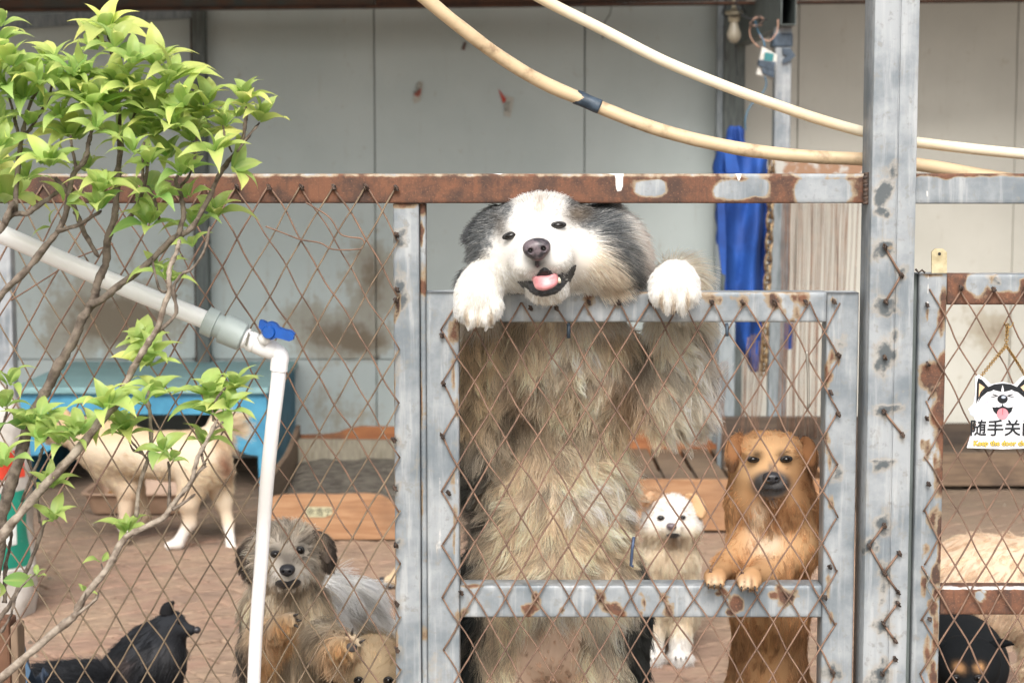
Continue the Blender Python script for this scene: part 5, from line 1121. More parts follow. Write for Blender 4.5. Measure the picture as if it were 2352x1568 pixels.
def nose(parent, bv, px, py, w_, h_, roll=0, mat=None, out=.004, dep=.012):
    p, nn, d = hit(bv, px, py); s = mp(p.y); c0 = p-d*out; rr = R(roll)
    def L(x, z, y=0): return (c0.x+(x*math.cos(rr)-z*math.sin(rr))*s, c0.y+y, c0.z+(x*math.sin(rr)+z*math.cos(rr))*s)
    pr = [('e', L(0, h_*.12), (w_*.5*s, dep, h_*.34*s), rr, .004), ('e', L(0, -h_*.15), (w_*.36*s, dep*.95, h_*.38*s), rr, .006), ('e', L(-w_*.25, -h_*.02, -.001), (w_*.26*s, dep*.95, h_*.3*s), rr, .004), ('e', L(w_*.25, -h_*.02, -.001), (w_*.26*s, dep*.95, h_*.3*s), rr, .004),
          ('-e', L(-w_*.24, -h_*.03, -dep*.95), (w_*.1*s, dep*.55, h_*.12*s), rr-.5, .002), ('-e', L(w_*.24, -h_*.03, -dep*.95), (w_*.1*s, dep*.55, h_*.12*s), rr+.5, .002), ('-c', L(0, -h_*.5, -dep*1.15), L(0, -h_*.05, -dep*1.3), .0009, .0012, .001)]
    V, Q, _ = body(pr, w_*s/34); o = mesh('nose', V, Q, mat or M['nose'], parent)
    for sx in (-1, 1):
        q = L(sx*w_*.25, -h_*.03, -dep*.42); V, F = ellipsoid(q, w_*.1*s, dep*.25, h_*.115*s, roll+sx*25, 8); mesh('nostril', V, F, M['lid'], o).matrix_parent_inverse = Matrix.Identity(4)
    return o
def patch(name, parent, bv, poly, out, mat, bulge=0, res=26):
    """thick skin piece laid over the surface inside a closed outline"""
    poly = np.array(poly, float); tri = tessellate_polygon([[Vector((x, y, 0)) for x, y in poly]]); cx_, cy_ = poly.mean(0)
    ring_n = 7; V = []; n = len(poly)
    for k in range(ring_n):
        t = k/(ring_n-1)
        for (x, y) in poly:
            X, Y = cx_+(x-cx_)*(1-t*.97), cy_+(y-cy_)*(1-t*.97)
            try: p, nn, d = hit(bv, X, Y)
            except RuntimeError: p = pt(X, Y, V[-1][1] if V else 0); d = Vector((0, 1, 0))
            V.append(p-d*(out*(1 if k else -.6)+bulge*math.sin(min(1, t*1.6)*math.pi/2)))
    F = [(k*n+i, k*n+(i+1) % n, (k+1)*n+(i+1) % n, (k+1)*n+i) for k in range(ring_n-1) for i in range(n)]+[tuple(range((ring_n-1)*n, ring_n*n))]
    return mesh(name, V, F, mat, parent)
def curve_smooth(P, n=40, closed=True):
    P = list(P)
    if closed: Q_ = P[-2:]+P+P[:3]; S = spline(Q_, (len(Q_)-1)*6+1); return S[12:12+6*len(P)]
    return spline(P, n)
def seg_d(px, py, L):
    """distance in picture units to a polyline"""
    best = np.full(np.shape(px), 1e9)
    for (a, b_) in zip(L[:-1], L[1:]):
        dx_, dy_ = b_[0]-a[0], b_[1]-a[1]; t = np.clip(((px-a[0])*dx_+(py-a[1])*dy_)/(dx_*dx_+dy_*dy_), 0, 1)
        best = np.minimum(best, np.hypot(px-a[0]-t*dx_, py-a[1]-t*dy_))
    return best
def gs_(px, py, x, y, rx, ry, roll=0):
    a, b_ = px-x, py-y; c0, s0 = math.cos(R(roll)), math.sin(R(roll)); a, b_ = a*c0-b_*s0, a*s0+b_*c0
    return np.exp(-((a/rx)**2+(b_/ry)**2))
def mixn(A, B, w_): return A*(1-w_[:, None])+np.asarray(B)*w_[:, None]
def const(v): return lambda P, px, py, N_: np.full(len(P), v)
def ear_mesh(name, parent, pts, thick, col, base_n=0):
    """flap: rows of (x, y, Y, half-width) down the ear"""
    S = spline([(*pt(x, y, Y), hw*mp(Y)) for x, y, Y, hw in pts], 12); V = []; 
    for i, (x, y, z, hw) in enumerate(S):
        a = S[min(i+1, 11)][:3]-S[max(i-1, 0)][:3]; a /= np.linalg.norm(a); sd_ = np.cross(a, (0, 1, 0)); sd_ /= np.linalg.norm(sd_)+1e-9
        for j in range(10):
            b_ = 2*math.pi*j/10; V.append(np.array((x, y, z))+sd_*hw*math.cos(b_)+np.array((0, 1, 0))*thick*math.sin(b_))
    F = [(i*10+j, i*10+(j+1) % 10, (i+1)*10+(j+1) % 10, (i+1)*10+j) for i in range(11) for j in range(10)]+[tuple(range(10))[::-1], tuple(range(110, 120))]
    V = np.array(V); o = mesh(name, V, F, M['skin'], parent, {'col': np.tile(np.array(col)*.8, (len(V), 1))})
    FQ = np.array([f for f in F if len(f) == 4]); cen = V.reshape(12, 10, 3).mean(1, keepdims=True); VN = norm((V.reshape(12, 10, 3)-cen).reshape(-1, 3)+1e-6)
    return o, V, FQ, VN
# ------------------------------------------------------------- the big dog standing at the gate
H = []
# head, chin pushed over the gate bar, and ruff
H += [E(1243, 562, -.01, 112, 96, .085, 12), E(1290, 585, .05, 150, 92, .075, 0, .04), E(1170, 600, -.005, 68, 60, .06, 0), E(1352, 588, -.005, 82, 68, .065, 0),
      E(1238, 585, -.075, 62, 46, .055, 12, .025), E(1235, 583, -.115, 40, 30, .035, 12, .02), E(1205, 610, -.10, 34, 26, .04, 12, .015), E(1278, 598, -.10, 38, 28, .04, 12, .015),
      E(1256, 655, -.075, 52, 30, .05, 5, .02), E(1258, 668, -.085, 34, 18, .03, 5, .015), E(1190, 520, -.055, 34, 22, .03, 12, .02), E(1272, 500, -.055, 36, 22, .03, 12, .02), E(1226, 498, -.045, 60, 34, .035, 12, .02),
      E(1304, 590, .10, 158, 90, .06, 0, .04), E(1144, 554, .03, 54, 78, .06, -8, .03), E(1378, 570, .045, 66, 86, .07, 12, .04), E(1240, 512, .0, 98, 56, .062, 6, .03), E(1265, 1475, .21, 84, 84, .08, 0, .05), E(1105, 1010, .22, 60, 110, .09, 0, .05)]
H += [E(1240, 520, -.01, 60, 50, .055, 0, .03)]
# chest, belly, hips
H += [E(1285, 800, .19, 160, 130, .095, 0, .05), E(1280, 930, .245, 165, 150, .105, 0, .05), E(1275, 1140, .25, 168, 160, .115, 0, .06), E(1268, 1300, .25, 188, 130, .12, 0, .06), CC(1295, 650, .13, 1285, 800, .2, 96, 130, .05)]
# fore limbs: upper arm, forearm up behind the bar, wrist over it, paw hanging in front
H += [CC(1165, 850, .2, 1108, 925, .17, 62, 48, .04), CC(1108, 925, .17, 1104, 650, .105, 42, 34, .03), CC(1104, 648, .105, 1100, 640, -.02, 30, 34, .02), E(1097, 676, -.045, 54, 52, .036, 0, .02),
      CC(1440, 840, .2, 1545, 915, .17, 68, 66, .04), CC(1552, 905, .17, 1556, 650, .105, 70, 40, .03), CC(1575, 850, .2, 1570, 760, .16, 50, 40, .03), CC(1552, 645, .105, 1550, 634, -.02, 32, 38, .02), E(1548, 652, -.045, 56, 44, .036, 0, .02)]
for (x, y, r_) in ((1062, 705, 19), (1083, 728, 20), (1113, 729, 20), (1138, 704, 18)): H.append(E(x, y, -.064, r_*.86, r_*1.3, .020, 0, .004))
for (x, y, r_) in ((1508, 672, 18), (1531, 686, 20), (1564, 688, 20), (1591, 671, 18)): H.append(E(x, y, -.064, r_*.86, r_*1.3, .020, 0, .004))
# hind legs down to the ground
xl, xr_ = pt(1150, 1450, .24).x, pt(1385, 1450, .24).x
for xx, sgn in ((xl, -1), (xr_, 1)):
    H += [('c', (xx, .24, .62), (xx+.005*sgn, .19, .36), .085, .062, .05), ('c', (xx+.005*sgn, .19, .36), (xx, .30, .17), .055, .034, .03), ('c', (xx, .30, .17), (xx, .26, .04), .032, .034, .02), ('e', (xx, .20, .035), (.045, .075, .034), 0, .02)]
H += [('c', (0.075, .38, .60), (.16, .50, .30), .05, .03, .03)]
VM, QM, NM = body(H, .0068, .03)
Wt, Cr, Tn, Br, Gy, Bk, Dk = map(np.array, (c(238, 235, 230), c(232, 218, 196), c(196, 172, 136), c(158, 126, 90), c(120, 118, 112), c(58, 64, 66), c(30, 34, 36)))
def colM(P, px, py, N_):
    n = len(P); n1 = vnoise(P, 11, 2); n2 = vnoise(P, 26, 7); wx = px+10*n2; wy = py+10*n1
    C_ = np.tile(np.array(c(236, 216, 188)), (n, 1)); C_ = mixn(C_, c(250, 238, 220), sm(-.2, .7, n1)); C_ = mixn(C_, c(190, 172, 152), sm(.2, .8, n2)*.6)
    # torso: dark flanks, tan armpits, dark at the folds
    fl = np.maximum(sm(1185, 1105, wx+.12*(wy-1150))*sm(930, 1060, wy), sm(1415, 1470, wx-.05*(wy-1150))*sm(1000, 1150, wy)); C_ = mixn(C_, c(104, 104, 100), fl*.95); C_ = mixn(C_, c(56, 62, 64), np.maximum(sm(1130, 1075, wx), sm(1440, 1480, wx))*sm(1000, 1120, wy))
    C_ = mixn(C_, c(140, 112, 84), gs_(px, py, 1195, 900, 45, 60)*.8); C_ = mixn(C_, c(186, 154, 120), gs_(px, py, 1440, 880, 55, 70)*.8); C_ = mixn(C_, c(104, 98, 86), gs_(px, py, 1475, 800, 36, 60)*.8)
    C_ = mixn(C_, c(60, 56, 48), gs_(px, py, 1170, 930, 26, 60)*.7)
    C_ = mixn(C_, c(140, 128, 110), gs_(px, py, 1268, 960, 90, 40)*.5)  # shade below the hanging chest locks put into the coat colour
    # arms: pale outside
    arm = sm(1490, 1540, wx)*(py < 1040)*(py > 730); C_ = mixn(C_, c(246, 236, 218), arm*.95); C_ = mixn(C_, c(240, 232, 222), sm(1570, 1620, wx)*(py < 1040)*(py > 700))
    C_ = mixn(C_, c(196, 174, 140), sm(1150, 1110, wx)*(py < 960)*(py > 730)*.7)
    # below the middle rail
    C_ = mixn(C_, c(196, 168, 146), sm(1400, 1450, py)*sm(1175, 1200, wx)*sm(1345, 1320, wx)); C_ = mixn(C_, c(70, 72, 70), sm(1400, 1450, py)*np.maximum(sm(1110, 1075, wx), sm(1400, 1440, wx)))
    # paws
    pw = np.maximum(gs_(px, py, 1097, 680, 105, 90) > .35, gs_(px, py, 1550, 655, 100, 80) > .35)*(P[:, 1] < .09); C_ = mixn(C_, c(246, 242, 234), pw*1.0)
    cl_ = np.zeros(n)
    for (x_, y_) in ((1073, 722), (1098, 736), (1126, 724), (1520, 686), (1547, 694), (1578, 686)): cl_ = np.maximum(cl_, gs_(px, py, x_, y_, 5, 22))
    C_ = mixn(C_, c(176, 152, 122), cl_*pw*.85)  # clefts between the toes, their shade painted into the fur
    # head
    hd = (py < 735)*(px > 1000)*(px < 1520)*(P[:, 1] < .32)*(1-pw); F_ = np.tile(Wt, (n, 1))
    dl = [(1146, 470), (1112, 518), (1086, 568), (1070, 612)]
    F_ = mixn(F_, c(236, 218, 194), np.maximum(gs_(px, py, 1385, 610, 60, 60), gs_(px, py, 1130, 640, 45, 50))*.7)
    F_ = mixn(F_, c(216, 194, 168), gs_(px, py, 1400, 650, 40, 40)*.6); F_ = mixn(F_, c(226, 206, 182), sm(660, 700, py)*.5)
    wl = sm(46, 20, seg_d(wx, wy, dl)); wr = np.maximum(np.maximum(sm(44, 20, seg_d(wx, wy, [(1328, 466), (1358, 500)])), sm(28, 10, seg_d(wx, wy, [(1358, 500), (1392, 540), (1420, 585)]))), sm(20, 7, seg_d(wx, wy, [(1420, 585), (1436, 620), (1444, 665)]))); rn = np.random.default_rng(n).standard_normal(n); wl = np.clip(wl*(1-.0)+.28*rn*(wl > .04), 0, 1); wr = np.clip(wr+.28*rn*(wr > .04), 0, 1); F_ = mixn(F_, c(96, 102, 106), wl*.95); F_ = mixn(F_, c(90, 96, 100), wr*.95)
    F_ = mixn(F_, c(128, 114, 98), gs_(px, py, 1322, 492, 26, 22)*.9); F_ = mixn(F_, c(120, 112, 104), gs_(px, py, 1150, 520, 16, 34)*.7)
    out_l = sm(1090, 1074, wx+.5*(wy-560))*(py < 560); F_ = mixn(F_, c(176, 166, 162), out_l*(1-wl)); out_r = sm(1428, 1450, wx-.3*(wy-580)); F_ = mixn(F_, c(214, 204, 196), out_r*(1-wr)*.9)
    F_ = mixn(F_, c(196, 184, 172), gs_(px, py, 1238, 478, 13, 24)*.9)
    F_ = mixn(F_, c(70, 74, 80), gs_(px, py, 1236, 605, 20, 14)*.9)
    C_ = mixn(C_, F_, hd*1.0); C_ = mixn(C_, c(222, 213, 204), sm(.10, .15, P[:, 1])*hd*.9)
    C_ = mixn(C_, c(240, 230, 214), (px > 1490)*(py > 600)*(py <= 735)*(1-pw)*1.0)
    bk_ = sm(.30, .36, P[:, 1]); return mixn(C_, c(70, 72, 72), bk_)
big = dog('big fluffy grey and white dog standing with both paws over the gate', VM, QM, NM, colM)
bvM = bvh(VM, QM)
mouth_o = [(1186, 646), (1204, 650), (1224, 646), (1236, 622), (1250, 612), (1268, 622), (1284, 640), (1302, 626), (1324, 606), (1327, 616), (1314, 644), (1294, 664), (1276, 678), (1256, 684), (1232, 682), (1212, 672), (1196, 662)]
def in_poly(px, py, poly):
    ins = np.zeros(len(px), bool); n = len(poly)
    for i in range(n):
        x1, y1 = poly[i]; x2, y2 = poly[(i+1) % n]; c_ = ((y1 > py) != (y2 > py)) & (px < (x2-x1)*(py-y1)/(y2-y1+1e-9)+x1); ins ^= c_
    return ins
def flowM(P, px, py, N_):
    n = len(P); nw = np.array(pt(1236, 575, -.13)); D = norm(P-nw)
    tor = np.tile(np.array((0, -.05, -1.)), (n, 1)); dv = sm(970, 1080, py)*sm(1430, 1300, py); tor[:, 0] = 1.25*np.tanh((px-1275)/100)*dv+.55*vnoise(P, 10, 11)+.25*vnoise(P, 24, 15); tor[:, 2] = -1+.3*dv+.3*vnoise(P, 9, 12)
    arm = (px > 1490)*(py > 700)*(py < 1060); tor = np.where(arm[:, None], np.array((.55, -.05, -.75)), tor)
    head = (py < 735)*(P[:, 1] < .13); paw = ((gs_(px, py, 1097, 680, 105, 90) > .35) | (gs_(px, py, 1550, 655, 100, 80) > .35))*(P[:, 1] < .09)
    hf = D+np.array((0, 0, -.35)); out = np.where(head[:, None], hf, tor); pf = np.stack([np.where(px < 1300, (px-1097)/140, (px-1550)/140), np.full(n, -.25), np.full(n, -1.)], 1); out = np.where(paw[:, None], pf, out)
    return norm(out)
def lenM(P, px, py, N_):
    dn = np.hypot(px-1236, py-575); L_ = .009+.034*sm(90, 180, dn)+.02*sm(170, 240, dn); L_ = np.where((px > 1150) & (px < 1330) & (py < 500), .011+.012*sm(480, 455, py), L_); L_ = np.where((py > 655)*(dn < 160), .016, L_)
    L_ = np.where(dn < 42, .004, L_)
    paw = ((gs_(px, py, 1097, 680, 105, 90) > .35) | (gs_(px, py, 1550, 655, 100, 80) > .35))*(P[:, 1] < .09); L_ = np.where(paw, .013+.006*vnoise(P, 30), L_)
    tor = (py >= 735)*~paw; L_ = np.where(tor, .062+.02*vnoise(P, 7, 3), L_); L_ = np.where(tor*(px > 1500)*(py < 1050), .058, L_)
    L_ = np.where(tor*(px > 1425)*(py > 1060), .04, L_); L_ = np.where(tor*(py > 1400)*(px > 1185)*(px < 1335), .012, L_)
    return np.where((P[:, 1] > .13)*(py < 735), .03, L_)
def maskM(P, px, py, N_):
    k = np.ones(len(P)); k[in_poly(1256+(px-1256)*1.06, 648+(py-648)*1.14, mouth_o) & (P[:, 1] < .0)] = 0
    for (x, y, rx, ry) in ((1173, 541, 19, 10), (1282, 517, 18, 9), (1233, 570, 32, 27)): k[(((px-x)/rx)**2+((py-y)/ry)**2 < 1) & (P[:, 1] < 0)] = 0
    return k
gz = fz(671)
def postM(pts, P):
    """hair lies behind the bars where its root is behind them"""
    beh = (P[:, 1] > .05)[:, None]; z = pts[..., 2]
    bars = beh & (pts[..., 1] < .062) & ((z < gz+.01) | (z > fz(467)-.01)); pts[..., 1] = np.where(bars, .062+.2*(pts[..., 1]-.062)*0, pts[..., 1])
    front = (P[:, 1] <= .05)[:, None] & (P[:, 1] < -.0)[:, None] & (pts[..., 1] > -.010) & (z < gz+.004) & (z > fz(740)-.004); pts[..., 1] = np.where(front, -.010, pts[..., 1])
    return pts
facef = lambda P, px, py, N_: ((py < 735)*(P[:, 1] < .13))*1.0
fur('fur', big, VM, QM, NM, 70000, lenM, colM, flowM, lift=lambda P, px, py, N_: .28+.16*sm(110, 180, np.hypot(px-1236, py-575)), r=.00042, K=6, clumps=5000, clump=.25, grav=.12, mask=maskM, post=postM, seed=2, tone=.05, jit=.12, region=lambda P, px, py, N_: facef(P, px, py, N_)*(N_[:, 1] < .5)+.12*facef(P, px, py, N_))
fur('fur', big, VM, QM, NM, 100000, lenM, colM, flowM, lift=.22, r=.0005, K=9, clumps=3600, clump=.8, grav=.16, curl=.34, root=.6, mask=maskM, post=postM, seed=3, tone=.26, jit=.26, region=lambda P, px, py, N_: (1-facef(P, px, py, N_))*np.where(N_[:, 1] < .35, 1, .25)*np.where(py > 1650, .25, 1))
eye(big, bvM, 1173, 541, 33, 12.5, 16, out=.0022); eye(big, bvM, 1282, 517, 31, 12, 4, out=.0022)
nose(big, bvM, 1233, 571, 62, 54, 8, M['nose_pink'], out=.006, dep=.017)
patch('lips', big, bvM, curve_smooth(mouth_o)+rng.uniform(-1.3, 1.3, (102, 2)), .005, M['lip'])
patch('mouth_shade_patch', big, bvM, curve_smooth([(1224, 650), (1234, 628), (1249, 617), (1266, 626), (1281, 640), (1282, 655), (1262, 665), (1236, 667), (1225, 661)]), .0065, M['mouth'])  # raised dark patch, the open mouth's shade given as colour
patch('tongue', big, bvM, curve_smooth([(1220, 638), (1236, 632), (1258, 631), (1278, 627), (1287, 638), (1281, 655), (1264, 666), (1242, 670), (1226, 662)]), .0068, M['tongue'], bulge=.006)
p, nn, d = hit(bvM, 1284, 637); V, F = tube([p-d*.013, p-d*.015+Vector((.0005, 0, -.003)), p-d*.012+Vector((.001, 0, -.008))], [.0008, .0022, .0026], 8); mesh('tooth', V, F, M['tooth'], big)
patch('upper_lip', big, bvM, [(1229, 598), (1237, 598), (1240, 612), (1234, 616), (1228, 610)], .005, M['lip'])
ref = big
for (rows, cl_) in (([(1118, 514, .03, 20), (1100, 528, .035, 18), (1084, 544, .04, 12), (1072, 558, .04, 4)], c(112, 114, 116)), ([(1378, 520, .065, 26), (1392, 500, .068, 24), (1402, 482, .07, 16), (1410, 466, .075, 5)], c(96, 92, 88))):
    o, V, Q_, N_ = ear_mesh('ear', big, rows, .009, cl_)
    fur('ear_fur', o, V, Q_, N_, 2500, const(.014), lambda P, px, py, N2: np.tile(np.array(cl_), (len(P), 1)), lambda P, px, py, N2: np.tile(np.array((-.3 if rows[0][0] < 1200 else .4, 0, .3)), (len(P), 1)), lift=.4, r=.0004, seed=8).matrix_parent_inverse = Matrix.Identity(4)
for (x, y) in ((1080, 748), (1112, 750), (1062, 722), (1532, 704), (1562, 707)):
    pass
# ------------------------------------------------------------- generic coats
def simple_fur(o, V, Q, N_, n, L, col, flow, **k):
    return fur('fur', o, V, Q, N_, n, L if callable(L) else const(L), col, flow, **k)
def away(px0, py0, Y0, head_y, tor=(0, -.05, -1), noise_=.2, hx=None):
    c0 = np.array(pt(px0, py0, Y0))
    def f(P, px, py, N_):
        D = norm(P-c0)+np.array((0, 0, -.25)); T_ = np.tile(np.array(tor, float), (len(P), 1))+noise_*np.stack([vnoise(P, 12, 3), 0*px, vnoise(P, 12, 4)], 1)
        w_ = sm(head_y+15, head_y-15, py)
        if hx: w_ = w_*sm(hx[0]-10, hx[0]+10, px)*sm(hx[1]+10, hx[1]-10, px)
        return norm(D*w_[:, None]+T_*(1-w_)[:, None])
    return f
def cut(spots):
    def f(P, px, py, N_):
        k = np.ones(len(P))
        for (x, y, rx, ry) in spots: k[(((px-x)/rx)**2+((py-y)/ry)**2 < 1) & (N_[:, 1] < .3)] = 0
        return k
    return f
def hind(x, y, z0, r=1.): return [('c', (x, y, z0), (x, y-.04*r, z0*.55), .062*r, .045*r, .03), ('c', (x, y-.04*r, z0*.55), (x, y+.05*r, z0*.27), .04*r, .024*r, .02), ('c', (x, y+.05*r, z0*.27), (x, y+.02*r, .03), .023*r, .024*r, .02), ('e', (x, y-.02*r, .022), (.03*r, .05*r, .022), 0, .015)]
# ------------------------------------------------------------- brown dog with its paws on the middle rail
YB = .17
B_ = [E(1768, 1058, YB, 86, 58, .07), E(1770, 1026, YB+.01, 64, 28, .06), E(1770, 1160, YB+.03, 96, 64, .085, 0, .05), E(1722, 1085, YB, 36, 34, .05), E(1815, 1085, YB, 36, 34, .05), E(1770, 1100, YB-.06, 38, 30, .06, 0, .02), E(1772, 1128, YB-.055, 30, 16, .05, 0, .015),
      E(1730, 1040, YB-.055, 22, 12, .02, 0, .02), E(1806, 1040, YB-.055, 22, 12, .02, 0, .02),
      E(1775, 1170, YB+.05, 84, 70, .08, 0, .05), E(1775, 1260, YB+.05, 100, 90, .09, 0, .05), E(1768, 1400, YB+.08, 92, 110, .09, 0, .05), E(1765, 1540, YB+.1, 90, 110, .1, 0, .05),
      CC(1720, 1245, YB, 1668, 1300, .10, 40, 28, .03), CC(1668, 1302, .10, 1644, 1322, .02, 26, 21, .02), E(1642, 1328, .0, 26, 18, .03, 0, .015), E(1770, 1140, YB+.01, 76, 46, .07, 0, .04), CC(1840, 1260, YB-.02, 1760, 1318, .10, 44, 32, .03), CC(1760, 1318, .10, 1724, 1326, .02, 30, 24, .02), E(1720, 1332, .0, 30, 20, .03, 0, .015)]
for x in (1627, 1641, 1656): B_.append(E(x, 1337, -.022, 7, 11, .015, 0, .0025))
for x in (1702, 1718, 1735): B_.append(E(x, 1343, -.022, 8, 11, .015, 0, .0025))
for px_ in (1712, 1822):
    xx = pt(px_, 1600, .27).x; B_ += hind(xx, .27, .42, .95)
B_ += [('c', (pt(1768, 1600, .3).x, .36, .42), (pt(1790, 1600, .3).x, .5, .16), .03, .02, .02)]
VB, QB, NB = body(B_, .005, .03)
def colB(P, px, py, N_):
    n = len(P); n1 = vnoise(P, 16, 2); C_ = np.tile(np.array(c(206, 162, 118)), (n, 1)); C_ = mixn(C_, c(184, 138, 96), sm(-.1, .8, n1)*.7)
    C_ = mixn(C_, c(224, 184, 138), np.maximum(gs_(px, py, 1768, 1040, 60, 40), gs_(px, py, 1840, 1240, 40, 60))*.5); C_ = mixn(C_, c(128, 84, 52), np.maximum(gs_(px, py, 1768, 1180, 80, 28), gs_(px, py, 1850, 1090, 26, 60))*.7); C_ = mixn(C_, c(226, 190, 146), gs_(px, py, 1728, 1085, 26, 26)*.5)  # brow and forearm highlights painted in; darker under chin and beside right cheek
    wn_ = np.maximum(gs_(px+8*n1, py, 1738, 1190, 16, 34, -25), gs_(px, py+8*n1, 1760, 1245, 34, 30)); C_ = mixn(C_, c(226, 206, 180), np.clip(wn_*1.3, 0, .9)); C_ = mixn(C_, c(214, 192, 164), np.maximum(gs_(px, py, 1640, 1336, 16, 14), gs_(px, py, 1712, 1340, 20, 16))*.9)
    tg = np.zeros(n)
    for x_ in (1634, 1648, 1710, 1726): tg = np.maximum(tg, gs_(px, py, x_, 1338, 2.6, 14))
    C_ = mixn(C_, c(120, 88, 62), tg*(P[:, 1] < .05)*.9)  # dark gaps between the toes, crease shade put into the coat
    mz = np.clip(np.maximum(gs_(px, py, 1771, 1112, 46, 34)*1.7, gs_(px, py, 1771, 1075, 14, 26)*.8), 0, 1)*(py < 1160); C_ = mixn(C_, c(96, 94, 94), sm(.35, 1, mz)); C_ = mixn(C_, c(50, 40, 32), np.maximum(gs_(px, py, 1738, 1044, 14, 12), gs_(px, py, 1798, 1044, 14, 12))*.9)
    C_ = mixn(C_, c(164, 124, 88), sm(1400, 1450, py)*.75); C_ = mixn(C_, c(170, 128, 86), gs_(px, py, 1765, 1480, 26, 60)*.6)
    return C_
brown = dog('orange-brown dog with a black muzzle resting its paws on the middle rail', VB, QB, NB, colB); bvB = bvh(VB, QB)
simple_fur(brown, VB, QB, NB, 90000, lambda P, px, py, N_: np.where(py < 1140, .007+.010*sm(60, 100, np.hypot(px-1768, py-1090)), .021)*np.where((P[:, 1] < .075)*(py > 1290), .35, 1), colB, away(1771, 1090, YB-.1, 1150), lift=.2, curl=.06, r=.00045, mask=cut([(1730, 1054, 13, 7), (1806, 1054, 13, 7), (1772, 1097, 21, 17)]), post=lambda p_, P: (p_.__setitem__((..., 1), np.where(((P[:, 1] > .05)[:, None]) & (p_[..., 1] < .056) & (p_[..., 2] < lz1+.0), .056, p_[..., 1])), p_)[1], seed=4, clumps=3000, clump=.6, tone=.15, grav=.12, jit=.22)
eye(brown, bvB, 1730, 1054, 24, 12, -4, .002); eye(brown, bvB, 1806, 1054, 24, 12, 4, .002); nose(brown, bvB, 1772, 1096, 40, 30, 0, None, .004, .013)
patch('lips', brown, bvB, curve_smooth([(1744, 1124), (1758, 1122), (1772, 1120), (1788, 1122), (1802, 1124), (1788, 1126), (1772, 1123.5), (1758, 1126)]), .006, M['lip'])
for rows in ([(1706, 1006, .19, 14), (1694, 1018, .15, 22), (1684, 1044, .13, 17), (1680, 1072, .13, 4)], [(1838, 1012, .19, 14), (1850, 1024, .15, 22), (1861, 1052, .13, 17), (1866, 1082, .13, 4)]):
    o, V, Q_, N_ = ear_mesh('ear', brown, rows, .008, c(150, 106, 72))
    fur('ear_fur', o, V, Q_, N_, 6000, const(.011), lambda P, px, py, N2: mixn(np.tile(np.array(c(196, 148, 104)), (len(P), 1)), c(96, 70, 52), sm(1030, 1060, py)*.8), lambda P, px, py, N2: np.tile(np.array((0, 0, -1.)), (len(P), 1)), lift=.2, r=.0005, seed=9).matrix_parent_inverse = Matrix.Identity(4)
for x, y in ((1627, 1343), (1641, 1345), (1655, 1343), (1703, 1349), (1718, 1351), (1734, 1349)):
    V, F = tube([pt(x, y-3, -.032), pt(x, y+2, -.041), pt(x, y+10, -.038)], [.0016, .0017, .0004], 7); mesh('claw', V, F, M['claw'], brown)
# ------------------------------------------------------------- small white puppy
YP = 2.2; g0 = gpt(1530, 1512).y-.02
def PP(x, y, Y, rx, rz, ry, roll=0, k=.025): return E(x, y, Y, rx, rz, ry, roll, k)
yp = g0
P_ = [PP(1540, 1184, yp, 60, 50, .066), PP(1508, 1210, yp-.01, 36, 32, .05), PP(1576, 1212, yp-.01, 38, 32, .05), PP(1543, 1214, yp-.055, 24, 18, .04, 0, .02), PP(1545, 1228, yp-.05, 18, 10, .03, 0, .015),
      PP(1536, 1275, yp+.04, 68, 54, .085, 0, .05), PP(1534, 1350, yp+.07, 74, 70, .1, 0, .05), PP(1536, 1400, yp+.16, 72, 54, .12, 0, .05), PP(1540, 1390, yp+.3, 60, 54, .12, 0, .05),
      CC(1503, 1380, yp+.04, 1500, 1496, yp, 25, 20, .03), CC(1567, 1380, yp+.04, 1562, 1498, yp, 25, 20, .03), PP(1496, 1505, yp-.03, 24, 11, .035, 0, .015), PP(1562, 1507, yp-.03, 24, 11, .035, 0, .015)]
for px_ in (1508, 1572): P_ += hind(pt(px_, 1500, yp+.36).x, yp+.36, .2, .65)
VP, QP, NP_ = body(P_, .007, .03)
def colP(P, px, py, N_):
    n = len(P); C_ = np.tile(np.array(c(232, 218, 196)), (n, 1)); C_ = mixn(C_, c(206, 184, 150), sm(-.1, .8, vnoise(P, 14, 2))*.6*sm(1230, 1270, py)); C_ = mixn(C_, c(240, 234, 226), sm(1230, 1195, py)); C_ = mixn(C_, c(196, 176, 148), gs_(px, py, 1545, 1262, 36, 18)*.7); C_ = mixn(C_, c(236, 232, 226), sm(1430, 1470, py)); C_ = mixn(C_, c(120, 104, 92), gs_(px, py, 1547, 1234, 20, 8)*.7); return C_
pup = dog('small cream-white puppy with one tan ear standing between the big dogs', VP, QP, NP_, colP); bvP = bvh(VP, QP)
simple_fur(pup, VP, QP, NP_, 34000, lambda P, px, py, N_: np.where(py < 1235, .02, .036), colP, away(1543, 1205, yp-.1, 1240), lift=.32, r=.0007, mask=cut([(1518, 1189, 8, 5), (1567, 1188, 7, 5), (1542, 1208, 12, 10)]), seed=5, clumps=2500, clump=.55, tone=.1, curl=.15)
eye(pup, bvP, 1518, 1189, 15, 9, -8, .004); eye(pup, bvP, 1567, 1188, 14, 8, 8, .004); nose(pup, bvP, 1542, 1208, 23, 18, 0, M['nose_pink'], .008, .014)
patch('lips', pup, bvP, curve_smooth([(1528, 1229), (1540, 1223), (1556, 1224), (1566, 1228), (1556, 1235), (1540, 1236)]), .012, M['lip'])
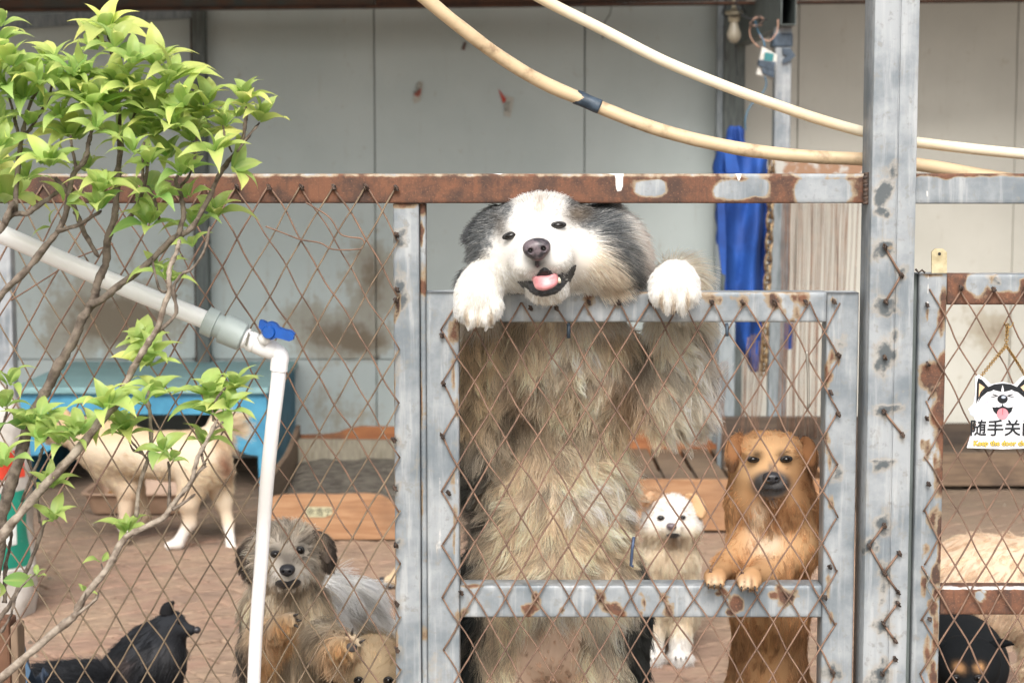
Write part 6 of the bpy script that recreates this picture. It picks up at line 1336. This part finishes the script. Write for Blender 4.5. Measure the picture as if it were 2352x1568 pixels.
for rows, cl_, L_ in (([(1516, 1158, yp-.0, 14), (1502, 1142, yp-.02, 16), (1488, 1146, yp-.04, 13), (1480, 1160, yp-.05, 4)], c(206, 170, 136), .028), ([(1572, 1146, yp+.02, 12), (1592, 1152, yp+.0, 20), (1606, 1172, yp-.02, 18), (1612, 1188, yp-.03, 5)], c(204, 166, 126), .010)):
    o, V, Q_, N_ = ear_mesh('ear', pup, rows, .008, cl_)
    fur('ear_fur', o, V, Q_, N_, 1800, const(L_), lambda P, px, py, N2: mixn(np.tile(np.array(cl_), (len(P), 1)), c(110, 84, 62), gs_(px, py, 1600, 1188, 14, 8)), lambda P, px, py, N2: np.tile(np.array((0 if L_ < .02 else -.6, 0, -1. if L_ < .02 else .3)), (len(P), 1)), lift=.25, r=.0007, seed=10).matrix_parent_inverse = Matrix.Identity(4)
for x in (1484, 1494, 1504, 1552, 1564, 1576):
    V, F = tube([pt(x, 1508, yp-.055), pt(x, 1512, yp-.066), pt(x, 1517, yp-.066)], [.003, .0025, .0006], 6); mesh('claw', V, F, M['claw'], pup)
# ------------------------------------------------------------- grey-tan terrier standing at the mesh, white plume tail behind
YG = .36
G_ = [E(655, 1275, YG, 74, 64, .075), E(655, 1250, YG, 62, 42, .06), E(660, 1312, YG-.05, 36, 34, .06, 0, .02), E(664, 1330, YG-.055, 34, 20, .04, 0, .015), E(620, 1305, YG, 40, 34, .05), E(700, 1300, YG, 40, 34, .05),
      E(655, 1390, YG+.05, 96, 70, .1, 0, .05), E(660, 1500, YG+.06, 106, 100, .11, 0, .05), E(665, 1640, YG+.1, 100, 120, .11, 0, .05),
      CC(600, 1480, YG-.02, 640, 1440, .12, 42, 24, .03), CC(640, 1440, .12, 664, 1424, .07, 24, 20, .02), CC(735, 1460, YG-.02, 780, 1492, .15, 38, 28, .03), CC(780, 1492, .15, 806, 1482, .07, 26, 24, .02)]
for (x, y) in ((670, 1412), (676, 1424), (672, 1436)): G_.append(E(x, y, .058, 9, 8, .012, 0, .005))
for (x, y) in ((796, 1462), (808, 1460), (820, 1466), (826, 1478)): G_.append(E(x, y, .055, 8, 9, .012, 0, .005))
for px_ in (620, 720): G_ += hind(pt(px_, 1640, .46).x, .46, .36, .95)
G_ += [CC(740, 1540, .55, 760, 1360, .62, 30, 30, .03), CC(760, 1360, .62, 820, 1370, .62, 36, 34, .03), CC(820, 1370, .62, 874, 1412, .62, 32, 8, .03)]
VG, QG, NG = body(G_, .0068, .03)
def colG(P, px, py, N_):
    n = len(P); n1 = vnoise(P, 15, 2); n2 = vnoise(P, 30, 5); C_ = np.tile(np.array(c(206, 190, 166)), (n, 1)); C_ = mixn(C_, c(146, 138, 128), sm(0, .8, n1)*.8); C_ = mixn(C_, c(228, 216, 196), sm(-.1, -.8, n1)*.7)
    C_ = mixn(C_, c(70, 74, 76), sm(598, 560, px+12*n2)*sm(1340, 1400, py)*sm(.0, .5, n1+.45)); C_ = mixn(C_, c(84, 80, 74), gs_(px, py, 745, 1545, 22, 60)*.8)
    C_ = mixn(C_, c(216, 172, 124), np.maximum(gs_(px, py, 650, 1440, 34, 34), np.maximum(gs_(px, py, 612, 1500, 34, 60), gs_(px, py, 780, 1490, 34, 36)))*.95)
    hd = sm(1362, 1340, py)*(px < 745); F_ = np.tile(np.array(c(214, 202, 186)), (n, 1)); F_ = mixn(F_, c(120, 110, 98), gs_(px, py, 655, 1255, 12, 50)*.4); F_ = mixn(F_, c(96, 90, 84), sm(.1, .6, n2)*.55); F_ = mixn(F_, c(70, 66, 62), np.maximum(gs_(px, py, 628, 1264, 20, 15), gs_(px, py, 692, 1255, 22, 14))*.8)
    F_ = mixn(F_, c(120, 112, 104), gs_(px, py, 660, 1290, 22, 20)*.7); F_ = mixn(F_, c(226, 220, 212), np.maximum(gs_(px, py, 695, 1322, 22, 18), gs_(px, py, 632, 1318, 22, 18))*.8); F_ = mixn(F_, c(96, 88, 80), gs_(px, py, 662, 1356, 34, 10)*.6)
    C_ = mixn(C_, F_, hd); C_ = mixn(C_, c(244, 242, 238), (P[:, 1] > .55)*(px > 742)*1.0); return C_
grey = dog('scruffy grey and tan dog standing upright at the mesh, white plume tail behind it', VG, QG, NG, colG); bvG = bvh(VG, QG)
simple_fur(grey, VG, QG, NG, 60000, lambda P, px, py, N_: np.where((P[:, 1] > .52)*(px > 735), .062, np.where(py < 1350, .02+.022*sm(40, 90, np.hypot(px-660, py-1310)), .046))*np.where((P[:, 1] < .14), .4, 1), colG,
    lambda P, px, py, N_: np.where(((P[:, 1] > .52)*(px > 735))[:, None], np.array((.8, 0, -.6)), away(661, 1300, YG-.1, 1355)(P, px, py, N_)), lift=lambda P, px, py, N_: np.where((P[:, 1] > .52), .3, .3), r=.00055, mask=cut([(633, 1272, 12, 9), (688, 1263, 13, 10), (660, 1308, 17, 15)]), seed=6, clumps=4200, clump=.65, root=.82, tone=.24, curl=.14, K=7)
eye(grey, bvG, 633, 1272, 20, 13, 0, .001); eye(grey, bvG, 688, 1263, 20, 14, 6, .001); nose(grey, bvG, 660, 1308, 34, 29, 0, None, .010, .015)
patch('lips', grey, bvG, curve_smooth([(626, 1338), (642, 1330), (660, 1334), (680, 1328), (694, 1334), (688, 1346), (672, 1354), (652, 1354), (636, 1348)]), .012, M['lip'])
for rows in ([(600, 1248, YG, 22), (580, 1258, YG-.01, 26), (570, 1286, YG-.02, 20), (574, 1312, YG-.03, 6)], [(712, 1236, YG, 22), (736, 1248, YG-.01, 26), (748, 1270, YG-.02, 18), (754, 1292, YG-.03, 6)]):
    o, V, Q_, N_ = ear_mesh('ear', grey, rows, .009, c(90, 80, 72)); sx = -1 if rows[0][0] < 650 else 1
    fur('ear_fur', o, V, Q_, N_, 3500, const(.024), lambda P, px, py, N2: mixn(np.tile(np.array(c(150, 136, 120)), (len(P), 1)), c(64, 56, 52), np.maximum(sm(1262, 1292, py), sm(18, 34, np.abs(px-655)-64))*.9), lambda P, px, py, N2: np.tile(np.array((.15*sx, -.1, -1.)), (len(P), 1)), lift=.2, r=.0005, seed=11, clumps=150, clump=.6).matrix_parent_inverse = Matrix.Identity(4)
for (x, y, dx_, dy_) in ((680, 1411, 7, -3), (686, 1424, 8, 1), (681, 1437, 7, 4), (796, 1453, -1, -9), (809, 1450, 2, -10), (823, 1457, 6, -9), (831, 1472, 9, -5)):
    V, F = tube([pt(x-dx_*.5, y-dy_*.5, .05), pt(x, y, .042), pt(x+dx_, y+dy_, .044)], [.0028, .0024, .0005], 7); mesh('claw', V, F, M['claw'], grey)
patch('paw_pad', grey, bvG, curve_smooth([(796, 1478), (808, 1474), (820, 1480), (822, 1492), (808, 1498), (796, 1490)]), .004, M['pad'])
# ------------------------------------------------------------- beige dog walking away on the left
ya_ = gpt(450, 1252).y
q = lambda x, y, d=0: tuple(pt(x, y, ya_+d))
L_ = [E(270, 1030, ya_, 90, 62, .12, -6, .05), E(390, 1045, ya_, 100, 58, .11, 0, .05), E(470, 1050, ya_, 62, 66, .11, 0, .05), E(225, 1020, ya_, 50, 50, .09, 0, .05), CC(215, 1010, ya_, 165, 985, ya_, 44, 36, .04), E(158, 985, ya_, 36, 32, .06, 0, .03), CC(150, 990, ya_, 112, 1004, ya_-.02, 24, 15, .02),
      CC(250, 1070, ya_, 292, 1120, ya_, 42, 26, .03), CC(292, 1120, ya_, 286, 1208, ya_, 22, 14, .02), CC(286, 1208, ya_, 294, 1228, ya_, 14, 12, .02), CC(300, 1080, ya_+.14, 330, 1180, ya_+.14, 26, 14, .02), CC(330, 1180, ya_+.14, 322, 1200, ya_+.14, 13, 13, .02),
      CC(450, 1080, ya_-.05, 432, 1150, ya_-.06, 46, 26, .03), CC(432, 1150, ya_-.06, 436, 1200, ya_-.05, 24, 15, .02), CC(436, 1200, ya_-.05, 408, 1246, ya_-.06, 14, 13, .02), CC(410, 1248, ya_-.06, 386, 1252, ya_-.07, 12, 9, .015),
      CC(495, 1080, ya_+.06, 512, 1150, ya_+.05, 36, 22, .03), CC(512, 1150, ya_+.05, 524, 1200, ya_+.04, 19, 13, .02), CC(524, 1200, ya_+.04, 530, 1252, ya_, 12, 12, .02), E(532, 1262, ya_-.02, 15, 9, .03, 0, .01),
      CC(480, 1015, ya_, 500, 972, ya_, 24, 20, .03), CC(500, 972, ya_, 526, 966, ya_, 19, 15, .02), CC(526, 966, ya_, 544, 992, ya_+.01, 14, 8, .02)]
VL, QL, NL = body(L_, .0085, .03)
def colL(P, px, py, N_):
    n = len(P); C_ = np.tile(np.array(c(232, 214, 188)), (n, 1)); C_ = mixn(C_, c(214, 184, 144), sm(1030, 980, py+14*vnoise(P, 9))*sm(480, 440, px)*.9); C_ = mixn(C_, c(214, 186, 158), sm(1090, 1130, py)*sm(470, 400, px)*sm(200, 300, px)*.5); C_ = mixn(C_, c(168, 118, 92), gs_(px, py, 512, 1068, 13, 30)*.9); C_ = mixn(C_, c(214, 178, 140), gs_(px, py, 500, 1020, 18, 16)*.6); C_ = mixn(C_, c(246, 240, 232), sm(1190, 1230, py)); return C_
beige = dog('beige dog walking away to the left past the food tray, tail raised', VL, QL, NL, colL)
def flL(P, px, py, N_):
    f_ = np.tile(np.array((1., 0, -.45)), (len(P), 1)); t = (px > 470)*(py < 1010); f_ = np.where(t[:, None], np.array((.8, 0, .3)), f_); f_ = np.where((py > 1120)[:, None], np.array((.1, 0, -1.)), f_); return norm(f_)
simple_fur(beige, VL, QL, NL, 30000, lambda P, px, py, N_: np.where(py > 1140, .012, .022)+.05*((px > 476)*(py < 1015))+.012*((px > 400)*(py > 1060)*(py < 1130)), colL, flL, lift=.14, r=.0008, seed=7, clumps=1800, clump=.45, tone=.05, jit=.12)
for rows in ([(172, 965, ya_-.05, 14), (180, 952, ya_-.05, 12), (184, 940, ya_-.05, 3)], [(150, 962, ya_-.02, 12), (150, 948, ya_-.02, 10), (148, 938, ya_-.02, 3)]): ear_mesh('ear', beige, rows, .012, c(222, 192, 150))
V, F = ellipsoid(q(106, 1003, -.05), .012, .012, .01); mesh('nose', V, F, M['nose'], beige)
# ------------------------------------------------------------- black dogs
def colK(P, px, py, N_): n = len(P); C_ = np.tile(np.array(c(48, 50, 54)), (n, 1)); C_ = mixn(C_, c(84, 84, 86), sm(.1, .8, vnoise(P, 14, 2))*.6); return mixn(C_, c(104, 92, 88), gs_(px, py, 285, 1525, 22, 18)*.8*(px < 320))
yk = 1.45
K_ = [E(394, 1432, yk, 32, 30, .055, 0, .02), CC(405, 1436, yk-.02, 440, 1446, yk-.03, 20, 12, .015), CC(388, 1455, yk, 350, 1492, yk, 28, 46, .03), E(350, 1510, yk, 76, 76, .1, 0, .05), E(300, 1560, yk+.02, 80, 76, .12, 0, .05), E(270, 1640, yk+.02, 84, 80, .12, 0, .05), CC(380, 1530, yk, 392, 1740, yk-.03, 34, 22, .03), CC(345, 1540, yk, 352, 1740, yk-.05, 32, 22, .03), CC(250, 1680, yk, 320, 1730, yk-.02, 46, 26, .03), CC(230, 1640, yk+.05, 150, 1700, yk+.1, 24, 10, .03)]
fix = lambda l: [(p[0], *[tuple((a[0], a[1], max(a[2], .035))) if isinstance(a, tuple) and i < (1 if p[0] == 'e' else 2) else a for i, a in enumerate(p[1:])]) for p in l]
VK, QK, NK = body(fix(K_), .0085, .03)
black = dog('black dog sitting on the bricks, looking up to the right', VK, QK, NK, colK); bvK = bvh(VK, QK)
simple_fur(black, VK, QK, NK, 26000, lambda P, px, py, N_: np.where((px > 375)*(py < 1480), .015, .036), colK, lambda P, px, py, N_: norm(np.stack([np.full(len(P), -.7), 0*px, np.full(len(P), -.8)], 1)+.3*np.stack([vnoise(P, 10, 3), 0*px, vnoise(P, 10, 4)], 1)), lift=.2, r=.0007, seed=12, clumps=1600, clump=.6, tone=.2, curl=.1)
ear_mesh('ear', black, [(380, 1412, yk-.02, 16), (386, 1394, yk-.02, 14), (398, 1382, yk-.02, 4)], .01, c(36, 36, 38)); eye(black, bvK, 412, 1428, 9, 7, 0, .004, s=mp(yk))
V, F = ellipsoid(tuple(pt(452, 1446, yk-.03)), .010, .010, .009); mesh('nose', V, F, M['nose'], black)
y2 = 1.35
K2 = [CC(105, 1575, y2, 215, 1572, y2, 44, 48, .04), E(160, 1620, y2, 100, 70, .12, 0, .05), CC(110, 1620, y2, 108, 1760, y2, 28, 18, .03), CC(205, 1620, y2, 208, 1760, y2, 28, 18, .03), E(72, 1600, y2-.03, 40, 36, .06, 0, .03), CC(68, 1605, y2-.05, 60, 1625, y2-.12, 22, 14, .02)]
V2, Q2, N2_ = body(fix(K2), .0095, .03)
blk2 = dog('second black dog, only its shaggy back showing at the bottom beside the bag', V2, Q2, N2_, colK)
simple_fur(blk2, V2, Q2, N2_, 12000, .042, colK, lambda P, px, py, N_: np.tile(np.array((-.8, 0, .15)), (len(P), 1)), lift=.45, r=.0008, seed=13, clumps=900, clump=.6, tone=.15)
# ------------------------------------------------------------- tan dog looking up under the terrier's paw
YT = .42
T_ = [E(858, 1545, YT, 78, 72, .075), E(858, 1510, YT+.01, 66, 50, .06), E(858, 1600, YT-.05, 36, 30, .055, 0, .02), E(858, 1680, YT+.1, 84, 90, .1, 0, .05), ('e', (pt(858, 1700, YT+.3).x, YT+.3, .38), (.085, .2, .095), 0, .05)]
for dx_ in (-.05, .05): T_ += [('c', (pt(858, 1700, YT+.15).x+dx_, YT+.12, .34), (pt(858, 1700, YT+.15).x+dx_, YT+.1, .03), .035, .022, .03)]+hind(pt(858, 1700, YT+.15).x+dx_, YT+.45, .34, .8)
VT, QT, NT = body(T_, .0075, .03)
def colT(P, px, py, N_): n = len(P); C_ = np.tile(np.array(c(204, 180, 146)), (n, 1)); C_ = mixn(C_, c(168, 140, 110), sm(-.1, .8, vnoise(P, 15, 2))*.7); return mixn(C_, c(214, 190, 156), gs_(px, py, 858, 1520, 40, 30)*.5)
tan = dog('tan dog looking up from the bottom edge beside the grey end post', VT, QT, NT, colT); bvT = bvh(VT, QT)
simple_fur(tan, VT, QT, NT, 22000, .018, colT, away(858, 1600, YT-.1, 1640), lift=.25, r=.0006, seed=14, clumps=1800, clump=.45, tone=.12)
eye(tan, bvT, 824, 1562, 20, 14, 0, .006); eye(tan, bvT, 892, 1562, 20, 14, 0, .006); nose(tan, bvT, 858, 1604, 32, 26, 0, None, .008, .014)
for rows in ([(800, 1520, YT+.02, 20), (780, 1530, YT, 22), (772, 1560, YT-.01, 14), (774, 1580, YT-.02, 4)], [(914, 1520, YT+.02, 20), (936, 1530, YT, 22), (944, 1560, YT-.01, 14), (942, 1580, YT-.02, 4)]): ear_mesh('ear', tan, rows, .01, c(120, 88, 60))
# ------------------------------------------------------------- pale dog whose muzzle shows left of the end post
ym = gpt(930, 1400).y
m0 = [CC(892, 1337, ym, 930, 1325, ym, 15, 24, .02), E(945, 1318, ym, 36, 36, .055, 0, .03), CC(950, 1325, ym+.02, 1010, 1345, ym+.1, 32, 46, .04), E(1060, 1350, ym+.15, 90, 48, .1, 0, .05), CC(1000, 1370, ym+.08, 985, 1408, ym, 18, 12, .02), CC(1020, 1370, ym+.16, 1010, 1404, ym+.12, 18, 12, .02), CC(1120, 1370, ym+.15, 1125, 1400, ym+.15, 20, 12, .02)]
VR, QR, NR = body(m0, .008, .03)
def colR(P, px, py, N_): n = len(P); C_ = np.tile(np.array(c(222, 196, 160)), (n, 1)); return mixn(C_, c(60, 66, 74), np.clip(gs_(px, py, 884, 1350, 26, 12)*1.5, 0, 1))
pale = dog('pale dog with a dark jaw, only its muzzle showing left of the end post', VR, QR, NR, colR)
simple_fur(pale, VR, QR, NR, 8000, .012, colR, lambda P, px, py, N_: np.tile(np.array((1., 0, -.3)), (len(P), 1)), lift=.1, r=.0008, seed=15)
V, F = ellipsoid(tuple(pt(878, 1332, ym-.0)), .012, .014, .011); mesh('nose', V, F, M['nose'], pale)
# ------------------------------------------------------------- right pen: cream dog's back, black and tan dog
yc = 1.5
C0 = [E(2260, 1345, yc, 165, 120, .15, 0, .05), E(2400, 1350, yc, 120, 115, .15, 0, .05), E(2180, 1380, yc, 60, 90, .12, 0, .05), E(2520, 1330, yc-.05, 60, 60, .09, 0, .04), CC(2540, 1345, yc-.08, 2590, 1370, yc-.1, 34, 22, .03), CC(2175, 1440, yc, 2180, 1680, yc, 50, 26, .03), CC(2250, 1440, yc+.18, 2255, 1680, yc+.18, 42, 26, .03), CC(2380, 1440, yc-.05, 2384, 1700, yc-.05, 44, 26, .03), CC(2440, 1440, yc+.1, 2440, 1680, yc+.1, 40, 26, .03)]
VC, QC, NC = body(fix(C0), .0095, .03)
def colC(P, px, py, N_): n = len(P); C_ = np.tile(np.array(c(228, 204, 178)), (n, 1)); C_ = mixn(C_, c(198, 164, 132), sm(-.1, .8, vnoise(P, 12, 2))*.5); C_ = mixn(C_, c(134, 106, 80), gs_(px, py, 2195, 1440, 55, 40)*.85); return mixn(C_, c(238, 222, 200), gs_(px, py, 2330, 1480, 50, 60)*.6)  # brown patch at lower left is belly shadow painted into the cream coat
crm = dog('fluffy cream dog seen from the side behind the hinged gate', VC, QC, NC, colC)
simple_fur(crm, VC, QC, NC, 34000, .034, colC, lambda P, px, py, N_: norm(np.tile(np.array((-.7, -.1, -.7)), (len(P), 1))+.6*np.stack([vnoise(P, 8, 3), 0*px, vnoise(P, 8, 4)], 1)), lift=.25, r=.0008, seed=16, clumps=1500, clump=.6, tone=.09, curl=.15)
yb = .75
Kb = [E(2222, 1530, yb, 74, 62, .075), E(2222, 1500, yb+.01, 64, 36, .06), E(2222, 1582, yb-.05, 34, 28, .055, 0, .02), E(2222, 1680, yb+.1, 84, 100, .1, 0, .05), ('e', (pt(2222, 1700, yb+.3).x, yb+.35, .3), (.09, .2, .09), 0, .05)]
for dx_ in (-.05, .05): Kb += [('c', (pt(2222, 1700, yb+.15).x+dx_, yb+.12, .26), (pt(2222, 1700, yb+.15).x+dx_, yb+.1, .03), .035, .022, .03)]+hind(pt(2222, 1700, yb+.15).x+dx_, yb+.48, .26, .7)
VJ, QJ, NJ = body(Kb, .0075, .03)
def colJ(P, px, py, N_): n = len(P); C_ = np.tile(np.array(c(34, 36, 38)), (n, 1)); return mixn(C_, c(206, 158, 112), np.clip(np.maximum(gs_(px, py, 2203, 1532, 12, 9, -35), gs_(px, py, 2249, 1532, 10, 9, 35))*1.6*(P[:, 1] < yb), 0, 1))
bt = dog('black dog with two tan eyebrow spots peeking up behind the hinged gate', VJ, QJ, NJ, colJ); bvJ = bvh(VJ, QJ)
simple_fur(bt, VJ, QJ, NJ, 20000, .007, colJ, away(2222, 1590, yb-.1, 1640), lift=.12, r=.0006, seed=17, clumps=0)
eye(bt, bvJ, 2196, 1556, 18, 12, 0, .003); eye(bt, bvJ, 2248, 1556, 18, 12, 0, .003); nose(bt, bvJ, 2222, 1590, 30, 24, 0, None, .006, .013)
ear_mesh('ear', bt, [(2276, 1485, yb, 14), (2298, 1477, yb, 12), (2320, 1476, yb-.01, 6), (2328, 1478, yb-.02, 2)], .008, c(26, 28, 30)); ear_mesh('ear', bt, [(2168, 1485, yb, 14), (2150, 1478, yb, 12), (2140, 1478, yb-.01, 4)], .008, c(26, 28, 30))
